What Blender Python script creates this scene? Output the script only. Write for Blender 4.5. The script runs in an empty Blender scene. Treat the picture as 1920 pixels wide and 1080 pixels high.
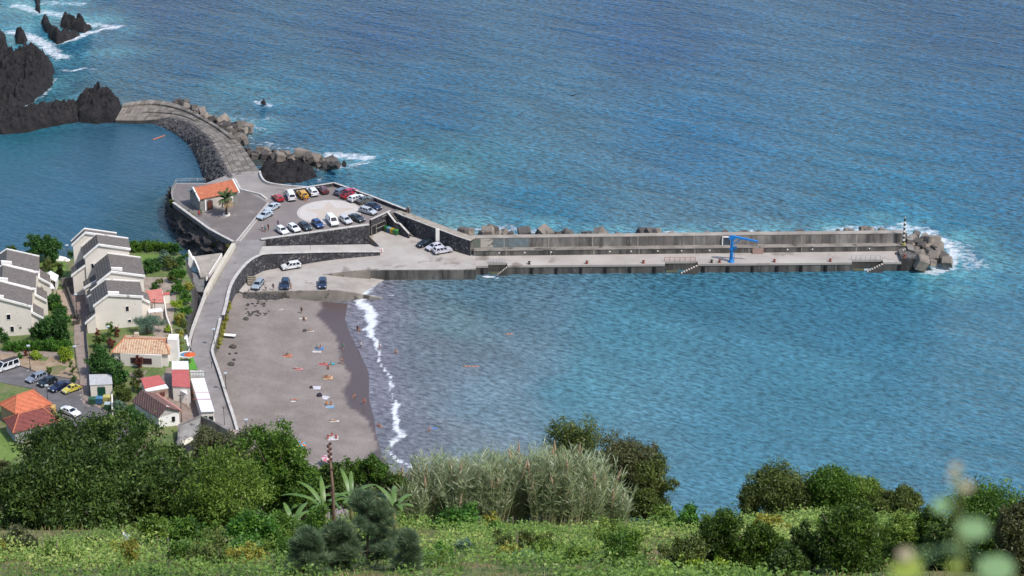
import bpy, bmesh, math, random
import numpy as np
from mathutils import Vector, Matrix

# ------------------------------------------------------------------ camera, sky, sun, exposure
SC = bpy.context.scene
COL = SC.collection
R = math.radians
H, PITCH, LENS = 220.0, 24.0, 85.0
F = LENS / 36.0 * 1920.0
cam_d = bpy.data.cameras.new('camera')
cam = bpy.data.objects.new('camera', cam_d); COL.objects.link(cam)
cam.location = (0, 0, H); cam.rotation_euler = (R(90 - PITCH), 0, 0)
cam_d.lens = LENS; cam_d.sensor_width = 36; cam_d.clip_start = 0.3; cam_d.clip_end = 20000
cam_d.dof.use_dof = True; cam_d.dof.focus_distance = 540; cam_d.dof.aperture_fstop = 4.0
SC.camera = cam
SC.render.resolution_x, SC.render.resolution_y = 1024, 576
SUN_EL, SUN_AZ = 54.0, 128.0      # azimuth clockwise from +Y
w = bpy.data.worlds.new('World'); SC.world = w; w.use_nodes = True
nt = w.node_tree
sky = nt.nodes.new('ShaderNodeTexSky'); sky.sky_type = 'NISHITA'; sky.sun_disc = False
sky.sun_elevation = R(SUN_EL); sky.sun_rotation = R(SUN_AZ); sky.dust_density = 1.0; sky.air_density = 1.0
bgn = nt.nodes['Background']; nt.links.new(sky.outputs[0], bgn.inputs[0]); bgn.inputs[1].default_value = 0.15
sd = bpy.data.lights.new('sun', 'SUN'); sd.energy = 2.75; sd.angle = R(3); sd.color = (1.0, 0.955, 0.90)
sun = bpy.data.objects.new('sun', sd); COL.objects.link(sun)
sv = Vector((math.cos(R(SUN_EL)) * math.sin(R(SUN_AZ)), math.cos(R(SUN_EL)) * math.cos(R(SUN_AZ)), math.sin(R(SUN_EL))))
sun.rotation_euler = sv.to_track_quat('Z', 'Y').to_euler()
VS = SC.view_settings
VS.view_transform = 'Standard'; VS.look = 'None'; VS.gamma = 1; VS.exposure = 0.66
K = 0.66        # albedo scale that goes with the exposure

rng = np.random.default_rng(7); random.seed(7)
# ------------------------------------------------------------------ pixel <-> world helpers (measuring where things stand)
cp, sp = math.cos(R(PITCH)), math.sin(R(PITCH))
def ray(px, py):
    a, b = (px - 960) / F, (540 - py) / F
    return (a, cp + b * sp, -sp + b * cp)
def P(px, py, z=0.0):
    d = ray(px, py); t = (z - H) / d[2]
    return (d[0] * t, d[1] * t)
def P3(px, py, z=0.0):
    x, y = P(px, py, z); return (x, y, z)
def atY(px, py, Y):
    d = ray(px, py); t = Y / d[1]
    return (d[0] * t, Y, H + d[2] * t)
def pxm(y, z):           # photo pixels per metre at a point
    return F / (y * cp + (H - z) * sp)
def Gs(px, py, hf):
    z = 3.0
    for _ in range(8):
        x, y = P(px, py, z); z = hf(x, y)
    return (x, y, z)
# ------------------------------------------------------------------ noise in numpy
def _h(ix, iy, s):
    n = (ix * 374761393 + iy * 668265263 + s * 974634777) & 0xffffffff
    n = ((n ^ (n >> 13)) * 1274126177) & 0xffffffff
    return ((n ^ (n >> 16)) & 0xffff) / 65535.0
def vn(x, y, s=0):
    x = np.asarray(x, float); y = np.asarray(y, float)
    ix = np.floor(x).astype(np.int64); iy = np.floor(y).astype(np.int64)
    fx = x - ix; fy = y - iy; fx = fx * fx * (3 - 2 * fx); fy = fy * fy * (3 - 2 * fy)
    a = _h(ix, iy, s); b = _h(ix + 1, iy, s); c = _h(ix, iy + 1, s); d = _h(ix + 1, iy + 1, s)
    return (a * (1 - fx) + b * fx) * (1 - fy) + (c * (1 - fx) + d * fx) * fy
def fbm(x, y, s=0, o=4):
    t = 0; a = .5
    for i in range(o):
        t = t + a * vn(x, y, s + i * 17); x = x * 2.03; y = y * 2.03; a *= .5
    return t
def seg_dist(X, Y, pts):
    D = np.full(X.shape, 1e9)
    for (x0, y0), (x1, y1) in zip(pts[:-1], pts[1:]):
        dx, dy = x1 - x0, y1 - y0; L = dx * dx + dy * dy + 1e-9
        t = np.clip(((X - x0) * dx + (Y - y0) * dy) / L, 0, 1)
        D = np.minimum(D, np.hypot(X - x0 - t * dx, Y - y0 - t * dy))
    return D
def inside(X, Y, poly):
    c = np.zeros(X.shape, bool); n = len(poly)
    for i in range(n):
        x0, y0 = poly[i]; x1, y1 = poly[(i + 1) % n]
        k = ((y0 > Y) != (y1 > Y)) & (X < (x1 - x0) * (Y - y0) / ((y1 - y0) if y1 != y0 else 1e-9) + x0)
        c ^= k
    return c
def sdist(X, Y, poly):
    d = seg_dist(X, Y, list(poly) + [poly[0]])
    return np.where(inside(X, Y, poly), d, -d)
# ------------------------------------------------------------------ scene tree helpers
def tag(o, label, cat, group=None):
    o['label'] = label; o['category'] = cat
    if group: o['group'] = group
    return o
def kind(o, k): o['kind'] = k; return o
def thing(name, label, cat, loc=(0, 0, 0), rz=0.0, group=None):
    o = bpy.data.objects.new(name, None); COL.objects.link(o); o.empty_display_size = .3
    o.location = loc; o.rotation_euler = (0, 0, rz)
    return tag(o, label, cat, group)
def link(name, me, m, parent=None):
    if m is not None and not me.materials: me.materials.append(m)
    o = bpy.data.objects.new(name, me); COL.objects.link(o)
    if parent: o.parent = parent
    return o
def copy_tree(o, parent=None):
    c = o.copy(); COL.objects.link(c)
    if parent: c.parent = parent
    for ch in list(o.children): copy_tree(ch, c)
    return c
def rot2(x, y, a): return (x * math.cos(a) - y * math.sin(a), x * math.sin(a) + y * math.cos(a))
class MB:
    def __init__(s): s.v = []; s.f = []
    def add(s, v, f):
        n = len(s.v); s.v += [tuple(q) for q in v]; s.f += [tuple(i + n for i in g) for g in f]; return s
    def box(s, c, size, rz=0, top=1.0, tilt=None):
        x, y, z = (q / 2 for q in size); v = []
        for k, t in ((-1, 1.0), (1, top)):
            for a, b in ((-1, -1), (1, -1), (1, 1), (-1, 1)): v.append(Vector((a * x * t, b * y * t, k * z)))
        if tilt: v = [tilt @ q for q in v]
        o = []
        for q in v:
            xx, yy = rot2(q.x, q.y, rz); o.append((xx + c[0], yy + c[1], q.z + c[2]))
        return s.add(o, [(3, 2, 1, 0), (4, 5, 6, 7), (0, 1, 5, 4), (1, 2, 6, 5), (2, 3, 7, 6), (3, 0, 4, 7)])
    def prism(s, poly, z0, z1):
        n = len(poly); a = sum(poly[i][0] * poly[(i + 1) % n][1] - poly[(i + 1) % n][0] * poly[i][1] for i in range(n))
        zt = list(z1) if hasattr(z1, '__len__') else [z1] * n
        zb = list(z0) if hasattr(z0, '__len__') else [z0] * n
        if a < 0: poly = poly[::-1]; zt = zt[::-1]; zb = zb[::-1]
        v = [(p[0], p[1], zb[i]) for i, p in enumerate(poly)] + [(p[0], p[1], zt[i]) for i, p in enumerate(poly)]
        return s.add(v, [tuple(range(n))[::-1], tuple(range(n, 2 * n))] + [(i, (i + 1) % n, (i + 1) % n + n, i + n) for i in range(n)])
    def wall(s, pts, th, zb, zt, side=0):      # pts world xy; th thickness; side -1/0/1 which way it thickens
        n = len(pts); zb = list(zb) if hasattr(zb, '__len__') else [zb] * n; zt = list(zt) if hasattr(zt, '__len__') else [zt] * n
        nr = []
        for i in range(n):
            a = pts[max(i - 1, 0)]; b = pts[min(i + 1, n - 1)]; dx, dy = b[0] - a[0], b[1] - a[1]; L = math.hypot(dx, dy) + 1e-9
            nr.append((-dy / L, dx / L))
        o1 = {0: -.5, 1: 0, -1: -1}[side] * th; o2 = o1 + th; v = []
        for i in range(n):
            x, y = pts[i][:2]; nx, ny = nr[i]
            v += [(x + nx * o1, y + ny * o1, zb[i]), (x + nx * o2, y + ny * o2, zb[i]), (x + nx * o2, y + ny * o2, zt[i]), (x + nx * o1, y + ny * o1, zt[i])]
        f = [(0, 1, 2, 3), tuple(4 * (n - 1) + k for k in (3, 2, 1, 0))]
        for i in range(n - 1):
            a, b = 4 * i, 4 * i + 4
            for k in range(4): f.append((a + k, b + k, b + (k + 1) % 4, a + (k + 1) % 4))
        return s.add(v, f)
    def slab(s, q, th=.15):                     # a quad or polygon in 3d thickened downward
        n = len(q); v = [tuple(p) for p in q] + [(p[0], p[1], p[2] - th) for p in q]
        return s.add(v, [tuple(range(n)), tuple(range(n, 2 * n))[::-1]] + [(i, i + n, (i + 1) % n + n, (i + 1) % n) for i in range(n)])
    def tube(s, pts, r, n=6):
        pts = [Vector(p) for p in pts]; r = list(r) if hasattr(r, '__len__') else [r] * len(pts); v = []
        for i, p in enumerate(pts):
            d = (pts[min(i + 1, len(pts) - 1)] - pts[max(i - 1, 0)]).normalized()
            a = d.orthogonal().normalized(); b = d.cross(a)
            for k in range(n):
                t = 2 * math.pi * k / n; v.append(p + (a * math.cos(t) + b * math.sin(t)) * r[i])
        f = [tuple(range(n))[::-1], tuple(range((len(pts) - 1) * n, len(pts) * n))]
        for i in range(len(pts) - 1):
            for k in range(n): f.append((i * n + k, i * n + (k + 1) % n, (i + 1) * n + (k + 1) % n, (i + 1) * n + k))
        return s.add(v, f)
    def lathe(s, prof, c=(0, 0, 0), n=12):
        v = []
        for r, z in prof:
            for k in range(n):
                t = 2 * math.pi * k / n; v.append((c[0] + r * math.cos(t), c[1] + r * math.sin(t), c[2] + z))
        f = [tuple(range(n))[::-1], tuple(range((len(prof) - 1) * n, len(prof) * n))]
        for i in range(len(prof) - 1):
            for k in range(n): f.append((i * n + k, i * n + (k + 1) % n, (i + 1) * n + (k + 1) % n, (i + 1) * n + k))
        return s.add(v, f)
    def mesh(s, name, smooth=False):
        me = bpy.data.meshes.new(name); me.from_pydata(s.v, [], s.f)
        bm = bmesh.new(); bm.from_mesh(me); bmesh.ops.recalc_face_normals(bm, faces=bm.faces); bm.to_mesh(me); bm.free()
        if smooth:
            for p in me.polygons: p.use_smooth = True
        return me
    def build(s, name, m, parent=None, world=False, smooth=False):
        if world and parent is not None:
            l = parent.location; s.v = [(x - l[0], y - l[1], z - l[2]) for x, y, z in s.v]
            if parent.rotation_euler[2]: raise ValueError('world build on rotated thing')
        return link(name, s.mesh(name, smooth), m, parent)
def np_mesh(name, verts, faces, attrs=None, smooth=False):
    me = bpy.data.meshes.new(name); nf, k = faces.shape
    me.vertices.add(len(verts)); me.vertices.foreach_set('co', verts.astype(np.float32).ravel())
    me.loops.add(nf * k); me.loops.foreach_set('vertex_index', faces.astype(np.int32).ravel())
    me.polygons.add(nf); me.polygons.foreach_set('loop_start', np.arange(nf, dtype=np.int32) * k)
    me.polygons.foreach_set('loop_total', np.full(nf, k, np.int32))
    if smooth: me.polygons.foreach_set('use_smooth', np.ones(nf, bool))
    me.update(calc_edges=True)
    for nm, (ty, a) in (attrs or {}).items():
        at = me.attributes.new(nm, ty, 'POINT')
        at.data.foreach_set('color' if ty == 'FLOAT_COLOR' else 'value', a.astype(np.float32).ravel())
    return me
def grid_mesh(name, xs, ys, zf, attrs=None, keep=None, smooth=True):
    X, Y = np.meshgrid(xs, ys); Z = zf(X, Y); nx, ny = len(xs), len(ys)
    v = np.stack([X, Y, Z], -1).reshape(-1, 3)
    i = np.arange(nx * ny).reshape(ny, nx)
    f = np.stack([i[:-1, :-1], i[:-1, 1:], i[1:, 1:], i[1:, :-1]], -1).reshape(-1, 4)
    if keep is not None:
        kp = keep(X, Y); kf = (kp[:-1, :-1] | kp[:-1, 1:] | kp[1:, 1:] | kp[1:, :-1]).ravel(); f = f[kf]
    at = {n_: (ty, fn(X, Y)) for n_, (ty, fn) in (attrs or {}).items()}
    if keep is not None:
        used = np.unique(f); re = np.zeros(len(v), np.int64); re[used] = np.arange(len(used)); f = re[f]; v = v[used]
        at = {n_: (ty, a.reshape(-1, a.shape[-1])[used] if ty == 'FLOAT_COLOR' else a.ravel()[used]) for n_, (ty, a) in at.items()}
    return np_mesh(name, v, f, at, smooth)
# ------------------------------------------------------------------ materials
def lin(c, k=None):
    k = K if k is None else k
    return tuple(((q / 255 / 12.92) if q / 255 <= .04045 else ((q / 255 + .055) / 1.055) ** 2.4) * k for q in c) + (1,)
def newmat(name):
    m = bpy.data.materials.new(name); m.use_nodes = True
    return m, m.node_tree.nodes, m.node_tree.links, m.node_tree.nodes['Principled BSDF']
MC = {}
def M(c, c2=None, scale=1.0, rough=.85, bump=0.0, bscale=None, stretch=(1, 1, 1), metal=0, name='surface', spots=None, coat=0):
    key = (c, c2, scale, rough, bump, bscale, stretch, metal, spots, coat)
    if key in MC: return MC[key]
    m, N, L, b = newmat(name)
    b.inputs['Roughness'].default_value = rough; b.inputs['Metallic'].default_value = metal
    b.inputs['Coat Weight'].default_value = coat
    if c2 is None: c2 = tuple(max(0, q * .86) for q in c)
    tc = N.new('ShaderNodeTexCoord'); mp = N.new('ShaderNodeMapping'); mp.inputs['Scale'].default_value = stretch
    L.new(tc.outputs['Object'], mp.inputs[0])
    n = N.new('ShaderNodeTexNoise'); n.inputs['Scale'].default_value = scale; n.inputs['Detail'].default_value = 7; n.inputs['Roughness'].default_value = .62
    L.new(mp.outputs[0], n.inputs['Vector'])
    r = N.new('ShaderNodeValToRGB'); r.color_ramp.elements[0].position = .34; r.color_ramp.elements[1].position = .66
    r.color_ramp.elements[0].color = lin(c2); r.color_ramp.elements[1].color = lin(c); L.new(n.outputs[0], r.inputs[0])
    out = r.outputs[0]
    if spots:                          # stains with a shape of their own
        n2 = N.new('ShaderNodeTexNoise'); n2.inputs['Scale'].default_value = spots[1]; n2.inputs['Detail'].default_value = 5; L.new(mp.outputs[0], n2.inputs['Vector'])
        r2 = N.new('ShaderNodeValToRGB'); r2.color_ramp.elements[0].position = spots[2]; r2.color_ramp.elements[1].position = spots[2] + .08; L.new(n2.outputs[0], r2.inputs[0])
        mx = N.new('ShaderNodeMixRGB'); mx.inputs[2].default_value = lin(spots[0]); L.new(r2.outputs[0], mx.inputs[0]); L.new(out, mx.inputs[1]); out = mx.outputs[0]
    L.new(out, b.inputs['Base Color'])
    if bump:
        n3 = N.new('ShaderNodeTexNoise'); n3.inputs['Scale'].default_value = bscale or scale * 3; n3.inputs['Detail'].default_value = 6; L.new(mp.outputs[0], n3.inputs['Vector'])
        bp = N.new('ShaderNodeBump'); bp.inputs['Strength'].default_value = 1; bp.inputs['Distance'].default_value = bump
        L.new(n3.outputs[0], bp.inputs['Height']); L.new(bp.outputs[0], b.inputs['Normal'])
    MC[key] = m; return m
def stonewall(c1=(62, 60, 66), c2=(96, 94, 98), light=(126, 124, 124), scale=1.9):
    key = ('sw', c1, c2, light, scale)
    if key in MC: return MC[key]
    m, N, L, b = newmat('basalt_masonry'); b.inputs['Roughness'].default_value = .9
    tc = N.new('ShaderNodeTexCoord')
    v = N.new('ShaderNodeTexVoronoi'); v.inputs['Scale'].default_value = scale; L.new(tc.outputs['Object'], v.inputs['Vector'])
    r = N.new('ShaderNodeValToRGB'); e = r.color_ramp.elements; e[0].position = 0; e[0].color = lin(c1); e[1].position = .8; e[1].color = lin(c2)
    e2 = e.new(.93); e2.color = lin(light)
    sx = N.new('ShaderNodeSeparateXYZ'); L.new(v.outputs['Color'], sx.inputs[0]); L.new(sx.outputs[0], r.inputs[0])
    v2 = N.new('ShaderNodeTexVoronoi'); v2.feature = 'DISTANCE_TO_EDGE'; v2.inputs['Scale'].default_value = scale; L.new(tc.outputs['Object'], v2.inputs['Vector'])
    mr = N.new('ShaderNodeMapRange'); mr.inputs[1].default_value = 0; mr.inputs[2].default_value = .09; L.new(v2.outputs[0], mr.inputs[0])
    mx = N.new('ShaderNodeMixRGB'); mx.inputs[1].default_value = lin((48, 46, 50)); L.new(mr.outputs[0], mx.inputs[0]); L.new(r.outputs[0], mx.inputs[2])
    n = N.new('ShaderNodeTexNoise'); n.inputs['Scale'].default_value = .35; n.inputs['Detail'].default_value = 6; L.new(tc.outputs['Object'], n.inputs['Vector'])
    mr2 = N.new('ShaderNodeMapRange'); mr2.inputs[1].default_value = .35; mr2.inputs[2].default_value = .65; mr2.inputs[3].default_value = .75; mr2.inputs[4].default_value = 1.3; L.new(n.outputs[0], mr2.inputs[0])
    mm = N.new('ShaderNodeVectorMath'); mm.operation = 'SCALE'; L.new(mx.outputs[0], mm.inputs[0]); L.new(mr2.outputs[0], mm.inputs['Scale'])
    L.new(mm.outputs[0], b.inputs['Base Color'])
    bp = N.new('ShaderNodeBump'); bp.inputs['Distance'].default_value = .12; L.new(mr.outputs[0], bp.inputs['Height']); L.new(bp.outputs[0], b.inputs['Normal'])
    MC[key] = m; return m
def tilemat(c, c2, axis='y', period=.45, light=None, lichen=.62):
    key = ('tile', c, c2, axis, period, light, lichen)
    if key in MC: return MC[key]
    m, N, L, b = newmat('roof_tiles'); b.inputs['Roughness'].default_value = .85
    tc = N.new('ShaderNodeTexCoord')
    n = N.new('ShaderNodeTexNoise'); n.inputs['Scale'].default_value = 1.6; n.inputs['Detail'].default_value = 8; n.inputs['Roughness'].default_value = .7; L.new(tc.outputs['Object'], n.inputs['Vector'])
    r = N.new('ShaderNodeValToRGB'); e = r.color_ramp.elements; e[0].position = .36; e[0].color = lin(c2); e[1].position = .6; e[1].color = lin(c); L.new(n.outputs[0], r.inputs[0])
    if light: q = e.new(lichen); q.color = lin(light)
    wv = N.new('ShaderNodeTexWave'); wv.bands_direction = axis.upper(); wv.wave_profile = 'SIN'; wv.inputs['Scale'].default_value = 2 * math.pi / (20 * period) * 1.0; L.new(tc.outputs['Object'], wv.inputs['Vector'])
    mr = N.new('ShaderNodeMapRange'); mr.inputs[3].default_value = .84; mr.inputs[4].default_value = 1.05; L.new(wv.outputs[1], mr.inputs[0])
    mm = N.new('ShaderNodeVectorMath'); mm.operation = 'SCALE'; L.new(r.outputs[0], mm.inputs[0]); L.new(mr.outputs[0], mm.inputs['Scale']); L.new(mm.outputs[0], b.inputs['Base Color'])
    bp = N.new('ShaderNodeBump'); bp.inputs['Distance'].default_value = .08; L.new(wv.outputs[1], bp.inputs['Height']); L.new(bp.outputs[0], b.inputs['Normal'])
    MC[key] = m; return m
def leafmat(c1, c2, c3=None, trans=.36):
    key = ('leaf', c1, c2, c3)
    if key in MC: return MC[key]
    m, N, L, b = newmat('leaves')
    at = N.new('ShaderNodeAttribute'); at.attribute_name = 'tone'
    r = N.new('ShaderNodeValToRGB'); e = r.color_ramp.elements; e[0].position = .1; e[0].color = lin(c1); e[1].position = .75; e[1].color = lin(c2)
    if c3: q = e.new(.95); q.color = lin(c3)
    L.new(at.outputs['Fac'], r.inputs[0]); L.new(r.outputs[0], b.inputs['Base Color']); b.inputs['Roughness'].default_value = .5
    b.inputs['Specular IOR Level'].default_value = .35
    t = N.new('ShaderNodeBsdfTranslucent'); L.new(r.outputs[0], t.inputs[0])
    mx = N.new('ShaderNodeMixShader'); mx.inputs[0].default_value = trans
    L.new(b.outputs[0], mx.inputs[1]); L.new(t.outputs[0], mx.inputs[2]); L.new(mx.outputs[0], N['Material Output'].inputs['Surface'])
    MC[key] = m; return m
WHITE = M((276, 272, 266), (256, 250, 242), .6, name='white_paint', spots=((186, 178, 165), .8, .62))
CREAM = M((262, 253, 240), (250, 240, 226), .35, name='cream_render', spots=((190, 180, 164), .7, .66))
CONC = M((168, 160, 150), (128, 121, 113), .35, bump=.04, name='concrete', spots=((96, 90, 84), .5, .6))
COPE = M((226, 220, 212), (190, 183, 175), .9, name='coping')
GLASS = M((40, 48, 58), (28, 34, 44), .4, rough=.12, name='window_glass')
DARK = M((38, 38, 42), (26, 26, 30), 1.0, name='dark_metal')
BASALT = stonewall()
# ------------------------------------------------------------------ water
TINT = [(0, 60, (27, 107, 132)), (300, 20, (4, 67, 108)), (700, 60, (4, 71, 114)), (1200, 60, (5, 75, 120)), (1800, 40, (9, 75, 115)),
        (1900, 250, (17, 94, 132)), (400, 110, (4, 77, 114)), (800, 200, (7, 88, 125)), (1300, 250, (11, 96, 135)), (1700, 420, (9, 107, 140)),
        (760, 320, (11, 104, 130)), (1000, 400, (13, 104, 135)), (200, 260, (52, 90, 108)), (100, 400, (48, 94, 116)), (280, 420, (32, 78, 90)), (330, 300, (56, 94, 116)),
        (900, 560, (86, 119, 132)), (1300, 560, (63, 115, 134)), (1600, 600, (63, 118, 139)), (1100, 750, (87, 137, 151)), (1400, 850, (75, 127, 145)),
        (900, 760, (115, 139, 150)), (790, 650, (115, 124, 133)), (760, 830, (112, 120, 126)), (690, 560, (126, 126, 135)), (668, 600, (134, 131, 141)), (690, 680, (134, 131, 141)), (712, 760, (130, 128, 139)), (720, 830, (126, 126, 135)), (760, 905, (126, 124, 133)),
        (1900, 800, (65, 118, 139)), (1200, 650, (80, 133, 149)), (1500, 720, (74, 129, 147)), (850, 600, (104, 129, 134)), (860, 860, (117, 133, 138)), (470, 165, (31, 96, 124)), (820, 318, (41, 112, 130)), (590, 210, (23, 94, 128)), (60, 250, (43, 98, 112))]
tp = [P(a, b) for a, b, c in TINT]
def water_tint(X, Y):
    n = X.shape; acc = np.zeros(n + (3,)); W = np.zeros(n)
    wx = X + 14 * (fbm(X * .05, Y * .05, 3) - .5); wy = (Y + 24 * (fbm(X * .05, Y * .03, 9) - .5))
    for (x, y), (_, _, c) in zip(tp, TINT):
        d = 1.0 / (((wx - x) ** 2 + ((wy - y) * .55) ** 2) ** 1.5 + 60); W += d
        acc += d[..., None] * np.array(lin(c)[:3])
    acc /= W[..., None]
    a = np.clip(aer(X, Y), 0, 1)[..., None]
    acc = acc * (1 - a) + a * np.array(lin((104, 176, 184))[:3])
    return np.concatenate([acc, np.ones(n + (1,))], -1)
# (polyline px, half width in m, strength)
FOAM = [([(30, 10), (70, 22), (110, 28), (160, 45), (215, 50)], 5, .85), ([(80, 5), (150, 8)], 5, .7), ([(110, 82), (140, 72), (170, 60), (220, 50)], 3, 1.0), ([(20, 60), (60, 70), (95, 95), (115, 108)], 5, .95),
        ([(120, 133), (160, 129)], 1.8, .95), ([(165, 130), (205, 127)], 1.4, .6), ([(100, 150), (95, 165), (80, 180), (30, 208)], 1.6, .72), ([(0, 222), (40, 214)], 3, .75),
        ([(484, 190), (505, 199)], 2.2, 1.0), ([(470, 235), (490, 245)], 3, .7), ([(470, 205), (520, 200)], 3, .45), ([(430, 222), (520, 222)], 4, .5),
        ([(620, 292), (692, 296)], 4.5, .95), ([(600, 318), (640, 312), (690, 306)], 3, .75), ([(700, 300), (760, 300), (830, 312)], 4, .45), ([(510, 338), (590, 345), (600, 335)], 1.6, .6),
        ([(500, 268), (520, 272)], 2, .8), ([(470, 270), (560, 282)], 2.5, .55), ([(440, 245), (475, 262)], 2.2, .65), ([(350, 205), (400, 222)], 1.5, .6),
        ([(840, 428), (900, 440), (1100, 442), (1300, 440), (1500, 440), (1680, 436)], 2.4, .62), ([(905, 430), (960, 428), (1010, 436)], 3.5, .72), ([(1390, 438), (1450, 436)], 2.5, .8),
        ([(1220, 438), (1290, 436)], 3, .72), ([(1580, 432), (1640, 428), (1700, 432)], 3.2, .72), ([(1700, 440), (1740, 440), (1775, 455), (1790, 475), (1780, 500), (1740, 510)], 3.8, .95), ([(1795, 460), (1830, 500)], 7, .7), ([(1700, 424), (1745, 436)], 5, .8), ([(1560, 430), (1700, 428)], 4, .8),
        ([(905, 519), (930, 519)], 1.2, 1.0), ([(1250, 514), (1290, 511)], 1.0, .8), ([(1615, 503), (1635, 505)], 1.0, 1.0),
        ([(696, 523), (683, 545), (678, 560)], 2.6, 1.25), ([(690, 520), (716, 524)], 1.4, 1.0), ([(678, 565), (692, 585), (698, 605), (690, 618)], 2.4, 1.3), ([(690, 618), (700, 632), (708, 650)], 1.5, 1.2), ([(708, 650), (712, 678)], .9, 1.05),
        ([(712, 678), (728, 705), (736, 730)], .7, 1.05), ([(736, 730), (739, 760)], .6, .95), ([(738, 760), (740, 785), (745, 805)], 1.3, 1.2), ([(745, 805), (748, 815), (742, 828)], 2.0, 1.1), ([(742, 828), (732, 838), (727, 850)], .7, 1.05),
        ([(727, 850), (740, 862), (765, 874), (790, 882)], .9, 1.15), ([(775, 878), (800, 888), (830, 894)], 2.4, 1.15), ([(700, 556), (732, 554)], .8, .9), ([(714, 522), (696, 530), (690, 548)], 2.2, 1.0), ([(655, 600), (672, 603)], .3, .7), ([(700, 735), (722, 742)], .35, .65)]
FW = [([P(*q) for q in a], b, c) for a, b, c in FOAM]
def foam(X, Y):
    f = np.zeros(X.shape)
    wx = X + 2.2 * (fbm(X * .35, Y * .35, 31) - .5); wy = Y + 3.4 * (fbm(X * .3, Y * .25, 41) - .5)
    for pts, hw, st in FW: f = np.maximum(f, st * np.clip(1.25 - seg_dist(wx, wy * 1.0, pts) / (hw * .72), 0, 1))
    return f
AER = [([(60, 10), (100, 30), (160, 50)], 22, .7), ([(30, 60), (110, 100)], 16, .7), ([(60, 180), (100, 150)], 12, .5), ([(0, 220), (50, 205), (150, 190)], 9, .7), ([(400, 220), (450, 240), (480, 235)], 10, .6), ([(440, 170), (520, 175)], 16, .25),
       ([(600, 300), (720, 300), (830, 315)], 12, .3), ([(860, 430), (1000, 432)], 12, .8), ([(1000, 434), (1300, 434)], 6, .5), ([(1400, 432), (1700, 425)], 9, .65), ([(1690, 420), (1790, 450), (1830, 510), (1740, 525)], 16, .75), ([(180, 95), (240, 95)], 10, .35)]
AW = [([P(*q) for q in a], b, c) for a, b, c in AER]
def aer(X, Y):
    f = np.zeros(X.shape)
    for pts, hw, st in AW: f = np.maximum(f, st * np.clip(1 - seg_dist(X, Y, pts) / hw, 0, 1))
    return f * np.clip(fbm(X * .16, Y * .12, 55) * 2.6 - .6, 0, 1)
CALM = [P(*q) for q in [(215, 228), (330, 245), (385, 335), (310, 380), (330, 470), (200, 470), (-300, 500), (-300, 230), (0, 245)]]
def calm(X, Y):
    c = np.clip(sdist(X, Y, CALM) / 6 + .5, 0, 1)
    hb = np.clip((P(960, 500)[1] - Y) / 25, 0, 1)          # lee of the pier
    return np.maximum(c, hb * .5)
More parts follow.
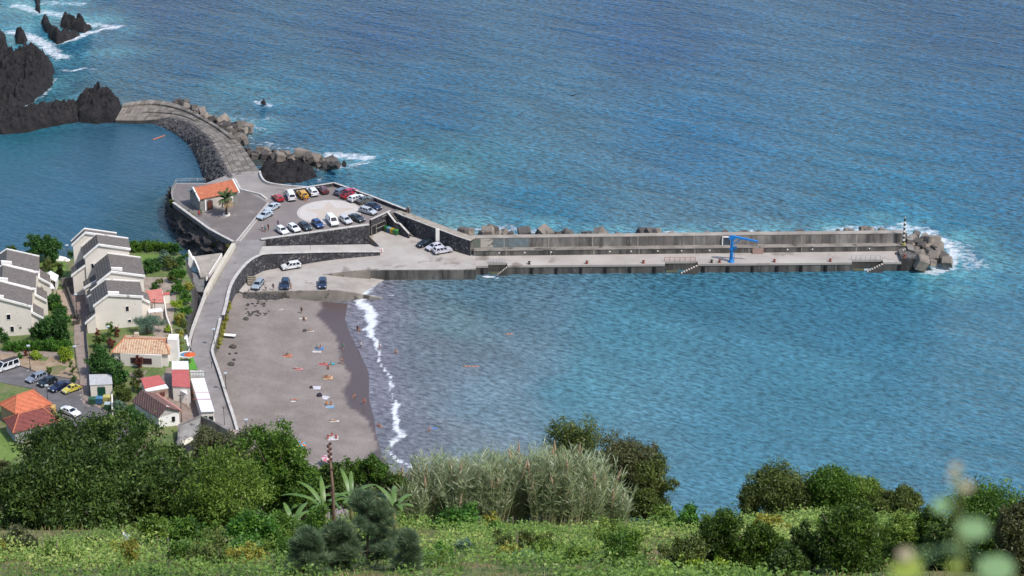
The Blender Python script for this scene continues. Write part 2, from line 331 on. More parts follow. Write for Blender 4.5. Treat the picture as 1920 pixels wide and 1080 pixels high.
def watermat():
    m, N, L, b = newmat('sea_water')
    tc = N.new('ShaderNodeTexCoord')
    at = N.new('ShaderNodeAttribute'); at.attribute_name = 'tint'
    af = N.new('ShaderNodeAttribute'); af.attribute_name = 'foam'
    ac = N.new('ShaderNodeAttribute'); ac.attribute_name = 'calm'
    def noi(scale, sc, rot, det, rg=.6):
        mp = N.new('ShaderNodeMapping'); mp.vector_type = 'TEXTURE'; mp.inputs['Rotation'].default_value = (0, 0, R(rot)); mp.inputs['Scale'].default_value = tuple(1 / q for q in sc); L.new(tc.outputs['Object'], mp.inputs[0])
        n = N.new('ShaderNodeTexNoise'); n.inputs['Scale'].default_value = scale; n.inputs['Detail'].default_value = det; n.inputs['Roughness'].default_value = rg; n.inputs['Distortion'].default_value = .25; L.new(mp.outputs[0], n.inputs['Vector']); return n
    n1 = noi(1.15, (.5, 1.0, 1), -30, 4, .62); n2 = noi(.11, (.35, 1, 1), -34, 4, .65); n3 = noi(1.7, (.5, 1, 1), -24, 4, .7)
    def math_(op, a, b_, c=None):
        q = N.new('ShaderNodeMath'); q.operation = op
        for i, s in enumerate((a, b_, c)):
            if s is None: continue
            if isinstance(s, (int, float)): q.inputs[i].default_value = s
            else: L.new(s, q.inputs[i])
        return q.outputs[0]
    amp = math_('MULTIPLY_ADD', ac.outputs['Fac'], -.8, 1.0)
    hgt = math_('ADD', math_('MULTIPLY', n1.outputs[0], .85), math_('MULTIPLY', n2.outputs[0], 3.0))
    hgt = math_('ADD', hgt, math_('MULTIPLY', n3.outputs[0], .3))
    hgt = math_('MULTIPLY', hgt, amp)
    bp = N.new('ShaderNodeBump'); bp.inputs['Distance'].default_value = 1.0; bp.inputs['Strength'].default_value = .9; L.new(hgt, bp.inputs['Height'])
    # ripples' lit and shaded faces painted into the colour, plus wind streaks, depth mottling
    mr = N.new('ShaderNodeMapRange'); mr.inputs[1].default_value = .3; mr.inputs[2].default_value = .7; mr.inputs[1].default_value = .36; mr.inputs[2].default_value = .64; mr.inputs[3].default_value = .42; mr.inputs[4].default_value = 1.7; L.new(n1.outputs[0], mr.inputs[0])
    mrb = N.new('ShaderNodeMapRange'); mrb.inputs[1].default_value = .3; mrb.inputs[2].default_value = .7; mrb.inputs[3].default_value = .78; mrb.inputs[4].default_value = 1.24; L.new(n2.outputs[0], mrb.inputs[0])
    mf = math_('MULTIPLY', mr.outputs[0], mrb.outputs[0])
    mf = math_('ADD', math_('MULTIPLY', math_('SUBTRACT', mf, 1.0), math_('MULTIPLY_ADD', ac.outputs['Fac'], -.7, 1.0)), 1.0)
    mm = N.new('ShaderNodeVectorMath'); mm.operation = 'SCALE'; L.new(at.outputs['Color'], mm.inputs[0]); L.new(mf, mm.inputs['Scale'])
    nf = noi(.75, (.8, 1, 1), 15, 8, .72)
    fr = N.new('ShaderNodeMapRange'); fr.inputs[1].default_value = 1.72; fr.inputs[2].default_value = 2.3
    L.new(math_('ADD', af.outputs['Fac'], math_('MULTIPLY', nf.outputs[0], 2.4)), fr.inputs[0])
    fm = math_('MULTIPLY', fr.outputs[0], math_('GREATER_THAN', af.outputs['Fac'], .02))
    mx = N.new('ShaderNodeMixRGB'); L.new(fm, mx.inputs[0]); L.new(mm.outputs[0], mx.inputs[1]); mx.inputs[2].default_value = lin((236, 240, 244), .72)
    L.new(mx.outputs[0], b.inputs['Base Color'])
    b.inputs['IOR'].default_value = 1.33; b.inputs['Specular IOR Level'].default_value = .3
    rr = N.new('ShaderNodeMapRange'); rr.inputs[3].default_value = .16; rr.inputs[4].default_value = .8; L.new(fm, rr.inputs[0]); L.new(rr.outputs[0], b.inputs['Roughness'])
    L.new(bp.outputs[0], b.inputs['Normal'])
    return m
WATER = watermat()
xs = np.concatenate([np.linspace(-6000, -260, 12)[:-1], np.linspace(-260, -190, 30)[:-1], np.arange(-190, 190, .75), np.linspace(190, 260, 30), np.linspace(260, 6000, 12)[1:]])
ys = np.concatenate([np.linspace(-200, 330, 8)[:-1], np.arange(330, 740, .8), np.linspace(740, 1000, 40), np.linspace(1000, 9000, 12)[1:]])
zero = lambda X, Y: 0 * X
kind(link('sea', grid_mesh('sea', xs, ys, zero, {'tint': ('FLOAT_COLOR', water_tint), 'foam': ('FLOAT', foam), 'calm': ('FLOAT', calm)}), WATER), 'structure')
# ------------------------------------------------------------------ height functions of the land
def ss(a, b, x): t = np.clip((x - a) / (b - a), 0, 1); return t * t * (3 - 2 * t)
SHORE = [P(*q) for q in [(640, 530), (655, 555), (645, 600), (668, 650), (690, 700), (694, 750), (706, 800), (716, 850), (735, 885), (775, 912), (900, 990)]]
def shore_side(X, Y):        # signed distance inland (positive = left of the waterline)
    d = seg_dist(X, Y, SHORE); poly = SHORE + [(400, 300), (400, 560)]
    return np.where(inside(X, Y, poly), -d, d)
def beachz(X, Y):
    X = np.asarray(X, float); Y = np.asarray(Y, float)
    d = shore_side(X, Y) + 1.2 * (fbm(X * .08, Y * .08, 5) - .5)
    return np.clip(np.where(d > 0, d * .105, d * .12), -4, 3.0) + .12 * (fbm(X * .5, Y * .5, 8) - .5) * (d > 3)
bz = lambda x, y: float(beachz(np.array([x]), np.array([y]))[0])
def GB(px, py): return Gs(px, py, bz)
COAST = [P(*q, 7) for q in [(-420, 500), (0, 480), (45, 472), (125, 484), (200, 462), (225, 454), (325, 454), (345, 478), (352, 505), (362, 530), (362, 560), (350, 612), (352, 650), (356, 665), (372, 700), (392, 770), (408, 800), (440, 830), (470, 860), (560, 940)]] + [(-75, 270), (-500, 270), (-500, 480)]
def landz(X, Y):
    X = np.asarray(X, float); Y = np.asarray(Y, float)
    base = 7 + 2.0 * np.clip((496 - Y) / 87, 0, 1.2)
    d = sdist(X, Y, COAST)
    base = base - ss(-62, -72, X) * 0 - np.clip((X + 70) / 12, 0, 1) * 2.2 * np.clip((470 - Y) / 30, 0, 1)
    d = d + 1.6 * (fbm(X * .3, Y * .3, 12) - .5)
    return np.where(d > 0, base, np.maximum(base + d * 3.0, -3)) + .25 * (fbm(X * .2, Y * .2, 6) - .5)
lz = lambda x, y: float(landz(np.array([x]), np.array([y]))[0])
def G(px, py):
    x, y = P(px, py, 8)
    z = 8.0
    for _ in range(5):
        z = 7 + 2.0 * min(max((496 - y) / 87, 0), 1.2); z -= min(max((x + 70) / 12, 0), 1) * 2.2 * min(max((470 - y) / 30, 0), 1); x, y = P(px, py, z)
    return (x, y, z)
def hillz(X, Y):
    X = np.asarray(X, float); Y = np.asarray(Y, float)
    up = 9 + .51 * (400 - np.minimum(Y, 128)) + 5 * np.clip(1 - Y / 14, 0, 1)
    up = up - np.maximum(Y - 128, 0) * .93 - 4 * ss(128, 150, Y)
    return up + (fbm(X * .12, Y * .12, 20) - .5) * 1.2 * ss(20, 60, Y)
hz = lambda x, y: float(hillz(np.array([x]), np.array([y]))[0])
# sand: dry / wet boundary
DRY = [P(*q, 1.0) for q in [(600, 540), (606, 562), (600, 575), (592, 590), (612, 605), (630, 625), (634, 650), (640, 675), (655, 695), (652, 715), (641, 733), (652, 760), (684, 783), (700, 805), (704, 835), (680, 860), (672, 900), (740, 1000)]]
def wet(X, Y):
    wx = X + 2.6 * (fbm(X * .25, Y * .22, 71) - .5) + .8 * (fbm(X * .9, Y * .7, 72) - .5)
    d = seg_dist(wx, Y, DRY); poly = DRY + [(400, 300), (400, 560)]
    s = np.where(inside(wx, Y, poly), d, -d)
    return np.clip(s / .5 + .5, 0, 1)
def sandmat():
    m, N, L, b = newmat('sand'); tc = N.new('ShaderNodeTexCoord')
    a = N.new('ShaderNodeAttribute'); a.attribute_name = 'wet'
    n = N.new('ShaderNodeTexNoise'); n.inputs['Scale'].default_value = .18; n.inputs['Detail'].default_value = 10; n.inputs['Roughness'].default_value = .65; L.new(tc.outputs['Object'], n.inputs['Vector'])
    r = N.new('ShaderNodeValToRGB'); e = r.color_ramp.elements; e[0].position = .35; e[0].color = lin((140, 128, 120)); e[1].position = .65; e[1].color = lin((164, 152, 144)); L.new(n.outputs[0], r.inputs[0])
    mx = N.new('ShaderNodeMixRGB'); L.new(a.outputs['Fac'], mx.inputs[0]); L.new(r.outputs[0], mx.inputs[1]); mx.inputs[2].default_value = lin((98, 82, 78)); L.new(mx.outputs[0], b.inputs['Base Color'])
    rr = N.new('ShaderNodeMapRange'); rr.inputs[3].default_value = .95; rr.inputs[4].default_value = .38; L.new(a.outputs['Fac'], rr.inputs[0]); L.new(rr.outputs[0], b.inputs['Roughness'])
    n2 = N.new('ShaderNodeTexNoise'); n2.inputs['Scale'].default_value = 1.6; n2.inputs['Detail'].default_value = 8; n2.inputs['Roughness'].default_value = .7; L.new(tc.outputs['Object'], n2.inputs['Vector'])
    ad = N.new('ShaderNodeMath'); ad.operation = 'MULTIPLY_ADD'; ad.inputs[1].default_value = -.9; ad.inputs[2].default_value = 1.0; L.new(a.outputs['Fac'], ad.inputs[0])
    bp = N.new('ShaderNodeBump'); bp.inputs['Distance'].default_value = .3; L.new(ad.outputs[0], bp.inputs['Strength']); L.new(n2.outputs[0], bp.inputs['Height']); L.new(bp.outputs[0], b.inputs['Normal'])
    return m
me = grid_mesh('beach', np.arange(-82, 40, .7), np.arange(300, 486, .7), beachz, {'wet': ('FLOAT', wet)}, keep=lambda X, Y: (beachz(X, Y) > -2.5))
kind(link('beach', me, sandmat()), 'structure')
# village ground
def groundmat():
    m, N, L, b = newmat('village_soil'); tc = N.new('ShaderNodeTexCoord'); b.inputs['Roughness'].default_value = .95
    n = N.new('ShaderNodeTexNoise'); n.inputs['Scale'].default_value = .22; n.inputs['Detail'].default_value = 9; n.inputs['Roughness'].default_value = .7; L.new(tc.outputs['Object'], n.inputs['Vector'])
    r = N.new('ShaderNodeValToRGB'); e = r.color_ramp.elements; e[0].position = .3; e[0].color = lin((84, 104, 58)); e[1].position = .68; e[1].color = lin((150, 130, 104))
    q = e.new(.5); q.color = lin((110, 128, 66)); L.new(n.outputs[0], r.inputs[0])
    ge = N.new('ShaderNodeNewGeometry'); sx = N.new('ShaderNodeSeparateXYZ'); L.new(ge.outputs['Normal'], sx.inputs[0])
    mr = N.new('ShaderNodeMapRange'); mr.inputs[1].default_value = .75; mr.inputs[2].default_value = .9; L.new(sx.outputs[2], mr.inputs[0])
    mx = N.new('ShaderNodeMixRGB'); L.new(mr.outputs[0], mx.inputs[0]); mx.inputs[1].default_value = lin((74, 70, 68)); L.new(r.outputs[0], mx.inputs[2]); L.new(mx.outputs[0], b.inputs['Base Color'])
    n2 = N.new('ShaderNodeTexNoise'); n2.inputs['Scale'].default_value = 1.2; n2.inputs['Detail'].default_value = 6; L.new(tc.outputs['Object'], n2.inputs['Vector'])
    bp = N.new('ShaderNodeBump'); bp.inputs['Distance'].default_value = .5; L.new(n2.outputs[0], bp.inputs['Height']); L.new(bp.outputs[0], b.inputs['Normal'])
    return m
me = grid_mesh('village_ground', np.concatenate([np.arange(-420, -150, 5.0), np.arange(-150, -50, .9)]), np.concatenate([np.arange(270, 380, 4.0), np.arange(380, 512, .9)]), landz, keep=lambda X, Y: landz(X, Y) > -2.5)
kind(link('ground', me, groundmat()), 'structure')
# lower left parking, road and paths: thin sheets on the ground
def sheet(name, px, m, dz=.02, z=None, sub=False):
    pts = [G(*q) if z is None else P3(*q, z) for q in px]
    mb = MB(); mb.prism([(p[0], p[1]) for p in pts], [p[2] + dz - .5 for p in pts], [p[2] + dz for p in pts])
    return kind(mb.build(name, m), 'structure')
ASPH = M((126, 121, 120), (104, 100, 100), .4, bump=.01, name='asphalt', spots=((140, 135, 132), .25, .6))
ASPH2 = M((164, 157, 153), (140, 133, 129), .25, bump=.01, name='worn_asphalt', spots=((128, 122, 118), .22, .6))
YARDM = M((138, 128, 123), (120, 111, 107), .3, bump=.01, name='cobbled_yard', spots=((154, 144, 138), .3, .62))
PALEC = M((205, 197, 187), (182, 173, 163), .22, bump=.02, name='pale_concrete', spots=((150, 140, 130), .3, .64))
PATHM = M((176, 158, 146), (150, 132, 122), .6, bump=.03, name='paving', spots=((130, 116, 106), .6, .62))
DIRT = M((186, 162, 134), (160, 134, 108), .5, bump=.05, name='dry_soil', spots=((124, 120, 76), .6, .6))
LAWN = M((126, 150, 66), (98, 126, 52), .6, bump=.08, bscale=4, name='lawn')
sheet('road', [(-60, 700), (-20, 672), (0, 676), (34, 687), (56, 694), (80, 703), (150, 714), (156, 745), (190, 764), (232, 785), (262, 830), (180, 830), (112, 778), (66, 730), (0, 717), (-60, 710)], ASPH, .08)
sheet('soil_bed', [(-60, 660), (0, 664), (140, 672), (150, 713), (80, 702), (56, 692), (34, 686), (-60, 670)], DIRT, .04)
sheet('footpath', [(-60, 655), (0, 656), (100, 660), (138, 664), (138, 672), (0, 664), (-60, 663)], PATHM, .06)
sheet('footpath', [(136, 590), (142, 600), (160, 600), (166, 660), (168, 700), (167, 742), (168, 764), (155, 757), (151, 714), (144, 676), (139, 640), (139, 610)], PATHM, .1)
sheet('footpath', [(106, 545), (122, 542), (144, 598), (134, 603), (122, 588)], M((196, 174, 152), (176, 152, 130), .6, name='beige_paving'), .1)
sheet('footpath', [(124, 534), (152, 532), (168, 560), (168, 602), (150, 606), (145, 596)], M((158, 136, 126), (134, 114, 106), .6, name='brown_paving'), .08)
sheet('lawn', [(236, 478), (330, 478), (330, 498), (262, 508), (246, 500)], LAWN, .06)
sheet('lawn', [(55, 488), (124, 486), (124, 516), (100, 520), (64, 512)], LAWN, .05)
sheet('lawn', [(-60, 800), (28, 808), (40, 850), (10, 872), (-60, 860)], LAWN, .05)
sheet('footpath', [(262, 520), (328, 520), (330, 560), (322, 620), (300, 640), (262, 600)], M((186, 170, 154), (150, 134, 120), .7, name='patio'), .05)
sheet('footpath', [(240, 700), (318, 690), (345, 690), (390, 790), (350, 810), (330, 800), (290, 750)], M((168, 148, 134), (140, 122, 110), .7, name='lane'), .1)
mbk = MB()
for (a, b) in [((34, 688), (4, 703)), ((55, 694), (22, 711)), ((70, 700), (42, 719)), ((88, 708), (62, 726)), ((106, 716), (82, 733)), ((126, 722), (104, 739)), ((153, 732), (125, 747)), ((154, 740), (136, 750)), ((155, 748), (146, 754))]:
    A, B = G(*a), G(*b); mbk.wall([(A[0], A[1]), (B[0], B[1])], .16, A[2] + .06, A[2] + .094)
kind(mbk.build('road_markings', M((232, 230, 226), (200, 198, 194), 3, name='road_paint')), 'structure')
mk = MB(); kp = [G(*q) for q in [(156, 748), (190, 766), (226, 787)]]; mk.wall([(p[0], p[1]) for p in kp], .5, 7, kp[0][2] + .22)
kp = [G(*q) for q in [(-30, 676), (0, 675), (34, 686), (56, 693), (80, 702), (150, 713), (156, 744)]]; mk.wall([(p[0], p[1]) for p in kp], .25, 7, [p[2] + .2 for p in kp])
kind(mk.build('kerb', M((180, 160, 148), (140, 118, 108), 1.0, name='kerb_stone')), 'structure')
# foreground hillside
def hillmat():
    m, N, L, b = newmat('hillside_soil'); tc = N.new('ShaderNodeTexCoord'); b.inputs['Roughness'].default_value = .95
    n = N.new('ShaderNodeTexNoise'); n.inputs['Scale'].default_value = .35; n.inputs['Detail'].default_value = 10; n.inputs['Roughness'].default_value = .7; L.new(tc.outputs['Object'], n.inputs['Vector'])
    r = N.new('ShaderNodeValToRGB'); e = r.color_ramp.elements; e[0].position = .35; e[0].color = lin((78, 100, 48)); e[1].position = .66; e[1].color = lin((172, 132, 96))
    q = e.new(.5); q.color = lin((118, 130, 66)); L.new(n.outputs[0], r.inputs[0]); L.new(r.outputs[0], b.inputs['Base Color'])
    n2 = N.new('ShaderNodeTexNoise'); n2.inputs['Scale'].default_value = 3; n2.inputs['Detail'].default_value = 8; L.new(tc.outputs['Object'], n2.inputs['Vector'])
    bp = N.new('ShaderNodeBump'); bp.inputs['Distance'].default_value = .3; L.new(n2.outputs[0], bp.inputs['Height']); L.new(bp.outputs[0], b.inputs['Normal'])
    return m
me = grid_mesh('hillside', np.concatenate([np.arange(-400, -60, 6.0), np.arange(-60, 60, .8), np.arange(60, 401, 6.0)]), np.concatenate([np.arange(-30, 60, 2.0), np.arange(60, 150, .8), np.arange(150, 310, 4.0)]), hillz, keep=lambda X, Y: hillz(X, Y) > -4)
kind(link('hillside', me, hillmat()), 'structure')
# ------------------------------------------------------------------ harbour platform, yard, ramp, roads
ZP, ZQ = 6.0, 2.25
PP = lambda l, z: [P(a, b, z) for a, b in l]
plat = PP([(330, 343), (387, 343), (434, 325), (486, 321), (491, 336), (507, 344), (577, 350), (626, 344), (762, 395), (771, 401), (736, 399), (727, 399), (690, 415), (692, 423), (490, 451), (474, 462), (437, 458), (394, 432), (325, 383), (320, 360)], ZP)
kind(MB().prism(plat, -3, ZP).build('harbour_platform', M((172, 163, 156), (150, 142, 136), .2, bump=.01, name='platform_asphalt', spots=((134, 126, 121), .25, .6))), 'structure')
def flat(name, px, z, m, dz=.004, zs=None):
    pts = PP(px, z)
    return kind(MB().prism(pts, z - .3, z + dz).build(name, m), 'structure')
flat('chapel_yard', [(331, 345), (387, 345), (443, 340), (456, 357), (490, 373), (500, 380), (446, 447), (438, 455), (394, 430), (327, 382), (323, 361)], ZP, YARDM, .012)
flat('car_park', [(533, 358), (626, 346), (760, 397), (735, 399), (690, 414), (690, 422), (492, 449), (455, 452), (505, 380)], ZP, M((152, 141, 136), (136, 126, 122), .2, bump=.01, name='car_park_asphalt'), .008)
# mosaic circle with a star
cx, cy = P(617.5, 397.5, ZP)
mb = MB(); mb.lathe([(7.55, -.3), (7.55, .02)], (cx, cy, ZP), 64)
kind(mb.build('paved_circle', M((222, 214, 206), (208, 200, 192), .5, name='pale_mosaic')), 'structure')
mb = MB(); st = []
for i in range(10):
    a = math.pi / 2 + i * math.pi / 5; r = 6.6 if i % 2 == 0 else 2.7; st.append((cx + r * math.cos(a + .1), cy + r * math.sin(a + .1)))
for i in range(10): mb.prism([(cx, cy), st[i], st[(i + 1) % 10]], ZP - .1, ZP + .025)
kind(mb.build('star_paving', M((214, 198, 182), (206, 192, 178), .6, name='tan_mosaic')), 'structure')
mb = MB()
for r0, r1, z in ((7.1, 7.25, .026),):
    n = 64
    for i in range(n):
        a, b_ = 2 * math.pi * i / n, 2 * math.pi * (i + 1) / n
        mb.prism([(cx + r0 * math.cos(a), cy + r0 * math.sin(a)), (cx + r1 * math.cos(a), cy + r1 * math.sin(a)), (cx + r1 * math.cos(b_), cy + r1 * math.sin(b_)), (cx + r0 * math.cos(b_), cy + r0 * math.sin(b_))], ZP - .1, ZP + z)
kind(mb.build('circle_rim', M((196, 182, 168), (190, 176, 162), 1, name='rim_mosaic')), 'structure')
# yard and quay floor
yard = PP([(456, 549), (446, 545), (455, 520), (480, 500), (520, 480), (712, 462), (689, 440), (689, 425), (735, 420), (775, 430), (892, 470), (892, 505.5), (700, 506.5), (640, 511), (604, 514), (604, 547)], ZQ)
kind(MB().prism(yard, -3, ZQ).build('harbour_yard', M((205, 196, 186), (178, 168, 158), .16, bump=.02, name='yard_concrete', spots=((150, 138, 130), .22, .6))), 'structure')
# slipway going down into the water
A, B, C, D = P3(604, 515, ZQ), P3(604, 547, ZQ), P3(718, 560, -1.5), P3(735, 521, -.25)
mb = MB(); mb.prism([p[:2] for p in (B, C, D, A)], -4, [ZQ, -1.5, -.25, ZQ])
kind(mb.build('slipway', M((196, 187, 177), (158, 148, 138), .2, bump=.02, name='slip_concrete', spots=((120, 112, 102), .2, .6))), 'structure')
# ramp and village road
def strip(name, L_, R_, m, dz=0.0, base=None):
    v = []; f = []
    for l, r in zip(L_, R_):
        v += [l, r, (r[0], r[1], (base if base is not None else r[2] - 1.2)), (l[0], l[1], (base if base is not None else l[2] - 1.2))]
    for i in range(len(L_) - 1):
        a, b = 4 * i, 4 * i + 4
        for k in range(4): f.append((a + k, b + k, b + (k + 1) % 4, a + (k + 1) % 4))
    f += [(0, 1, 2, 3), tuple(4 * (len(L_) - 1) + k for k in (3, 2, 1, 0))]
    mb = MB(); mb.add(v, f); return kind(mb.build(name, m), 'structure')
def ipts(px):                      # (px, py, z) list -> 3d, densified with a smooth curve
    P_ = [Vector((a, b, z)) for a, b, z in px]; out = []
    for i in range(len(P_) - 1):
        p0, p1, p2, p3 = P_[max(i - 1, 0)], P_[i], P_[i + 1], P_[min(i + 2, len(P_) - 1)]
        for k in range(6):
            t = k / 6
            out.append(.5 * ((2 * p1) + (-p0 + p2) * t + (2 * p0 - 5 * p1 + 4 * p2 - p3) * t * t + (-p0 + 3 * p1 - 3 * p2 + p3) * t ** 3))
    out.append(P_[-1]); return [P3(*q) for q in out]
RL = [(446, 449, 6.03), (430, 482, 6.03), (411, 520, 5.9), (389, 556, 5.7), (374, 590, 5.5), (362, 630, 5.3), (359, 660, 5.15), (372, 700, 5.0), (386, 740, 4.9), (396, 775, 4.85), (404, 802, 4.8)]
RR = [(498, 451, 6.03), (480, 481, 6.03), (451, 506, 5.9), (432, 538, 5.7), (420, 580, 5.5), (405, 628, 5.3), (398, 662, 5.15), (408, 702, 5.0), (421, 742, 4.9), (433, 775, 4.85), (443, 805, 4.8)]
RLp, RRp = ipts(RL), ipts(RR)
strip('village_road', RLp, RRp, ASPH2, base=0)
ra = [(492, 462, 6.0), (515, 461, 5.6), (560, 460, 4.9), (630, 459, 3.7), (693, 458, 2.6), (714, 468, 2.28)]
rb = [(482, 478, 6.5, 6.0), (505, 473.5, 6.2, 5.75), (560, 472, 5.3, 4.9), (624, 470.5, 4.2, 3.75), (700, 470, 3.3, 2.6), (712, 470, 3.2, 2.3)]
strip('ramp', [P3(*q) for q in ra], [P(q[0], q[1], q[2]) + (q[3],) for q in rb], PALEC, base=-1)
# ------------------------------------------------------------------ walls as things
def wallthing(name, label, px, zb, th=.45, mat=None, cope=True, side=0, group=None, copeth=.12, curve=False):
    """px: (x,y,ztop) of the wall's top in the photograph"""
    pts = ipts(px) if curve else [P3(*q) for q in px]
    c = pts[len(pts) // 2]; zbv = list(zb) if hasattr(zb, '__len__') else [zb] * len(px)
    if curve:
        zz = []
        for i in range(len(px) - 1): zz += [zbv[i] + (zbv[i + 1] - zbv[i]) * k / 6 for k in range(6)]
        zbv = zz + [zbv[-1]]
    t = thing(name, label, 'wall', (c[0], c[1], min(zbv)), 0, group)
    ct = copeth if cope else 0
    MB().wall([p[:2] for p in pts], th, zbv, [p[2] - ct for p in pts], side).build('wall_face', mat or BASALT, t, world=True)
    if cope: MB().wall([p[:2] for p in pts], th + .16, [p[2] - ct for p in pts], [p[2] for p in pts], side).build('coping', COPE, t, world=True)
    return t
wallthing('retaining_wall', 'dark basalt retaining wall with pale coping holding up the car park above the ramp', [(490, 449, 6.4), (590, 435.5, 6.4), (692.5, 421.5, 6.4)], [5, 3, 1.5], .7, side=1)
wallthing('retaining_wall', 'long curved dark basalt wall below the ramp, curving to the beach road', [(415, 590, 5.9), (420, 573, 6.0), (431, 531, 6.3), (457, 495, 6.5), (482, 478, 6.5), (505, 473.5, 6.2), (560, 472, 5.3), (624, 470.5, 4.2), (712, 470, 3.2)], [1, 1, 1, 1, 1, 1, 1, 1, 1], .55, curve=True, side=-1)
wallthing('parapet_wall', 'dark inner-faced parapet with white top along the seaward side of the car park', [(535, 356, 7.0), (580, 349.5, 7.0), (626, 342, 7.0), (694, 366, 7.0), (762, 392.5, 7.0)], 5.5, .4)
wallthing('parapet_wall', 'low kerb wall with a white top between the causeway road and the lava rock', [(487, 320, 6.6), (491, 332, 6.6), (502, 341, 6.6), (530, 346, 6.6), (577, 350, 6.6)], 4, .45, COPE, cope=False, curve=True)
wallthing('parapet_wall', 'white angled parapet between the chapel yard and the causeway road', [(440, 334, 6.8), (451, 354, 6.6), (488, 363, 6.4), (500, 372, 6.25)], 5.5, .35, WHITE)
wallthing('kerb_wall', 'double pale kerb dividing the chapel yard from the car park', [(503, 380, 6.3), (475, 413, 6.3), (443, 452, 6.3)], 5.5, .3, COPE, cope=False)
wallthing('kerb_wall', 'second pale kerb line running beside the parked silver cars', [(507, 382, 6.2), (480, 414, 6.2), (449, 452, 6.2)], 5.5, .2, COPE, cope=False)
wallthing('parapet_wall', 'concrete parapet with a broad top above the lava cliff beside the chapel', [(325, 379, 6.7), (358, 403, 6.7), (392, 428, 6.7)], 5.5, .5, M((150, 143, 136), (120, 114, 108), .8, name='grey_render'), cope=True)
wallthing('parapet_wall', 'stepped white-topped parapet at the lower corner of the chapel yard', [(392, 428, 7.1), (414, 440, 7.0), (437, 452, 6.9)], 5.3, .5, M((150, 143, 136), (120, 114, 108), .8, name='grey_render'))
# road parapets: white/yellowish bridge parapet on the left of the road
wallthing('bridge_parapet', 'broad cream bridge parapet on the left side of the road bend', [(438, 456, 7.1), (428, 472, 7.1), (416, 492, 7.05), (404, 512, 6.9), (393, 532, 6.8), (385, 548, 6.6)], 3, .9, M((232, 224, 206), (212, 200, 176), .8, name='cream_parapet'), cope=False, curve=True)
wallthing('road_wall', 'pale double wall on the village side of the road', [(385, 548, 6.6), (374, 578, 6.4), (360, 617, 6.1), (355, 640, 6.0), (357, 660, 5.9)], 3, .35, CREAM, curve=True)
wallthing('road_wall', 'low concrete parapet between the road and the beach', [(413, 596, 6.0), (407, 622, 5.9), (399, 650, 5.8), (399, 662, 5.7), (412, 700, 5.6), (425, 742, 5.5), (437, 778, 5.4), (445, 806, 5.3)], 1.5, .4, M((140, 132, 124), (104, 98, 92), .8, name='dark_render'), curve=True)
wallthing('road_wall', 'pale kerb wall between the lower road and the white-roofed house', [(376, 694, 5.5), (388, 735, 5.3), (397, 768, 5.3), (404, 798, 5.2)], 3, .3, CREAM, cope=False)
wallthing('yard_wall', 'low concrete wall along the beach edge of the yard and slipway', [(457, 547, 2.6), (500, 546, 2.6), (560, 545, 2.6), (628, 544, 2.6), (650, 546.5, 2.1), (680, 552, 1.0), (718, 559, 0.15)], -1.5, .45, M((176, 166, 154), (136, 126, 116), .3, bump=.03, name='weathered_concrete', spots=((92, 86, 78), .5, .58)), cope=False, curve=True)
wallthing('yard_wall', 'short sloping concrete kerb between the slipway and the pier root', [(618, 513, 2.35), (655, 508.5, 2.7), (694, 505, 2.85)], -1.5, .4, M((176, 166, 154), (136, 126, 116), .3, bump=.03, name='weathered_concrete', spots=((92, 86, 78), .5, .58)), cope=False)
# garage recess and its lintel under the car park
t = thing('garage', 'dark open garage under the car park corner beside the recycling bins', 'garage', P3(708, 437, ZQ))
a, b = P(691, 441, ZQ), P(727, 424, ZQ); dx, dy = b[0] - a[0], b[1] - a[1]; L_ = math.hypot(dx, dy); ux, uy = dx / L_, dy / L_; nx, ny = -uy, ux; a = (a[0] - nx * .75, a[1] - ny * .75)
q = lambda s, d_: (a[0] + ux * s * L_ + nx * d_, a[1] + uy * s * L_ + ny * d_)
MB().wall([q(0, -.02), q(1, -.02)], .25, 4.7, 6.35).build('lintel', BASALT, t, world=True)
MB().wall([q(-.02, -.1), q(1.02, -.1)], .5, 6.35, 6.47).build('coping', COPE, t, world=True)
MB().wall([q(.02, -.04), q(.74, -.04)], .2, 4.45, 4.7).build('beam', CONC, t, world=True)
MB().wall([q(.0, .12), q(1, .12)], .2, ZQ, 4.7).build('recess_shade', DARK, t, world=True)  # dark sheet standing in for the shade inside the open garage
for s0, s1 in ((.0, .03), (.24, .27), (.72, .80), (.97, 1.0)): MB().wall([q(s0, -.06), q(s1, -.06)], .26, ZQ, 4.45).build('post', CONC, t, world=True)
MB().wall([q(.27, -.05), q(.72, -.05)], .06, ZQ + 1.1, ZQ + 1.25).build('rail', M((190, 190, 188), rough=.5), t, world=True)
# stairs by the bins
def stairs(name, label, A, B, width, zt, zb, n, mat, cat='stairs', parent=None):
    t = thing(name, label, cat, (A[0], A[1], zb)) if parent is None else parent
    dx, dy = B[0] - A[0], B[1] - A[1]; L_ = math.hypot(dx, dy); ux, uy = dx / L_, dy / L_; nx, ny = -uy, ux; mb = MB(); tr = MB()
    for i in range(n):
        s0, s1 = L_ * i / n, L_ * (i + 1) / n; z = zt + (zb - zt) * (i + 1) / n
        q = lambda a_, b_, e: [(A[0] + ux * s + nx * o, A[1] + uy * s + ny * o) for s, o in ((a_, e), (b_, e), (b_, width - e), (a_, width - e))]
        mb.prism(q(s0, s1, 0), zb - .3, z - .05); tr.prism(q(s0 + .3 * (s1 - s0), s1, .06), z - .049, z)
    mb.build('flight', M((104, 98, 92), (74, 70, 66), .8, bump=.02, name='shaded_concrete'), t, world=True); kind(tr.build('treads', mat, t, world=True), 'stuff'); return t  # risers and sides coloured dark as in shade, tread tops pale as lit
STEP = M((222, 212, 200), (180, 170, 158), 1.2, bump=.03, name='step_concrete')
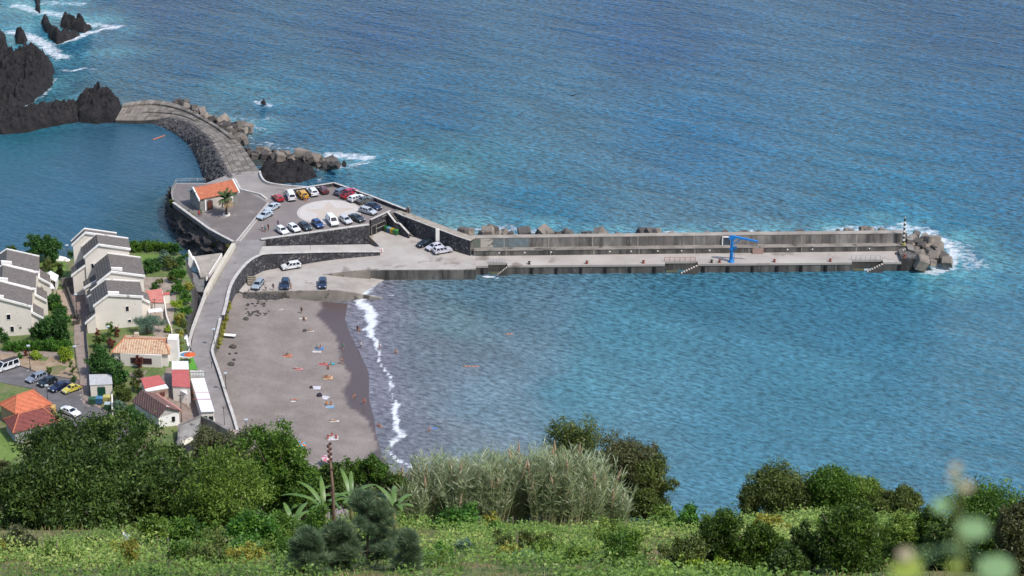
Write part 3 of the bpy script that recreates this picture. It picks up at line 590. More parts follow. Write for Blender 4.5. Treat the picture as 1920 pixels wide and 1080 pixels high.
t = stairs('staircase', 'grey concrete stairs between basalt walls from the car park down to the yard', P(733, 399, ZP), P(774, 445, ZQ), 2.0, 5.9, ZQ, 20, STEP)
MB().wall([P(*p_)[:2] for p_ in [(726.5, 397.5, 6.5), (742, 416, 5.2), (750, 419, 5.0), (767, 438, 3.4)]], .4, -1, [6.45, 5.0, 4.85, 3.3]).build('side_wall', BASALT, t, world=True)
MB().wall([P(*p_)[:2] for p_ in [(726.5, 397.5, 6.5), (742, 416, 5.2), (750, 419, 5.0), (767, 438, 3.4)]], .5, [6.45, 5.0, 4.85, 3.3], [6.6, 5.15, 5.0, 3.45]).build('coping', COPE, t, world=True)
# back wall of the yard, rising to the pier parapet
t = thing('sea_wall', 'dark stone-faced sea wall with a broad concrete top behind the yard cars', 'wall', P3(820, 470, ZQ))
top = [(739, 397.5, 6.3), (755, 405, 6.3), (816, 428, 6.3), (850, 441, 6.15), (881, 451.5, 6.0)]
tp3 = [P3(*q_) for q_ in top]
MB().wall([p[:2] for p in tp3], .5, -1, [p[2] - .1 for p in tp3], 1).build('wall_face', BASALT, t, world=True)
MB().wall([p[:2] for p in tp3], 2.4, [p[2] - .1 for p in tp3], [p[2] for p in tp3], 1).build('walkway', M((190, 176, 160), (158, 146, 132), .5, bump=.03, name='warm_concrete', spots=((130, 120, 108), .6, .6)), t, world=True)
MB().wall([p[:2] for p in tp3], .3, [p[2] for p in tp3], [p[2] + .08 for p in tp3], 1).build('coping', COPE, t, world=True)
MB().wall([(p[0] - .0, p[1] + 1.6) for p in tp3], 1.4, -3, [p[2] - .12 for p in tp3], 1).build('core', CONC, t, world=True)
e = P3(767, 400, 6.3); MB().box((e[0], e[1] + 1.0, 6.8), (.35, 2.3, 1.1), .25).build('end_block', CONC, t, world=True)
e = P3(820.5, 430, 6.35)
MB().box((e[0], e[1] - .05, 5.0), (.9, .3, 2.9)).build('white_panel', WHITE, t, world=True)
for k in (-.38, .38): MB().box((e[0] + k, e[1] - .06, 2.9), (.14, .28, 1.4)).build('panel_leg', WHITE, t, world=True)
# arched openings left of the yard + steps
t = thing('boat_store', 'concrete-framed openings under the road wall beside the wooden steps', 'storage', P3(474, 515, ZQ))
for x0, x1, y0 in ((470.5, 483, 511.5), (460.5, 468, 519)):
    a, b = P3(x0, y0, ZQ), P3(x1, y0 - 5, ZQ)
    MB().wall([(a[0], a[1] - .35), (b[0], b[1] - .35)], .3, ZQ, 5.1).build('opening', M((122, 124, 116), (84, 86, 82), .6), t, world=True)
    for e in (a, b): MB().box((e[0], e[1] - .45, 3.8), (.34, .4, 3.2)).build('post', CREAM, t, world=True)
    MB().wall([(a[0], a[1] - .45), (b[0], b[1] - .45)], .42, 5.1, 5.35).build('lintel', CREAM, t, world=True)
t = stairs('steps', 'broad pale steps under the road wall beside the silver car', P(463, 517, 3.5), P(464, 536, ZQ), 1.9, 3.6, ZQ, 6, M((206, 190, 168), (170, 154, 134), 1.5, name='wood_step'))
# path down to beach
sheet('beach_path', [(448, 545), (457, 549), (449, 575), (440, 602), (432, 600), (436, 575)], M((164, 150, 144), (140, 128, 122), .5, name='path_concrete'), z=1.9)
wallthing('path_kerb', 'thin pale kerb between the beach path and the sand', [(457, 551, 2.2), (450, 575, 2.1), (443, 596, 2.0)], 0, .2, COPE, cope=False)
# ------------------------------------------------------------------ the pier
def concw(name, c, c2, dark):      # weathered concrete with vertical drip stains
    m, N, L, b = newmat(name); b.inputs['Roughness'].default_value = .9; tc = N.new('ShaderNodeTexCoord')
    def noi(sc, s, d):
        mp = N.new('ShaderNodeMapping'); mp.inputs['Scale'].default_value = sc; L.new(tc.outputs['Object'], mp.inputs[0])
        n = N.new('ShaderNodeTexNoise'); n.inputs['Scale'].default_value = s; n.inputs['Detail'].default_value = d; n.inputs['Roughness'].default_value = .65; L.new(mp.outputs[0], n.inputs['Vector']); return n
    n1 = noi((1, 1, .12), .55, 8); n2 = noi((1, 1, 1), .11, 4); n3 = noi((1, 1, .1), 2.2, 6)
    r = N.new('ShaderNodeValToRGB'); e = r.color_ramp.elements; e[0].position = .36; e[0].color = lin(c2); e[1].position = .64; e[1].color = lin(c); L.new(n2.outputs[0], r.inputs[0])
    r1 = N.new('ShaderNodeValToRGB'); r1.color_ramp.elements[0].position = .42; r1.color_ramp.elements[1].position = .62; L.new(n1.outputs[0], r1.inputs[0])
    mx = N.new('ShaderNodeMixRGB'); L.new(r1.outputs[0], mx.inputs[0]); L.new(r.outputs[0], mx.inputs[1]); mx.inputs[2].default_value = lin(dark)
    r3 = N.new('ShaderNodeValToRGB'); r3.color_ramp.elements[0].position = .6; r3.color_ramp.elements[1].position = .74; L.new(n3.outputs[0], r3.inputs[0])
    mx2 = N.new('ShaderNodeMixRGB'); L.new(r3.outputs[0], mx2.inputs[0]); L.new(mx.outputs[0], mx2.inputs[1]); mx2.inputs[2].default_value = lin(tuple(min(255, q + 40) for q in c))
    L.new(mx2.outputs[0], b.inputs['Base Color'])
    bp = N.new('ShaderNodeBump'); bp.inputs['Distance'].default_value = .05; L.new(n3.outputs[0], bp.inputs['Height']); L.new(bp.outputs[0], b.inputs['Normal']); return m
PW1 = concw('parapet_concrete', (176, 170, 162), (128, 121, 115), (92, 87, 83)); PW2 = concw('quay_concrete', (134, 129, 122), (92, 88, 84), (62, 60, 58))
x0p, yq0 = P(889, 500, 2.2); x1p, yq1 = P(1689, 489.5, 2.2); xe = P(1716, 497, 2.2)[0]
pier = thing('pier', 'long grey concrete pier with a two-step sea parapet reaching across the bay', 'pier', (x0p, yq0, 0))
ZD = 2.2
la = P(884, 472, 3.4); lb = P(1692, 459, 3.4)                  # front edge of the ledge
ua = P(882, 455, 6.0); ub = P(1700, 443, 6.0)                  # front top edge of the upper wall
la = (la[0], ); zl = 3.55
LA, LB = P(888, 470, zl), P(1700, 460.5, zl)
# ledge depth 1.6, parapet 1.2 thick
def lerp(a, b, t): return tuple(a[i] + (b[i] - a[i]) * t for i in range(len(a)))
QA, QB = P(889, 498.5, ZD), P(1690, 491.5, ZD)
s1 = [(915, 951), (1246, 1308), (1597, 1656)]                  # stair wells cut into the quay edge (px)
def qat(px): t_ = (px - 889) / (1690 - 889); return lerp(QA, QB, t_)
cuts = [889] + [v for s_ in s1 for v in s_] + [1690]
deckp = []
for i in range(0, len(cuts), 2):
    a, b = qat(cuts[i]), qat(cuts[i + 1]); deckp += [a, b]
    if i + 2 < len(cuts): c_ = qat(cuts[i + 2]); deckp += [(b[0], b[1] + 1.5), (c_[0], c_[1] + 1.5)]
deckp += [(LB[0], LB[1] + .6), (LA[0], LA[1] + .6)]
DECKM = M((206, 196, 186), (178, 168, 158), .12, bump=.02, name='deck_concrete', spots=((150, 138, 126), .18, .6))
MB().prism(deckp, ZD - .5, ZD).build('deck', DECKM, pier, world=True)
MB().prism([(x, y + .12) if i < len(deckp) - 2 else (x, y) for i, (x, y) in enumerate(deckp)], -4, ZD - .502).build('quay_wall', PW2, pier, world=True)
MB().prism([LA, LB, (LB[0], LB[1] + 4), (LA[0], LA[1] + 4)], -4, zl - .1).build('ledge_wall', PW2, pier, world=True)
MB().prism([(LA[0], LA[1] - .1), (LB[0], LB[1] - .1), (LB[0], LB[1] + 2), (LA[0], LA[1] + 2)], zl - .098, zl).build('ledge_top', CONC, pier, world=True)
UA, UB = P(884, 464.5, zl), P(1700, 455, zl)
MB().prism([UA, UB, (UB[0], UB[1] + 1.6), (UA[0], UA[1] + 1.6)], 0, 5.85).build('parapet', PW1, pier, world=True)
MB().prism([(UA[0], UA[1] - .06), (UB[0], UB[1] - .06), (UB[0], UB[1] + 1.7), (UA[0], UA[1] + 1.7)], 5.852, 5.98).build('parapet_top', M((186, 176, 162), (150, 140, 128), .3, bump=.02, name='parapet_cap'), pier, world=True)
for px_ in (945, 1028, 1110, 1195, 1300, 1402, 1502, 1605):    # expansion joints
    t_ = (px_ - 884) / 816; u = lerp(UA, UB, t_); l = lerp(LA, LB, t_)
    MB().box((u[0], u[1] + .01, 4.7), (.18, .08, 2.3)).build('joint', M((196, 186, 172), (176, 166, 152), 1), pier, world=True)
    MB().box((l[0], l[1] + .01, 2.85), (.16, .08, 1.2)).build('joint', M((196, 186, 172), (176, 166, 152), 1), pier, world=True)
for px_ in list(range(905, 1690, 46)):
    if any(a - 8 < px_ < b + 8 for a, b in s1): continue
    q_ = qat(px_); MB().box((q_[0], q_[1] + .02, .75), (.5, .35, 1.9)).build('fender', M((36, 36, 38), (24, 24, 26), 2), pier, world=True)
for px_ in (932, 980, 1030, 1140, 1180, 1230, 1275, 1328, 1475, 1522, 1630):    # small round wall lamps
    t_ = (px_ - 884) / 816; l = lerp(LA, LB, t_); MB().box((l[0], l[1] - .05, 2.95), (.3, .1, .26)).build('wall_lamp', WHITE, pier, world=True)
def painted(px0, px1, c, c2, w='u', z0=3.6, z1=5.8):
    a = lerp(UA, UB, (px0 - 884) / 816); b = lerp(UA, UB, (px1 - 884) / 816)
    MB().wall([(a[0], a[1] - .012), (b[0], b[1] - .012)], .03, z0, z1).build('mural', M(c, c2, .9, name='faded_mural', spots=((120, 120, 116), 1.2, .58)), pier, world=True)
painted(887, 900, (140, 146, 134), (112, 118, 108)); painted(901, 924, (214, 206, 192), (196, 186, 170)); painted(925, 991, (132, 150, 156), (116, 120, 118))
# stair wells with steps
for i, (a, b) in enumerate(s1):
    A_, B_ = qat(b), qat(a); back = MB()
    c_ = qat(a)
    stairs('x', '', (A_[0], A_[1] + .15), (qat(a + (b - a) * .42)[0], A_[1] + .15), 1.0, ZD, -.1, 8, STEP, parent=pier)
    p_ = qat(a + 4); MB().box((p_[0] + 1.2, p_[1] + .75, .0), (2.6, 1.2, .3)).build('landing', M((98, 100, 72), (74, 78, 62), 1.2, name='algae_concrete'), pier, world=True)
    rc = (M((200, 120, 70), (150, 80, 50), 3, name='rusty_rail') if i == 1 else M((190, 190, 190), rough=.5))
    mb = MB(); y_ = c_[1] + 1.62; mb.tube([(c_[0], y_, ZD + 1), (A_[0] - .5, y_, ZD + 1)], .05); mb.tube([(c_[0], y_, ZD + .55), (A_[0] - .5, y_, ZD + .55)], .04)
    for k in range(7): xx = c_[0] + (A_[0] - .5 - c_[0]) * k / 6; mb.tube([(xx, y_, ZD), (xx, y_, ZD + 1)], .05)
    mb.build('railing', rc, pier, world=True)
# steps up to the ledge near the head, head block, frame, brick patch
h = P(1682, 474, ZD); stairs('x', '', (h[0] + 1.9, h[1]), (h[0] - .6, h[1]), 1.2, zl, ZD, 7, STEP, parent=pier)
EB = P(1690, 491.5, ZD)
MB().prism([EB, (xe + .8, EB[1] - .2), (xe + .8, EB[1] + 4.6), (LB[0] - .3, LB[1] + .3), (EB[0], LB[1] - 1)], -4, 3.1).build('head_block', PW2, pier, world=True)
MB().prism([(LB[0], LB[1] - 2.2), (xe + .6, LB[1] - 3.4), (xe + .6, LB[1] + 1.2), (LB[0], LB[1] + 2.5)], 3.1, 3.6).build('head_step', CONC, pier, world=True)
MB().prism([(UB[0] + .02, UB[1] - .9), (UB[0] + 1.2, UB[1] - 1.3), (UB[0] + 1.6, UB[1] + 1.6), (UB[0] + .02, UB[1] + 1.6)], 0, 4.7).build('head_wall', CONC, pier, world=True)
f_ = lerp(UA, UB, (1361 - 884) / 816); yy = f_[1] - .25
mb = MB()
for dx, dz, sx, sz in ((-.95, 0, .24, 2.0), (.95, 0, .24, 2.0), (0, .98, 2.1, .26)): mb.box((f_[0] + dx, yy, 4.6 + dz), (sx, .3, sz))
mb.build('doorway_frame', WHITE, pier, world=True)
MB().box((f_[0], yy + .08, 4.5), (1.6, .1, 1.75)).build('doorway', M((88, 100, 116), (66, 76, 90), .8), pier, world=True)
l_ = lerp(LA, LB, (1419 - 884) / 816); mb = MB()
for k in range(4): mb.box((l_[0], l_[1] - .12 * (4 - k) / 2, ZD + .15 + .3 * k), (2.5, .24 * (4 - k), .26))
mb.build('brick_steps', M((196, 168, 156), (164, 130, 118), 3, name='worn_brick'), pier, world=True)
# rust streak on the deck and bollards
BOL = MB(); BOL.lathe([(.3, 0), (.3, .06), (.17, .1), (.16, .38), (.28, .46), (.28, .56), (.1, .6)], n=10); bolm = BOL.mesh('bollard', True)
RUST = M((170, 74, 50), (104, 52, 44), 3, name='rusty_iron'); BLK = M((66, 58, 56), (44, 40, 40), 3, name='black_iron')
for i, (px_, c_, w_) in enumerate([(992, BLK, 'black iron mooring bollard nearest the yard on the pier edge'), (1100, RUST, 'rusty mooring bollard below the long wall between the first and second quay steps'), (1206, RUST, 'red rusty mooring bollard just left of the middle quay steps'),
                         (1334, BLK, 'black mooring bollard just right of the middle quay steps'), (1349, RUST, 'small rust bollard immediately left of the blue crane'), (1452, RUST, 'dark red mooring bollard between the crane and the last quay steps'), (1557, RUST, 'bright red mooring bollard left of the last quay steps'), (1696, RUST, 'orange bollard on the corner of the pier head')]):
    p_ = qat(px_); me_ = bolm.copy(); o = link('bollard', me_, c_); o.location = (p_[0], p_[1] + .7, ZD if px_ < 1680 else 3.1)
    o.scale = (1.2, 1.2, 1.2); tag(o, w_, 'bollard', 'mooring bollards on the pier')
# blue crane
c_ = P3(1371, 491, ZD); BLUE = M((40, 146, 226), (30, 128, 208), 1, rough=.45, name='blue_paint')
cr = thing('harbour_crane', 'bright blue jib crane standing on the pier deck', 'crane', c_)
MB().lathe([(.75, 0), (.75, .12), (.42, .8), (.36, 3.2), (.34, 5.7)], n=14).build('mast', BLUE, cr)
MB().lathe([(.55, 3.0), (.55, 3.3), (.4, 3.35)], n=14).build('collar', BLUE, cr)
mb = MB(); mb.box((.0, 0, 5.9), (1.5, .8, .55)); mb.build('slew_head', BLUE, cr)
mb = MB(); mb.add(*(lambda v: (v, [(0, 1, 2, 3), (4, 7, 6, 5), (0, 4, 5, 1), (1, 5, 6, 2), (2, 6, 7, 3), (3, 7, 4, 0)]))([(-.3, -.28, 6.15), (5.9, -.6, 5.0), (5.9, -.6, 5.3), (-.3, -.28, 6.6), (-.3, .28, 6.15), (5.9, -.2, 5.0), (5.9, -.2, 5.3), (-.3, .28, 6.6)])); mb.build('jib', BLUE, cr)
MB().tube([(.35, 0, 4.4), (2.0, -.2, 5.75)], .12).build('strut', BLUE, cr)
mb = MB(); mb.box((.75, -.3, 3.6), (.7, .5, .7)); mb.build('winch', M((60, 130, 180), (44, 100, 150), 2, rough=.5), cr)
mb = MB(); mb.tube([(5.6, -.4, 5.0), (5.6, -.4, 4.3)], .04); mb.box((5.6, -.4, 4.2), (.2, .2, .3)); mb.build('hook', DARK, cr)
mb = MB()
for k in range(9): mb.tube([(.62, -.2, .3 + .4 * k), (.62, .2, .3 + .4 * k)], .03)
for s_ in (-.2, .2): mb.tube([(.62, s_, 0), (.62, s_, 3.4)], .035)
mb.build('ladder', BLUE, cr)
# striped harbour light
c_ = P3(1693.5, 459, 3.6); lt = thing('harbour_light', 'thin striped black and white light column at the pier head', 'beacon', (c_[0], c_[1], 3.6))
MB().lathe([(.55, 0), (.55, .5), (.3, .5)], n=12).build('base', M((190, 176, 110), (160, 148, 96), 1), lt)
zz = .5; nb = 11; hh = 5.9 / nb
for i in range(nb): MB().lathe([(.24, zz + .001), (.24, zz + hh)], n=12).build('band', WHITE if i % 2 else M((24, 54, 44), (18, 40, 36), 1, rough=.5, name='dark_green_paint'), lt); zz += hh
MB().lathe([(.12, zz), (.16, zz + .12), (.16, zz + .45), (.05, zz + .6)], n=10).build('lantern', M((210, 220, 214), rough=.2), lt)
MB().tube([(0, 0, zz + .5), (0, 0, zz + 1.0)], .03).build('rod', DARK, lt)
# ------------------------------------------------------------------ breakwater causeway
INN = [(432, 333), (420, 312), (412, 292), (402, 275), (390, 258), (374, 243), (355, 231), (325, 222), (290, 224), (255, 226), (216, 225)]
OUT = [(488, 323), (472, 300), (460, 282), (450, 268), (432, 254), (412, 240), (388, 226), (360, 210), (325, 196), (285, 190), (232, 196)]
zs = [6.0, 5.9, 5.7, 5.4, 5.1, 4.7, 4.3, 3.9, 3.4, 3.0, 2.6]
zin = [6.0, 5.9, 5.7, 5.4, 4.9, 4.2, 3.1, 2.0, 1.2, .9, .9]
I3 = ipts([(a, b, z) for (a, b), z in zip(INN, zin)]); O3 = ipts([(a, b, z) for (a, b), z in zip(OUT, zs)])
bw = thing('causeway', 'curving causeway of weathered stone slabs joining the platform to the lava rock', 'breakwater', (I3[30][0], I3[30][1], 0))
mats = [M((150, 140, 128), (116, 108, 100), .5, bump=.05, name='slab_a', spots=((172, 162, 150), .7, .6)), M((164, 154, 142), (128, 120, 110), .6, bump=.05, name='slab_b'), M((134, 124, 112), (104, 96, 88), .5, bump=.05, name='slab_c', spots=((88, 82, 72), .7, .58))]
slabs = [MB(), MB(), MB()]; r_ = random.Random(3)
core = MB(); nI = len(I3)
for i in range(nI - 1):
    core.prism([I3[i][:2], I3[i + 1][:2], O3[i + 1][:2], O3[i][:2]], -3, [I3[i][2] - .12, I3[i + 1][2] - .12, O3[i + 1][2] - .12, O3[i][2] - .12])
    nc = 5
    for k in range(nc):
        t0, t1 = k / nc + .006, (k + 1) / nc - .006
        a0, a1 = lerp(I3[i], O3[i], t0), lerp(I3[i], O3[i], t1); b0, b1 = lerp(I3[i + 1], O3[i + 1], t0), lerp(I3[i + 1], O3[i + 1], t1)
        g = .04; a0_, b0_ = lerp(a0, b0, g), lerp(a0, b0, 1 - g); a1_, b1_ = lerp(a1, b1, g), lerp(a1, b1, 1 - g)
        lift = (-.5 if k == 0 and i > 40 else 0) * 0 + (0.45 if k == 4 and 20 < i else 0) + (0.3 if k == 2 and 36 < i < 54 else 0)
        slabs[r_.randrange(3)].prism([q[:2] for q in (a0_, b0_, b1_, a1_)], [q[2] - .4 for q in (a0_, b0_, b1_, a1_)], [q[2] + lift + r_.uniform(-.03, .03) for q in (a0_, b0_, b1_, a1_)])
core.build('core', M((92, 86, 80), (66, 62, 58), .8, bump=.1), bw, world=True)
for s_, m_ in zip(slabs, mats): kind(s_.build('paving_slabs', m_, bw, world=True), 'stuff')
# rock helper: a rough heightfield mass
def rockmat(c1=(26, 25, 28), c2=(56, 52, 53), brown=(88, 72, 64)):
    key = ('rock', c1, c2, brown)
    if key in MC: return MC[key]
    m, N, L, b = newmat('lava_rock'); b.inputs['Roughness'].default_value = .95; tc = N.new('ShaderNodeTexCoord')
    n = N.new('ShaderNodeTexNoise'); n.inputs['Scale'].default_value = .5; n.inputs['Detail'].default_value = 10; n.inputs['Roughness'].default_value = .72; L.new(tc.outputs['Object'], n.inputs['Vector'])
    r = N.new('ShaderNodeValToRGB'); e = r.color_ramp.elements; e[0].position = .36; e[0].color = lin(c1); e[1].position = .58; e[1].color = lin(c2); q = e.new(.7); q.color = lin(brown); L.new(n.outputs[0], r.inputs[0]); L.new(r.outputs[0], b.inputs['Base Color'])
    n2 = N.new('ShaderNodeTexNoise'); n2.inputs['Scale'].default_value = 1.4; n2.inputs['Detail'].default_value = 8; n2.inputs['Roughness'].default_value = .7; L.new(tc.outputs['Object'], n2.inputs['Vector'])
    bp = N.new('ShaderNodeBump'); bp.inputs['Distance'].default_value = 1.1; L.new(n2.outputs[0], bp.inputs['Height']); L.new(bp.outputs[0], b.inputs['Normal'])
    MC[key] = m; return m
def rockmass(name, label, poly, h, steep=3.0, res=.32, seed=1, mat=None, cat='rock', rough=1.0, hf=None):
    pts = [P(a, b, 0) for a, b in poly]; xs_ = [p[0] for p in pts]; ys_ = [p[1] for p in pts]
    def zf(X, Y):
        wx = X + 1.6 * (fbm(X * .4, Y * .4, seed) - .5); wy = Y + 1.6 * (fbm(X * .4, Y * .4, seed + 5) - .5)
        d = sdist(wx, wy, pts); t_ = np.clip(d / steep, 0, 1) ** .5
        hh_ = h if hf is None else hf(X, Y)
        rn = 1 - np.abs(2 * fbm(X * .35, Y * .3, seed + 9, 5) - 1)
        z = t_ * hh_ * (.5 + .62 * rn) + rough * (1 - np.abs(2 * vn(X * .8, Y * .7, seed + 3) - 1) - .5) * t_ * 1.9 + rough * 1.1 * (vn(X * 1.9, Y * 1.6, seed + 4) - .5) * t_ + rough * 1.3 * (fbm(X * 1.3, Y * 1.3, seed + 6, 4) - .47) * t_
        return np.where(d > 0, z, np.maximum(d * 2, -2.5))
    me_ = grid_mesh(name, np.arange(min(xs_) - 3, max(xs_) + 3, res), np.arange(min(ys_) - 3, max(ys_) + 3, res), zf, keep=lambda X, Y: sdist(X, Y, pts) > -1.8, smooth=False)
    return tag(link(name, me_, mat or rockmat()), label, cat, None)
rockmass('lava_headland', 'large dark lava headland at the left edge of the sea', [(-60, 245), (-60, 85), (8, 70), (14, 100), (30, 118), (44, 104), (66, 108), (98, 125), (100, 160), (70, 185), (25, 212), (0, 222)], 4.2, 2.6, seed=4, rough=1.5)
rockmass('lava_ridge', 'low dark lava ridge closing the natural pool on the left', [(-60, 228), (0, 222), (40, 214), (100, 210), (150, 200), (160, 215), (150, 228), (100, 236), (45, 250), (-60, 254)], 3.0, 2.2, seed=14)
rockmass('lava_outcrop', 'tall rounded dark lava outcrop at the end of the slab causeway', [(140, 205), (170, 190), (215, 193), (228, 207), (226, 222), (214, 230), (180, 232), (150, 229), (136, 220)], 4.7, 3.0, seed=24, rough=1.3)
rockmass('sea_rock', 'long wet lava rock with green tips among the surf', [(82, 36), (92, 45), (98, 60), (118, 72), (150, 66), (128, 76), (105, 84), (92, 70), (84, 56), (78, 44)], 3.4, 1.8, seed=34)
rockmass('sea_rock', 'broad dark rock in the surf right of the long wet rock', [(115, 42), (135, 38), (150, 50), (172, 54), (160, 62), (130, 56), (114, 50)], 2.6, 1.6, seed=44)
rockmass('sea_rock', 'thin spiky rock at the very top edge of the surf', [(62, -6), (74, -4), (74, 12), (72, 26), (66, 20), (66, 6)], 2.2, 1.2, seed=54)
rockmass('sea_rock', 'small dark rock just off the top of the lava headland', [(26, 68), (40, 66), (52, 78), (48, 84), (32, 82)], 3.0, 1.4, seed=64)
rockmass('sea_rock', 'tiny rock with a green top beside the broad surf rock', [(142, 34), (156, 38), (158, 44), (146, 43)], 1.7, .9, seed=66)
rockmass('sea_rock', 'lone small rock with white water offshore of the causeway', [(489, 191), (497, 192), (498, 197), (490, 197)], 1.2, .8, seed=74)
rockmass('lava_apron', 'smooth dark lava apron between the causeway boulders and the car park', [(485, 318), (500, 305), (560, 303), (590, 318), (592, 332), (560, 342), (515, 345), (492, 340)], 2.0, 2.4, seed=84, rough=.8)
rockmass('lava_islet', 'dark rock just beyond the boulder spit in the white surf', [(640, 305), (648, 305), (650, 313), (641, 313)], 1.2, .8, seed=75)
# cliff below the chapel yard
t = thing('chapel_cliff', 'dark lava cliff with yellow-green scrub below the chapel yard', 'cliff', P3(370, 460, 0))
cl = [P(a, b, ZP) for a, b in [(330, 338), (315, 360), (319, 388), (388, 439), (431, 466), (444, 476)]]
n = 60; m_ = 16; v = []; ff = []
def alongpl(pts, t_):
    L_ = [math.dist(pts[i], pts[i + 1]) for i in range(len(pts) - 1)]; s = t_ * sum(L_)
    for i, l in enumerate(L_):
        if s <= l or i == len(L_) - 1: return lerp(pts[i], pts[i + 1], s / l)
        s -= l
foot = [P(a, b, -1) for a, b in [(312, 345), (306, 392), (312, 436), (330, 470), (372, 500), (420, 500)]]
for i in range(n + 1):
    a = alongpl(cl, i / n); b = alongpl(foot, i / n)
    for k in range(m_ + 1):
        s = k / m_; x, y = lerp(a, b, s ** 1.3); z = ZP - .1 - 7.2 * s ** .8
        nn = (float(vn(i * .35, k * .5, 3)) - .5) * 1.6 * min(1, s * 4) + (float(vn(i * .9, k * 1.2, 9)) - .5) * .9 * min(1, s * 4)
        v.append((x - nn, y - nn * .8, z + nn * .4 * (s > .1)))
for i in range(n):
    for k in range(m_): q0 = i * (m_ + 1) + k; ff.append((q0, q0 + 1, q0 + m_ + 2, q0 + m_ + 1))
MB().add(v, ff).build('rock_face', rockmat((66, 60, 60), (98, 90, 86), (120, 108, 92)), t, world=True)
# individual blocks
def rockblock(c, s, seed, mat, name, label, group, flatten=1.0, cub=True, cat='rock'):
    r = random.Random(seed); bm = bmesh.new()
    if cub:
        bmesh.ops.create_cube(bm, size=1)
        for v_ in bm.verts: v_.co *= 1 + r.uniform(-.1, .1)
        bmesh.ops.bevel(bm, geom=bm.edges[:], offset=r.uniform(.05, .14), segments=1, affect='EDGES')
        for v_ in bm.verts: v_.co += Vector((r.uniform(-.04, .04), r.uniform(-.04, .04), r.uniform(-.05, .05)))
    else:
        bmesh.ops.create_icosphere(bm, subdivisions=2, radius=.6)
        for v_ in bm.verts: v_.co *= 1 + r.uniform(-.16, .12)
    me_ = bpy.data.meshes.new(name); bm.to_mesh(me_); bm.free()
    o = link(name, me_, mat); o.location = c; o.rotation_euler = (r.uniform(-.5, .5), r.uniform(-.5, .5), r.uniform(0, 3.1)); o.scale = (s, s * r.uniform(.8, 1.15), s * flatten * r.uniform(.75, 1.0))
    return tag(o, label, cat, group)
BLK1 = M((172, 158, 142), (116, 106, 97), .8, bump=.15, name='block_a', spots=((182, 166, 148), 1.0, .6)); BLK2 = M((124, 115, 106), (80, 74, 69), .8, bump=.15, name='block_b'); BLK3 = M((100, 92, 86), (64, 59, 57), .8, bump=.15, name='block_c')
BM_ = [BLK1, BLK2, BLK3]; r_ = random.Random(11)
def scatter_line(px, n, zr, sr, jit, group, label, off=0):
    for i in range(n):
        t_ = (i + r_.uniform(.1, .9)) / n; a, b = alongpl(px, t_)
        z = r_.uniform(*zr); x, y = P(a + r_.gauss(0, jit), b + r_.gauss(0, jit * .45), z); s = r_.uniform(*sr)
        rockblock((x, y, z), s, off + i, BM_[r_.randrange(3)], 'armour_block', label, group)
scatter_line([(330, 190), (350, 196), (375, 210), (405, 225), (430, 238), (455, 246), (468, 240)], 44, (1.2, 3.2), (1.0, 1.9), 4, 'armour blocks along the outer edge of the causeway', 'brown-grey armour block tumbled along the seaward edge of the causeway', 100)
scatter_line([(414, 236), (435, 244), (448, 258), (456, 266)], 22, (1.0, 3.0), (1.1, 2.2), 5, 'armour blocks along the outer edge of the causeway', 'brown-grey armour block tumbled along the seaward edge of the causeway', 140)
scatter_line([(462, 285), (490, 290), (520, 292), (560, 296), (600, 302), (628, 306)], 80, (.9, 3.2), (1.0, 2.1), 7, 'boulders on the spit beside the causeway', 'pale brown boulder piled on the spit beside the causeway', 200)
for i, (a, b, z, s) in enumerate([(418, 225, 3.2, 3.2), (447, 238, 2.2, 3.0), (462, 240, 1.8, 2.6), (449, 262, 1.8, 3.0), (566, 291, 2.6, 3.4), (574, 297, 2.4, 3.0), (592, 300, 1.8, 2.8), (622, 306, 1.2, 2.8), (493, 283, 2.2, 2.6)]):
    rockblock(P3(a, b, z), s, 300 + i, BM_[i % 2], 'large_boulder', ['huge square boulder on the causeway edge above the surf', 'large boulder at the seaward tip of the causeway blocks', 'outermost boulder of the causeway blocks', 'flat pale boulder closest to the causeway slabs', 'tallest tilted boulder on the spit', 'dark tilted boulder leaning against the tallest one', 'pale boulder right of the tall pair on the spit', 'last big boulder at the tip of the spit', 'pale boulder at the root of the spit'][i], None, 1)
piers = [(868, 436, 4), (880, 433, 3.2), (915, 436, 4.4), (923, 432, 4.0), (935, 440, 2.6), (945, 438, 3), (985, 438, 4.2), (1020, 436, 4.4), (1028, 437, 3.6), (1065, 440, 3.4), (1124, 438, 3.6), (1134, 438, 2.2), (1218, 436, 3.4), (1228, 434, 3.2), (1385, 441, 3), (1395, 440, 3), (1592, 434, 3), (1618, 430, 3.2), (1626, 432, 2.4), (1655, 435, 2.8), (1335, 441, 2.4), (1345, 442, 2.4)]
for i, (a, b, s) in enumerate(piers):
    rockblock(P3(a, b + 1, 3.0 if s > 3.5 else 2.6), s * .68, 400 + i, BLK1 if i % 3 else BLK2, 'concrete_block', 'tan cube block showing above the pier parapet from the sea side', 'concrete blocks behind the pier parapet')
head = [(1713, 447, 2.4), (1722, 455, 2.6), (1735, 449, 2.8), (1748, 452, 3.8), (1730, 462, 2.6), (1715, 468, 2.4), (1724, 478, 3.0), (1741, 474, 3.0), (1752, 482, 3.6), (1762, 472, 2.4), (1768, 484, 3.0), (1776, 491, 2.8), (1728, 492, 3.4), (1712, 482, 2.4), (1738, 463, 2.4), (1758, 462, 2.8), (1718, 440, 2.0), (1746, 493, 2.4), (1707, 460, 2.2), (1733, 484, 2.4)]
for i, (a, b, s) in enumerate(head):
    rockblock(P3(a, b, 1.7 + .5 * (i % 3 == 0)), s * .8, 460 + i, [BLK1, BLK2, BLK1][i % 3], 'concrete_block', 'weathered tan concrete cube heaped at the pier head', 'concrete cubes at the pier head')
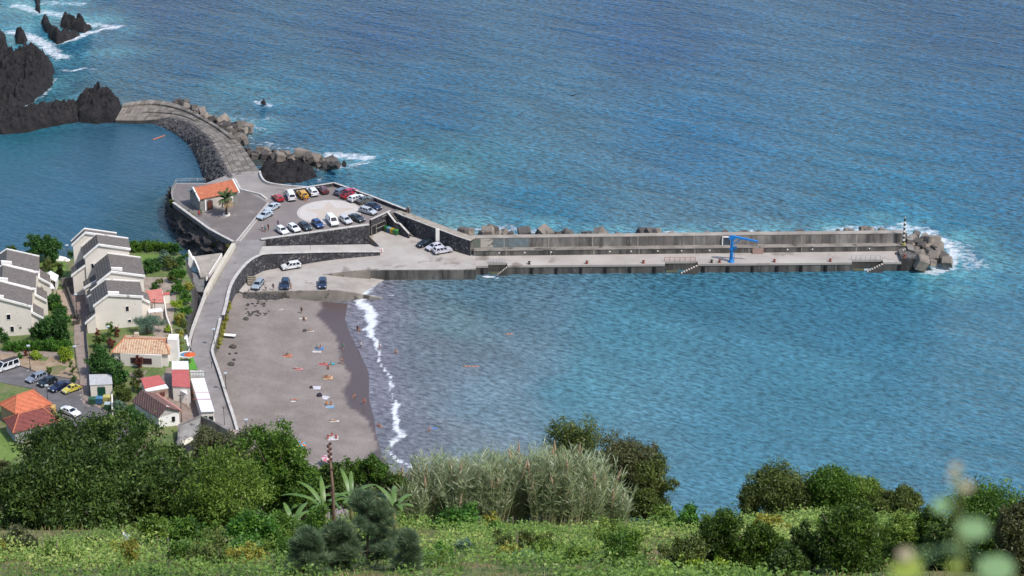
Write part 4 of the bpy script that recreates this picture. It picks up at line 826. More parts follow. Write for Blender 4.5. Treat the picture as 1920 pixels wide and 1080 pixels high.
# rubble on the pool side of the causeway (uncountable)
rub = MB(); bmv = []
r_ = random.Random(5)
WAT = [(390, 342), (380, 318), (372, 298), (358, 272), (336, 254), (310, 240), (286, 231)]
for i in range(1700):
    t_ = r_.random() ** 1.15; s = r_.random(); q0 = I3[min(int(t_ * 46), 59)]; a = q0; b = alongpl([P(*q, 0) for q in WAT], t_); x, y = lerp(a[:2], b, s * 1.02); z = (q0[2] + .1) * (1 - s) ** .8 - .15
    rad = r_.uniform(.35, .95) * (1 - .35 * t_)
    rub.box((x, y, z), (rad * 1.6, rad * 1.3, rad * 1.1), r_.uniform(0, 3), .7, Matrix.Rotation(r_.uniform(-.7, .7), 3, 'X') @ Matrix.Rotation(r_.uniform(-.7, .7), 3, 'Y'))
o = rub.build('rubble', rockmat((74, 72, 74), (122, 118, 118), (156, 150, 146))); kind(tag(o, 'slope of dark grey rubble on the pool side of the causeway', 'rubble'), 'stuff')
# rocks at the top of the beach
r_ = random.Random(8); rub = MB()
for i in range(150):
    if i < 95: a, b = r_.uniform(458, 530), 551 + abs(r_.gauss(0, 5)); b = min(b, 565 - (a - 458) * .08)
    elif i < 130: a, b = r_.gauss(478, 10), r_.gauss(587, 3)
    else: a, b = r_.uniform(462, 500), r_.gauss(570, 4)
    x, y, z = GB(a, b); rad = r_.uniform(.2, .65) * (1 if i < 95 else .6)
    rub.box((x, y, z + rad * .15), (rad * 2, rad * 1.6, rad * .9), r_.uniform(0, 3), .6, Matrix.Rotation(r_.uniform(-.4, .4), 3, 'X') @ Matrix.Rotation(r_.uniform(-.4, .4), 3, 'Y'))
o = rub.build('beach_stones', rockmat((66, 62, 62), (120, 112, 108), (160, 150, 142))); kind(tag(o, 'band of dark stones on the sand below the yard wall', 'stones'), 'stuff')
for i, (a, b, s, lb) in enumerate([(437, 651, 1.4, 'dark pointed rock on the sand by the road wall'), (433, 684, 1.3, 'dark round rock at the foot of the road wall'), (431, 664, .6, 'small dark stone left on the sand near the wall'), (443, 663, .6, 'small flat stone near the pointed rock'), (439, 675, .7, 'long flat stone lowest on the sand near the wall'), (461, 599, 1.1, 'flat dark stone on the sand below the stone band')]):
    p_ = GB(a, b); rockblock((p_[0], p_[1], p_[2] + .1), s, 520 + i, BLK3, 'beach_rock', lb, None, .7, False)
wallthing('quay_edge', 'stained concrete quay edge between the slipway and the pier', [(645, 510.5, 2.3), (700, 506.8, 2.3), (892, 505.8, 2.3)], -3, .5, PW2, cope=False)
scatter_line([(862, 437), (1100, 440), (1400, 440), (1690, 437)], 30, (2.0, 2.9), (1.2, 2.2), 4, 'small rocks behind the pier parapet', 'low grey-brown rock barely showing over the pier parapet', 600)
# ------------------------------------------------------------------ houses
TERR = tilemat((136, 126, 118), (106, 97, 92), 'y', .5, (152, 142, 136), .72); TERL = tilemat((104, 99, 95), (80, 77, 76), 'x', .55)  # one tile in two tones: sunny right slopes, shaded left slopes painted in
def gable_house(name, label, base, w, d, hl, ha, hr, af, rz, wallm, roofm, group=None, roofm2=None, cat='house', over=.35, verge=None, found=3.0, win=(), th=.18):
    """front wall faces the camera side (local y=0), ridge runs along local y; base = front left ground corner"""
    t = thing(name, label, cat, base, rz, group)
    prof = [(0, -found), (w, -found), (w, hr), (w * af, ha), (0, hl)]
    v = [(x, 0, z) for x, z in prof] + [(x, d, z) for x, z in prof]; n = 5
    MB().add(v, [tuple(range(n)), tuple(range(n, 2 * n))[::-1]] + [(i, (i + 1) % n, (i + 1) % n + n, i + n) for i in range(n)]).build('wall', wallm, t)
    sl = (hl - ha) / (w * af) if af else 0; sr = (hr - ha) / (w * (1 - af))
    y0, y1 = -over * .6, d + over * .6
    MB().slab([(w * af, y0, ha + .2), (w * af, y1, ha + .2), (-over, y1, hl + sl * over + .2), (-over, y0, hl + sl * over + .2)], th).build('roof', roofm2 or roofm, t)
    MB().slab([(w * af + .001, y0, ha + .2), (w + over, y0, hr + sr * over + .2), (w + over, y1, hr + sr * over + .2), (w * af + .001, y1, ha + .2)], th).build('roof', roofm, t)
    if verge:
        for yy in (y0 - .12, y1 - .18):
            mb = MB(); a, b, c = (-over, hl + sl * over + .2), (w * af, ha + .2), (w + over, hr + sr * over + .2)
            vv = []
            for x, z in (a, b, c): vv += [(x, yy, z - .25), (x, yy + .3, z - .25), (x, yy + .3, z + .2), (x, yy, z + .2)]
            mb.add(vv, [(0, 1, 2, 3), (8, 11, 10, 9)] + [(4 * i + k, 4 * i + 4 + k, 4 * i + 4 + (k + 1) % 4, 4 * i + (k + 1) % 4) for i in range(2) for k in range(4)])
            mb.build('verge', verge, t)
    for q in win: opening(t, w, d, *q)
    return t
def opening(t, w, d, side, u, z, ow, oh, m=None, nm='window', frame=True):
    m = m or GLASS; fr = WHITE
    if side == 'f': c, s, sf, rot = (u, -.03, z), (ow, .06, oh), None, 0
    elif side == 'r': c, s = (w + .03, u, z), (.06, ow, oh)
    elif side == 'l': c, s = (-.03, u, z), (.06, ow, oh)
    else: c, s = (u, d + .03, z), (ow, .06, oh)
    o = MB().box(c, s).build(nm, m, t)
    if frame:
        mb = MB(); e = .09
        if side in 'fb':
            for dx, dz, sx, sz in ((-ow / 2 - e / 2, 0, e, oh + 2 * e), (ow / 2 + e / 2, 0, e, oh + 2 * e), (0, oh / 2 + e / 2, ow, e), (0, -oh / 2 - e / 2, ow, e)): mb.box((c[0] + dx, c[1], c[2] + dz), (sx, .09, sz))
        else:
            for dx, dz, sx, sz in ((-ow / 2 - e / 2, 0, e, oh + 2 * e), (ow / 2 + e / 2, 0, e, oh + 2 * e), (0, oh / 2 + e / 2, ow, e), (0, -oh / 2 - e / 2, ow, e)): mb.box((c[0], c[1] + dx, c[2] + dz), (.09, sx, sz))
        mb.build('frame', fr, o)
def lean(t, x0, x1, y0, y1, zlo, zhi, lowside, wallm, roofm, verge, zb=-3):
    """lean-to wing, sloping down towards lowside: 'l' or 'r'"""
    zl_, zr_ = (zlo, zhi) if lowside == 'l' else (zhi, zlo)
    MB().prism([(x0, y0), (x1, y0), (x1, y1), (x0, y1)], zb, [zl_, zr_, zr_, zl_]).build('wing', wallm, t)
    MB().slab([(x0 - .25, y0 - .1, zl_ + .16), (x1, y0 - .1, zr_ + .16), (x1, y1 + .1, zr_ + .16), (x0 - .25, y1 + .1, zl_ + .16)], .14).build('wing_roof', roofm, t)
    MB().slab([(x0 - .4, y0 - .35, zl_ + .42), (x1, y0 - .35, zr_ + .42), (x1, y0 - .05, zr_ + .42), (x0 - .4, y0 - .05, zl_ + .42)], .5).build('verge', verge, t)
gt = 'terraced white houses with grey tiled roofs'
# right row, nearest first
def at_base(px, py): g = G(px, py); return g
D0 = at_base(181, 619); rz = R(13)
def off(b, dx, dy, a): x, y = rot2(dx, dy, a); return (b[0] + x, b[1] + y, b[2])
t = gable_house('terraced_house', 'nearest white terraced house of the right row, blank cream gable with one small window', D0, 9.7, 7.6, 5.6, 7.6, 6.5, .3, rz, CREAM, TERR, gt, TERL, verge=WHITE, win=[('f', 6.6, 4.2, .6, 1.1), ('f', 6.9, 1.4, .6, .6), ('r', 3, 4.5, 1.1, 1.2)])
lean(t, -1.9, .02, -1.2, 1.2, 2.2, 4.0, 'l', CREAM, TERL, WHITE); lean(t, 9.68, 11.6, 3.2, 7.4, 3.6, 5.0, 'r', CREAM, TERR, WHITE)
MB().slab([(2.9, .3, 8.2), (5.2, .3, 7.9), (5.2, .9, 7.9), (2.9, .9, 8.2)], .7).build('chimney', WHITE, t)
B_ = off(D0, 1.5, 8.9, rz)
t = gable_house('terraced_house', 'second white terraced house of the right row, roof one step above the nearest', B_, 9.4, 9.6, 6.8, 8.9, 7.3, .3, rz, CREAM, TERR, gt, TERL, verge=WHITE, found=5, win=[('r', 2.5, 5.2, 1.2, 1.2)])
lean(t, -2.2, .02, 1.0, 4.2, 3.0, 4.6, 'l', CREAM, TERL, WHITE); lean(t, -2.6, .02, 5.2, 8.6, 3.4, 5.0, 'l', CREAM, TERL, WHITE)
MB().slab([(2.9, .9, 9.5), (5.2, .9, 9.2), (5.2, 1.4, 9.2), (2.9, 1.4, 9.5)], .7).build('chimney', WHITE, t)
opening(t, 9.4, 9.6, 'l', 4.8, 1.5, 1.1, 2.0, M((150, 92, 50), rough=.6, name='orange_door'), 'door')
C_ = off(B_, -2.0, 10.2, rz)
t = gable_house('terraced_house', 'third white terraced house of the right row, rising a storey above the second', C_, 9.4, 5.6, 8.6, 11.0, 9.4, .32, rz, CREAM, TERR, gt, TERL, verge=WHITE, found=6, win=[('f', 1.6, 6.4, .8, 1.0)])
lean(t, -2.8, .02, .4, 4.4, 4.2, 6.4, 'l', CREAM, TERL, WHITE)
E_ = off(C_, -2.1, 5.9, rz)
t = gable_house('terraced_house', 'farthest white terraced house of the right row, its roof edge cutting the pool', E_, 9.2, 1.8, 9.2, 11.6, 10.0, .3, rz, CREAM, TERR, gt, TERL, verge=WHITE, found=7)
# left row
Lb = at_base(-40, 634); rz2 = R(10)
labs = ['nearest white terraced house of the left row, cream side wall with two small windows', 'middle white terraced house of the left row beside the white gazebo', 'farthest white terraced house of the left row below the round tree']
for i in range(3):
    o = off(Lb, i * .9 - .2 * i, i * 8.8, rz2)
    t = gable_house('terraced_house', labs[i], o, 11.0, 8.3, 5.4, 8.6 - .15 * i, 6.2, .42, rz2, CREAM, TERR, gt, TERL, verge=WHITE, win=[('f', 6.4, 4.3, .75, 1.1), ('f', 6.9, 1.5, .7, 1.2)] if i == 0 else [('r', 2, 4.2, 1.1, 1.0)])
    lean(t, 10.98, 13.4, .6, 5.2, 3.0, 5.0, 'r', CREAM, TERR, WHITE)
    MB().slab([(3.6, .3, 9.3), (5.8, .3, 8.9), (5.8, .8, 8.9), (3.6, .8, 9.3)], .7).build('chimney', WHITE, t)
# chapel-like hut with orange roof on the platform
OT = tilemat((214, 128, 92), (186, 104, 74), 'x', .45, (226, 150, 116), .7)
def axis_gable(name, label, corner, rz, L_, W_, he, hr, wallm, roofm, **k):     # ridge along local x
    t = thing(name, label, k.get('cat', 'house'), corner, rz)
    v = []
    for x in (0, L_):
        for y, z in ((0, -k.get('found', .5)), (W_, -k.get('found', .5)), (W_, he), (W_ / 2, hr), (0, he)): v.append((x, y, z))
    MB().add(v, [tuple(range(5))[::-1], tuple(range(5, 10))] + [(i, (i + 1) % 5, (i + 1) % 5 + 5, i + 5) for i in range(5)]).build('wall', wallm, t)
    o = k.get('over', .4); s = (hr - he) / (W_ / 2)
    MB().slab([(-o * .4, -o, he - s * o + .18), (L_ + o * .4, -o, he - s * o + .18), (L_ + o * .4, W_ / 2, hr + .18), (-o * .4, W_ / 2, hr + .18)], .16).build('roof', roofm, t)
    MB().slab([(-o * .4, W_ / 2 + .001, hr + .18), (L_ + o * .4, W_ / 2 + .001, hr + .18), (L_ + o * .4, W_ + o, he - s * o + .18), (-o * .4, W_ + o, he - s * o + .18)], .16).build('roof', roofm, t)
    if k.get('verge'):
        for xx in (-o * .4 - .3, L_ + o * .4):
            vv = []
            for y, z in ((-o - .15, he - s * (o + .15)), (W_ / 2, hr), (W_ + o + .15, he - s * (o + .15))): vv += [(xx, y, z - .15), (xx + .3, y, z - .15), (xx + .3, y, z + .36), (xx, y, z + .36)]
            MB().add(vv, [(0, 1, 2, 3), (8, 11, 10, 9)] + [(4 * i + q, 4 * i + 4 + q, 4 * i + 4 + (q + 1) % 4, 4 * i + (q + 1) % 4) for i in range(2) for q in range(4)]).build('verge', k['verge'], t)
    return t
cc = P3(375.5, 396.5, ZP)
GREYST = M((164, 162, 156), (132, 130, 126), 1.2, bump=.04, name='grey_stone')
t = axis_gable('chapel', 'small stone hall with orange tiled roof, white gable edges and an arched brown door', cc, R(31), 9.6, 5.6, 3.3, 4.9, GREYST, OT, verge=WHITE, cat='building')
MB().box((4.9, -.05, 1.55), (7.2, .1, 3.1)).build('white_front', M((226, 214, 200), (206, 194, 180), .7), t)
mb = MB(); pts = [(-.62, 0), (.62, 0), (.62, 1.7)] + [(.62 * math.cos(a), 1.7 + .62 * math.sin(a)) for a in np.linspace(.3, math.pi - .3, 6)] + [(-.62, 1.7)]
def plate(pts, x, y, th, z0=0): return [(x + a, y, z0 + b) for a, b in pts] + [(x + a, y - th, z0 + b) for a, b in pts]
def addplate(nm, pts, x, y, th, m, t, z0=0):
    n = len(pts); return MB().add(plate(pts, x, y, th, z0), [tuple(range(n)), tuple(range(n, 2 * n))[::-1]] + [(i, (i + 1) % n, (i + 1) % n + n, i + n) for i in range(n)]).build(nm, m, t)
addplate('door_surround', [(a * 1.35, b * 1.1) for a, b in pts], 2.45, -.1, .06, M((118, 116, 124), name='stone_surround'), t)
dr = addplate('door', pts, 2.45, -.16, .05, M((120, 66, 50), (94, 50, 40), 2, name='brown_wood'), t)
MB().box((1.36, -.12, 1.6), (.35, .12, 3.2)).build('white_pilaster', WHITE, t)
MB().box((-.06, 2.8, 3.7), (.08, .75, .9)).build('gable_window', M((104, 70, 84), (70, 110, 120), 2), t)
MB().box((8.2, -.12, 1.7), (.25, .12, 2.4)).build('white_pilaster', WHITE, t)
# village houses
VT = tilemat((220, 170, 132), (186, 126, 96), 'x', .5, (236, 206, 168), .56)
def hip(name, label, px, zt, wallm, roofm, ridge=.5, rise=1.8, wh=3, over=.5, group=None, cat='house'):
    """px: the four eave corners (front-left, front-right, back-right, back-left) in the photo at eave height zt above local ground"""
    g = G(*px[0]); ze = g[2] + zt; c = [P3(a, b, ze) for a, b in px]
    cxy = lerp(lerp(c[0], c[2], .5), lerp(c[1], c[3], .5), .5); t = thing(name, label, cat, (cxy[0], cxy[1], g[2]), 0, group)
    inn = [lerp(q[:2], cxy[:2], .09) for q in c]; MB().prism(inn, g[2] - 3, ze - .05).build('wall', wallm, t, world=True)
    ml, mr = lerp(c[0], c[3], .5), lerp(c[1], c[2], .5); r1, r2 = lerp(ml, mr, ridge * .5), lerp(ml, mr, 1 - ridge * .5); r1, r2 = (r1[0], r1[1], ze + rise), (r2[0], r2[1], ze + rise)
    mb = MB(); mb.add([c[0], c[1], c[2], c[3], r1, r2] + [(q[0], q[1], q[2] - .16) for q in c], [(0, 1, 5, 4), (1, 2, 5), (2, 3, 4, 5), (3, 0, 4), (0, 6, 7, 1), (1, 7, 8, 2), (2, 8, 9, 3), (3, 9, 6, 0), (6, 9, 8, 7)])
    mb.build('roof', roofm, t, world=True)
    mb = MB()
    for a, b in ((c[0], r1), (c[3], r1), (c[1], r2), (c[2], r2), (r1, r2)): mb.tube([(a[0], a[1], a[2] + .03), (b[0], b[1], b[2] + .03)], .12, 5)
    mb.build('ridge_tiles', MC.get('x') or M((226, 140, 104), (200, 118, 84), 2, name='ridge_tile'), t, world=True)
    return t, c, g
t, c, g = hip('villa', 'cream villa with a large weathered orange tile roof and dark shuttered windows', [(208, 661), (318, 664), (322, 632), (236, 628)], 3.0, CREAM, VT, .24, 1.3)
a, b = P3(226, 664, g[2] + 2.6), P3(303, 668, g[2] + 2.6)
MB().wall([(a[0], a[1] - .05), (b[0], b[1] - .05)], .4, g[2] - 4.5, g[2] + 2.9).build('front_wall', CREAM, t, world=True)
for x0, x1, y_ in ((245, 254, 663.5), (268, 284.5, 666)):
    fa, fb = P3(226, 664, g[2] + 2.6), P3(303, 668, g[2] + 2.6); a, b = lerp(fa, fb, (x0 - 226) / 77), lerp(fa, fb, (x1 - 226) / 77); MB().wall([(a[0], a[1] - .3), (b[0], b[1] - .3)], .1, g[2] + .9, g[2] + 2.1).build('shutter', M((74, 44, 50), (58, 36, 42), 2, name='maroon_shutter'), t, world=True)
for x_ in (297, 309): a = P3(x_, 679, g[2]); MB().box((a[0], a[1], g[2] + .8), (.25, .25, 3.2)).build('porch_post', WHITE, t, world=True)
a = P3(312, 676, g[2]); MB().box((a[0], a[1] + 1, g[2] + .5), (3.2, .3, 3.2)).build('porch_wall', M((146, 66, 54), (110, 56, 50), 1.5, name='red_paint'), t, world=True)
a = P3(325, 641, g[2] + 3.6); MB().box((a[0], a[1], g[2] + 1.5), (2.0, 2.6, 6.5)).build('roof_tower', WHITE, t, world=True)
a = P3(256, 628, g[2] + 4); MB().box((a[0], a[1], g[2] + 3.6), (.9, .8, 1.8)).build('chimney', M((228, 208, 184), rough=.9), t, world=True)
# low garden wall with stairs in front of villa, ends in green door
wallthing('garden_wall', 'cream garden wall with stepped top and a green door below the villa', [(232, 666, 9.2), (262, 676, 8.6), (300, 686, 8.3), (306, 685, 8.3)], 4.5, .3, CREAM, cope=True)
def boxhouse(name, label, px, h, wallm, roofm, shed=0.0, cat='house', over=.15, rth=.14, base=None, wins=(), posts=False):
    """px: roof corners (front-left, front-right, back-right, back-left); h height of the front eave above ground"""
    gz = base if base is not None else G(px[0][0], px[0][1])[2]
    zf_, zb_ = gz + h, gz + h + shed; c = [P3(*px[0], zf_), P3(*px[1], zf_), P3(*px[2], zb_), P3(*px[3], zb_)]
    m_ = lerp(c[0], c[2], .5); t = thing(name, label, cat, (m_[0], m_[1], gz)); inn = [lerp(q, m_, .04) for q in c]
    if posts:
        for k, q in enumerate(inn): MB().box((q[0], q[1], (gz - .3 + q[2] - .1) / 2), (.16, .16, q[2] - gz + .2)).build('post', wallm, t, world=True)
    else: MB().prism([q[:2] for q in inn], gz - 3, [q[2] - rth for q in inn]).build('wall', wallm, t, world=True)
    MB().slab([(q[0], q[1], q[2]) for q in c], rth).build('roof', roofm, t, world=True)
    for (u, z, ww, hh, m, nm) in wins:
        a, b = inn[0], inn[1]; p = lerp(a, b, u); ang = math.atan2(b[1] - a[1], b[0] - a[0])
        MB().box((p[0] + .05 * math.sin(ang), p[1] - .05 * math.cos(ang), gz + z), (ww, .1, hh), ang).build(nm, m, t, world=True)
    return t
GREEN = M((34, 92, 70), (24, 74, 60), 2, rough=.5, name='green_paint'); CORR = M((214, 212, 212), (190, 188, 188), 1.2, rough=.6, name='pale_sheeting')
REDR = M((214, 112, 104), (198, 98, 92), 1.0, rough=.6, name='red_roof', spots=((226, 130, 120), 1.5, .64)); ROOFW = M((266, 264, 266), (250, 246, 250), .6, rough=.6, name='white_roof', spots=((190, 186, 186), 1.1, .66))
boxhouse('utility_hut', 'small cream hut with flat pale roof and green double door behind the waste bins', [(168, 722), (211, 720), (209, 701), (167, 702)], 3.0, CREAM, CORR, .2, cat='hut', wins=[(.5, 1.3, 1.5, 2.2, GREEN, 'door'), (.5, 2.6, 1.0, .3, CORR, 'door_hood')])
boxhouse('shed', 'low house with a plain pinkish-red sheet roof left of the lane', [(271, 728), (310, 719), (298, 703), (264, 709)], 2.6, CREAM, REDR, .3, wins=[(.3, 1.2, .7, .9, GLASS, 'window'), (.7, 1.2, .7, .9, GLASS, 'window')])
boxhouse('porch', 'white flat porch roof below the pinkish-red sheet roof', [(274, 734), (316, 727), (311, 720), (271, 729)], 2.2, M((212, 190, 170), (150, 110, 90), 1), ROOFW, .2, cat='porch', wins=[(.35, 1, .9, .9, M((120, 70, 56), rough=.8), 'shutter'), (.72, 1, .9, .9, M((120, 70, 56), rough=.8), 'shutter')])
t = boxhouse('cottage', 'narrow cottage with salmon red flat roof and a white parapet beside the road', [(323, 724), (357, 726), (354, 693), (322, 693)], 3.2, CREAM, REDR, .2)
a, b = P3(322, 686, 12.6), P3(354, 686, 12.6)
boxhouse('terrace_block', 'white flat-topped block behind the salmon red roof', [(322, 692), (354, 692), (353, 677), (322, 677)], 3.6, WHITE, ROOFW, 0, cat='building')
boxhouse('canopy', 'pale canopy on posts in front of the salmon red roof', [(329, 727), (352, 740), (347, 716), (322, 717)], 2.4, CREAM, ROOFW, .3, cat='canopy', posts=True)
t = boxhouse('white_roofed_house', 'long house with a bright white sheet roof hugging the curved road', [(377, 772), (402, 771), (383, 708), (358, 710)], 3.0, CREAM, ROOFW, .2, wins=[(.3, 1.2, .8, 1.4, GREEN, 'door'), (.75, 1.4, .8, .8, GLASS, 'window')])
for (a0, b0) in (((359, 735.5), (392, 735.5)), ((362, 748.5), (396, 748.5))):
    zz = G(377, 772)[2] + 3.12; A_, B_2 = P3(*a0, zz), P3(*b0, zz); MB().wall([A_[:2], B_2[:2]], .1, zz - .02, zz + .06).build('red_seam', M((206, 110, 112), rough=.6), t, world=True)
t = boxhouse('roof_terrace', 'pale terrace with black railing above the bright white roof', [(357, 706), (384, 706), (382, 695), (356, 694)], 3.0, CREAM, M((214, 210, 200), (190, 184, 174), .8), 0, cat='terrace')
mb = MB(); A_, B_2 = P3(357, 706, G(357, 706)[2] + 3.0), P3(384, 706, G(357, 706)[2] + 3.0)
for k in range(6): p = lerp(A_, B_2, k / 5); mb.tube([p, (p[0], p[1], p[2] + .9)], .04)
mb.tube([(A_[0], A_[1], A_[2] + .9), (B_2[0], B_2[1], B_2[2] + .9)], .04); mb.build('railing', DARK, t, world=True)
BR = tilemat((122, 92, 86), (96, 72, 70), 'x', .5, (140, 108, 100), .75)
# brown roofed house: ridge runs down-right
gz = G(300, 790)[2]; f0 = P3(297, 783, gz + 2.4); f1 = P3(340, 770, gz + 2.6); b0 = P3(247, 752, gz + 2.4); apx = P3(313, 763, gz + 4.2); rb_ = P3(265, 731, gz + 4.2); b1 = P3(293, 738, gz + 2.6)
t = thing('brown_roofed_house', 'white-gabled house with a dark brown tiled roof above the lane', 'house', (apx[0], apx[1], gz))
MB().slab([f0, apx, rb_, b0], .16).build('roof', BR, t, world=True); MB().slab([apx, f1, b1, rb_], .16).build('roof', tilemat((150, 108, 98), (118, 84, 76), 'x', .5), t, world=True)
i0, i1, i2, i3 = lerp(f0, b1, .05), lerp(f1, b0, .05), lerp(b0, f1, .06), lerp(b1, f0, .06)
MB().prism([i0[:2], i1[:2], i3[:2], i2[:2]], gz - 3, [f0[2] - .2, f1[2] - .2, b1[2] - .2, b0[2] - .2]).build('wall', WHITE, t, world=True)
ga, gb, gc = (i0[0], i0[1], f0[2] - .25), (i1[0], i1[1], f1[2] - .25), (lerp(i0, i1, .42)[0], lerp(i0, i1, .42)[1], apx[2] - .1)
MB().slab([ga, gb, gc], .05).add([ga, gb, gc, (ga[0], ga[1] + .3, ga[2]), (gb[0], gb[1] + .3, gb[2]), (gc[0], gc[1] + .3, gc[2])], [(0, 1, 2), (3, 5, 4), (0, 3, 4, 1), (1, 4, 5, 2), (2, 5, 3, 0)]).build('gable', WHITE, t, world=True)
s_ = [lerp(apx, f1, 1.0), lerp(rb_, b1, 1.0)]
MB().wall([f1[:2], b1[:2]], .3, f1[2] - .3, [f1[2] + .1, b1[2] + .1]).build('pink_verge', M((222, 160, 146), (204, 138, 124), 1.5), t, world=True)
pth = lerp(i0, i1, .7); MB().box((pth[0], pth[1] - .1, gz + 1.1), (.8, .12, 1.0)).build('window', GLASS, t, world=True)
# grey ruin
RUIN = M((150, 144, 138), (112, 107, 103), .5, bump=.08, name='stained_grey_plaster', spots=((78, 75, 72), .7, .56))
gz = G(390, 840)[2]; t = thing('ruined_house', 'roofless grey stained building between the road end and the trees', 'ruin', P3(385, 820, gz))
rp = [(336, 796, 3.4), (376, 779, 3.8), (402, 791, 3.3), (428, 806, 2.6)]; pr = [P3(a, b, gz + z) for a, b, z in rp]
MB().wall([p[:2] for p in pr], .4, gz - 6, [p[2] for p in pr]).build('wall', RUIN, t, world=True)
p5 = P3(352, 830, gz + 1.5); MB().wall([pr[0][:2], (pr[0][0] + .6, pr[0][1] - 7)], .4, gz - 6, [pr[0][2], pr[0][2] - 1.6]).build('wall', RUIN, t, world=True)
MB().prism([pr[0][:2], pr[1][:2], (pr[1][0], pr[1][1] - 7), (pr[0][0], pr[0][1] - 7)], gz - 6, [pr[0][2] - .25, pr[1][2] - .25, pr[1][2] - 1.9, pr[0][2] - 1.9]).build('sloping_roof', M((168, 162, 156), (136, 130, 124), .6, bump=.05, spots=((96, 92, 88), .8, .6)), t, world=True)
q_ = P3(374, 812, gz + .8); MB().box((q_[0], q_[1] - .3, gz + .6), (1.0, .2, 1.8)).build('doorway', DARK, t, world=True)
boxhouse('lean_to', 'small lean-to with a cream sheet roof beside the grey ruin', [(346, 834), (364, 824), (358, 819), (341, 828)], 1.9, M((64, 62, 64), (48, 46, 50), 1), M((232, 224, 200), rough=.6), .5, cat='lean-to', base=G(352, 845)[2])
boxhouse('stone_hut', 'tiny stone hut with pinkish top where the road reaches the beach', [(428, 812), (442, 817), (449, 810), (434, 803)], 2.2, GREYST, M((206, 186, 176), (178, 160, 150), 1), .2, cat='hut')
# hipped roofs bottom left
OR2 = tilemat((226, 130, 92), (206, 112, 76), 'y', .9, (240, 144, 100), .72); DR2 = tilemat((150, 78, 68), (120, 62, 58), 'y', .9, (172, 96, 82), .72)
hip('orange_roofed_house', 'house with a bright orange hipped roof beside the parking lane', [(28, 776), (98, 757), (64, 730), (-4, 757)], 3.2, M((206, 176, 140), (180, 150, 120), .8), OR2, .62, 2.1)
hip('red_roofed_house', 'lower house with a dark red hipped roof in front of the bright orange one', [(24, 812), (112, 790), (96, 763), (6, 786)], 2.6, M((186, 184, 186), (160, 156, 158), .8), DR2, .5, 2.0)
a = P3(99, 768, 11); MB()
o = tag(MB().box((a[0], a[1], 10.4), (.9, 1.6, 2.6)).build('yellow_pillar', M((222, 186, 112), (204, 168, 96), 1.2)), 'ochre rendered pillar at the right corner of the two hipped roofs', 'pillar')
# pink roofed annex, garden furniture
t = boxhouse('annex', 'annex with a faded pink roof behind the garden terrace', [(284, 567), (308, 567), (303, 541), (273, 545)], 2.6, CREAM, M((224, 150, 136), (206, 120, 108), .8, name='pink_tiles', spots=((188, 70, 66), .9, .6)), .3)
boxhouse('annex', 'narrow red-roofed lean-to right of the faded pink roof', [(306, 553), (318, 552), (318, 547), (305, 549)], 2.2, CREAM, REDR, .1, cat='lean-to')
boxhouse('pergola', 'white patio canopy edged green under the nearest terraced house', [(279, 586), (305, 583), (302, 577), (277, 580)], 2.2, CREAM, ROOFW, .1, cat='canopy', posts=True)
wallthing('garden_wall', 'white wall descending along the edge of the gardens above the gully', [(302, 541, 9.2), (309, 567, 9.0), (312, 590, 8.9), (322, 618, 8.8)], 4, .25, CREAM, cope=False)
# white gazebo
g = G(92, 545); t = thing('gazebo', 'small white gabled gazebo with glass front beside the left terraced row', 'gazebo', g)
mb = MB(); mb.wall([(-1.5, 0), (-1.5, 3)], .15, 0, 2.2); mb.build('side_wall', WHITE, t); MB().wall([(1.5, 0), (1.5, 3)], .15, 0, 2.2).build('side_wall', WHITE, t)
MB().slab([(-1.7, -.2, 2.2), (0, -.2, 3.3), (0, 3.2, 3.3), (-1.7, 3.2, 2.2)], .12).build('roof', WHITE, t); MB().slab([(.001, -.2, 3.3), (1.7, -.2, 2.2), (1.7, 3.2, 2.2), (.001, 3.2, 3.3)], .12).build('roof', WHITE, t)
MB().box((0, .3, 1.1), (2.7, .1, 2.1)).build('glazing', GLASS, t)
for x_ in (-.9, 0, .9): MB().box((x_, .2, 1.1), (.12, .12, 2.2)).build('mullion', WHITE, t)
boxhouse('white_awning', 'white sheet roof stretched below the gazebo', [(79, 543), (103, 540), (95, 529), (75, 532)], 2.2, CREAM, ROOFW, .3, cat='canopy', posts=True)
g = G(110, 487); t = thing('upturned_boat', 'white upturned boat lying on the lawn behind the round tree', 'boat', g, R(-12))
hb = MB(); sec = []
for i in range(9):
    s = i / 8; w_ = 1.0 * math.sin(math.pi * min(.97, .12 + s * .83)) ** .6; sec.append([(-2.6 + 5.2 * s, w_ * math.cos(a), .9 * w_ * math.sin(a)) for a in np.linspace(0, math.pi, 7)])
hb.add([p for s in sec for p in s], [(i * 7 + k, i * 7 + k + 1, (i + 1) * 7 + k + 1, (i + 1) * 7 + k) for i in range(8) for k in range(6)] + [tuple(range(7)), tuple(range(56, 63))[::-1]])
hb.build('hull', WHITE, t, smooth=True); MB().tube([(-2.4, 0, .35), (0, 0, .95), (2.4, 0, .35)], .06).build('keel', M((200, 198, 192)), t)
# tiny beached dinghy near the road wall
g = GB(430, 632.5); t = thing('dinghy', 'small white dinghy on the sand under the road wall', 'boat', (g[0], g[1], g[2]), R(-10))
hb = MB(); sec = []
for i in range(7):
    s = i / 6; w_ = .75 * math.sin(math.pi * min(.95, .2 + s * .75)) ** .6; sec.append([(-1.5 + 3 * s, w_ * math.cos(a), .55 + .5 * w_ * math.sin(a)) for a in np.linspace(math.pi, 2 * math.pi, 7)])
hb.add([p for s in sec for p in s], [(i * 7 + k, i * 7 + k + 1, (i + 1) * 7 + k + 1, (i + 1) * 7 + k) for i in range(6) for k in range(6)] + [tuple(range(7)), tuple(range(42, 49))[::-1]])
hb.build('hull', M((92, 84, 80), (70, 64, 62), 1), t, smooth=True); MB().wall([(-1.4, 0), (1.4, 0)], 1.1, .5, .6).build('deck', WHITE, t)
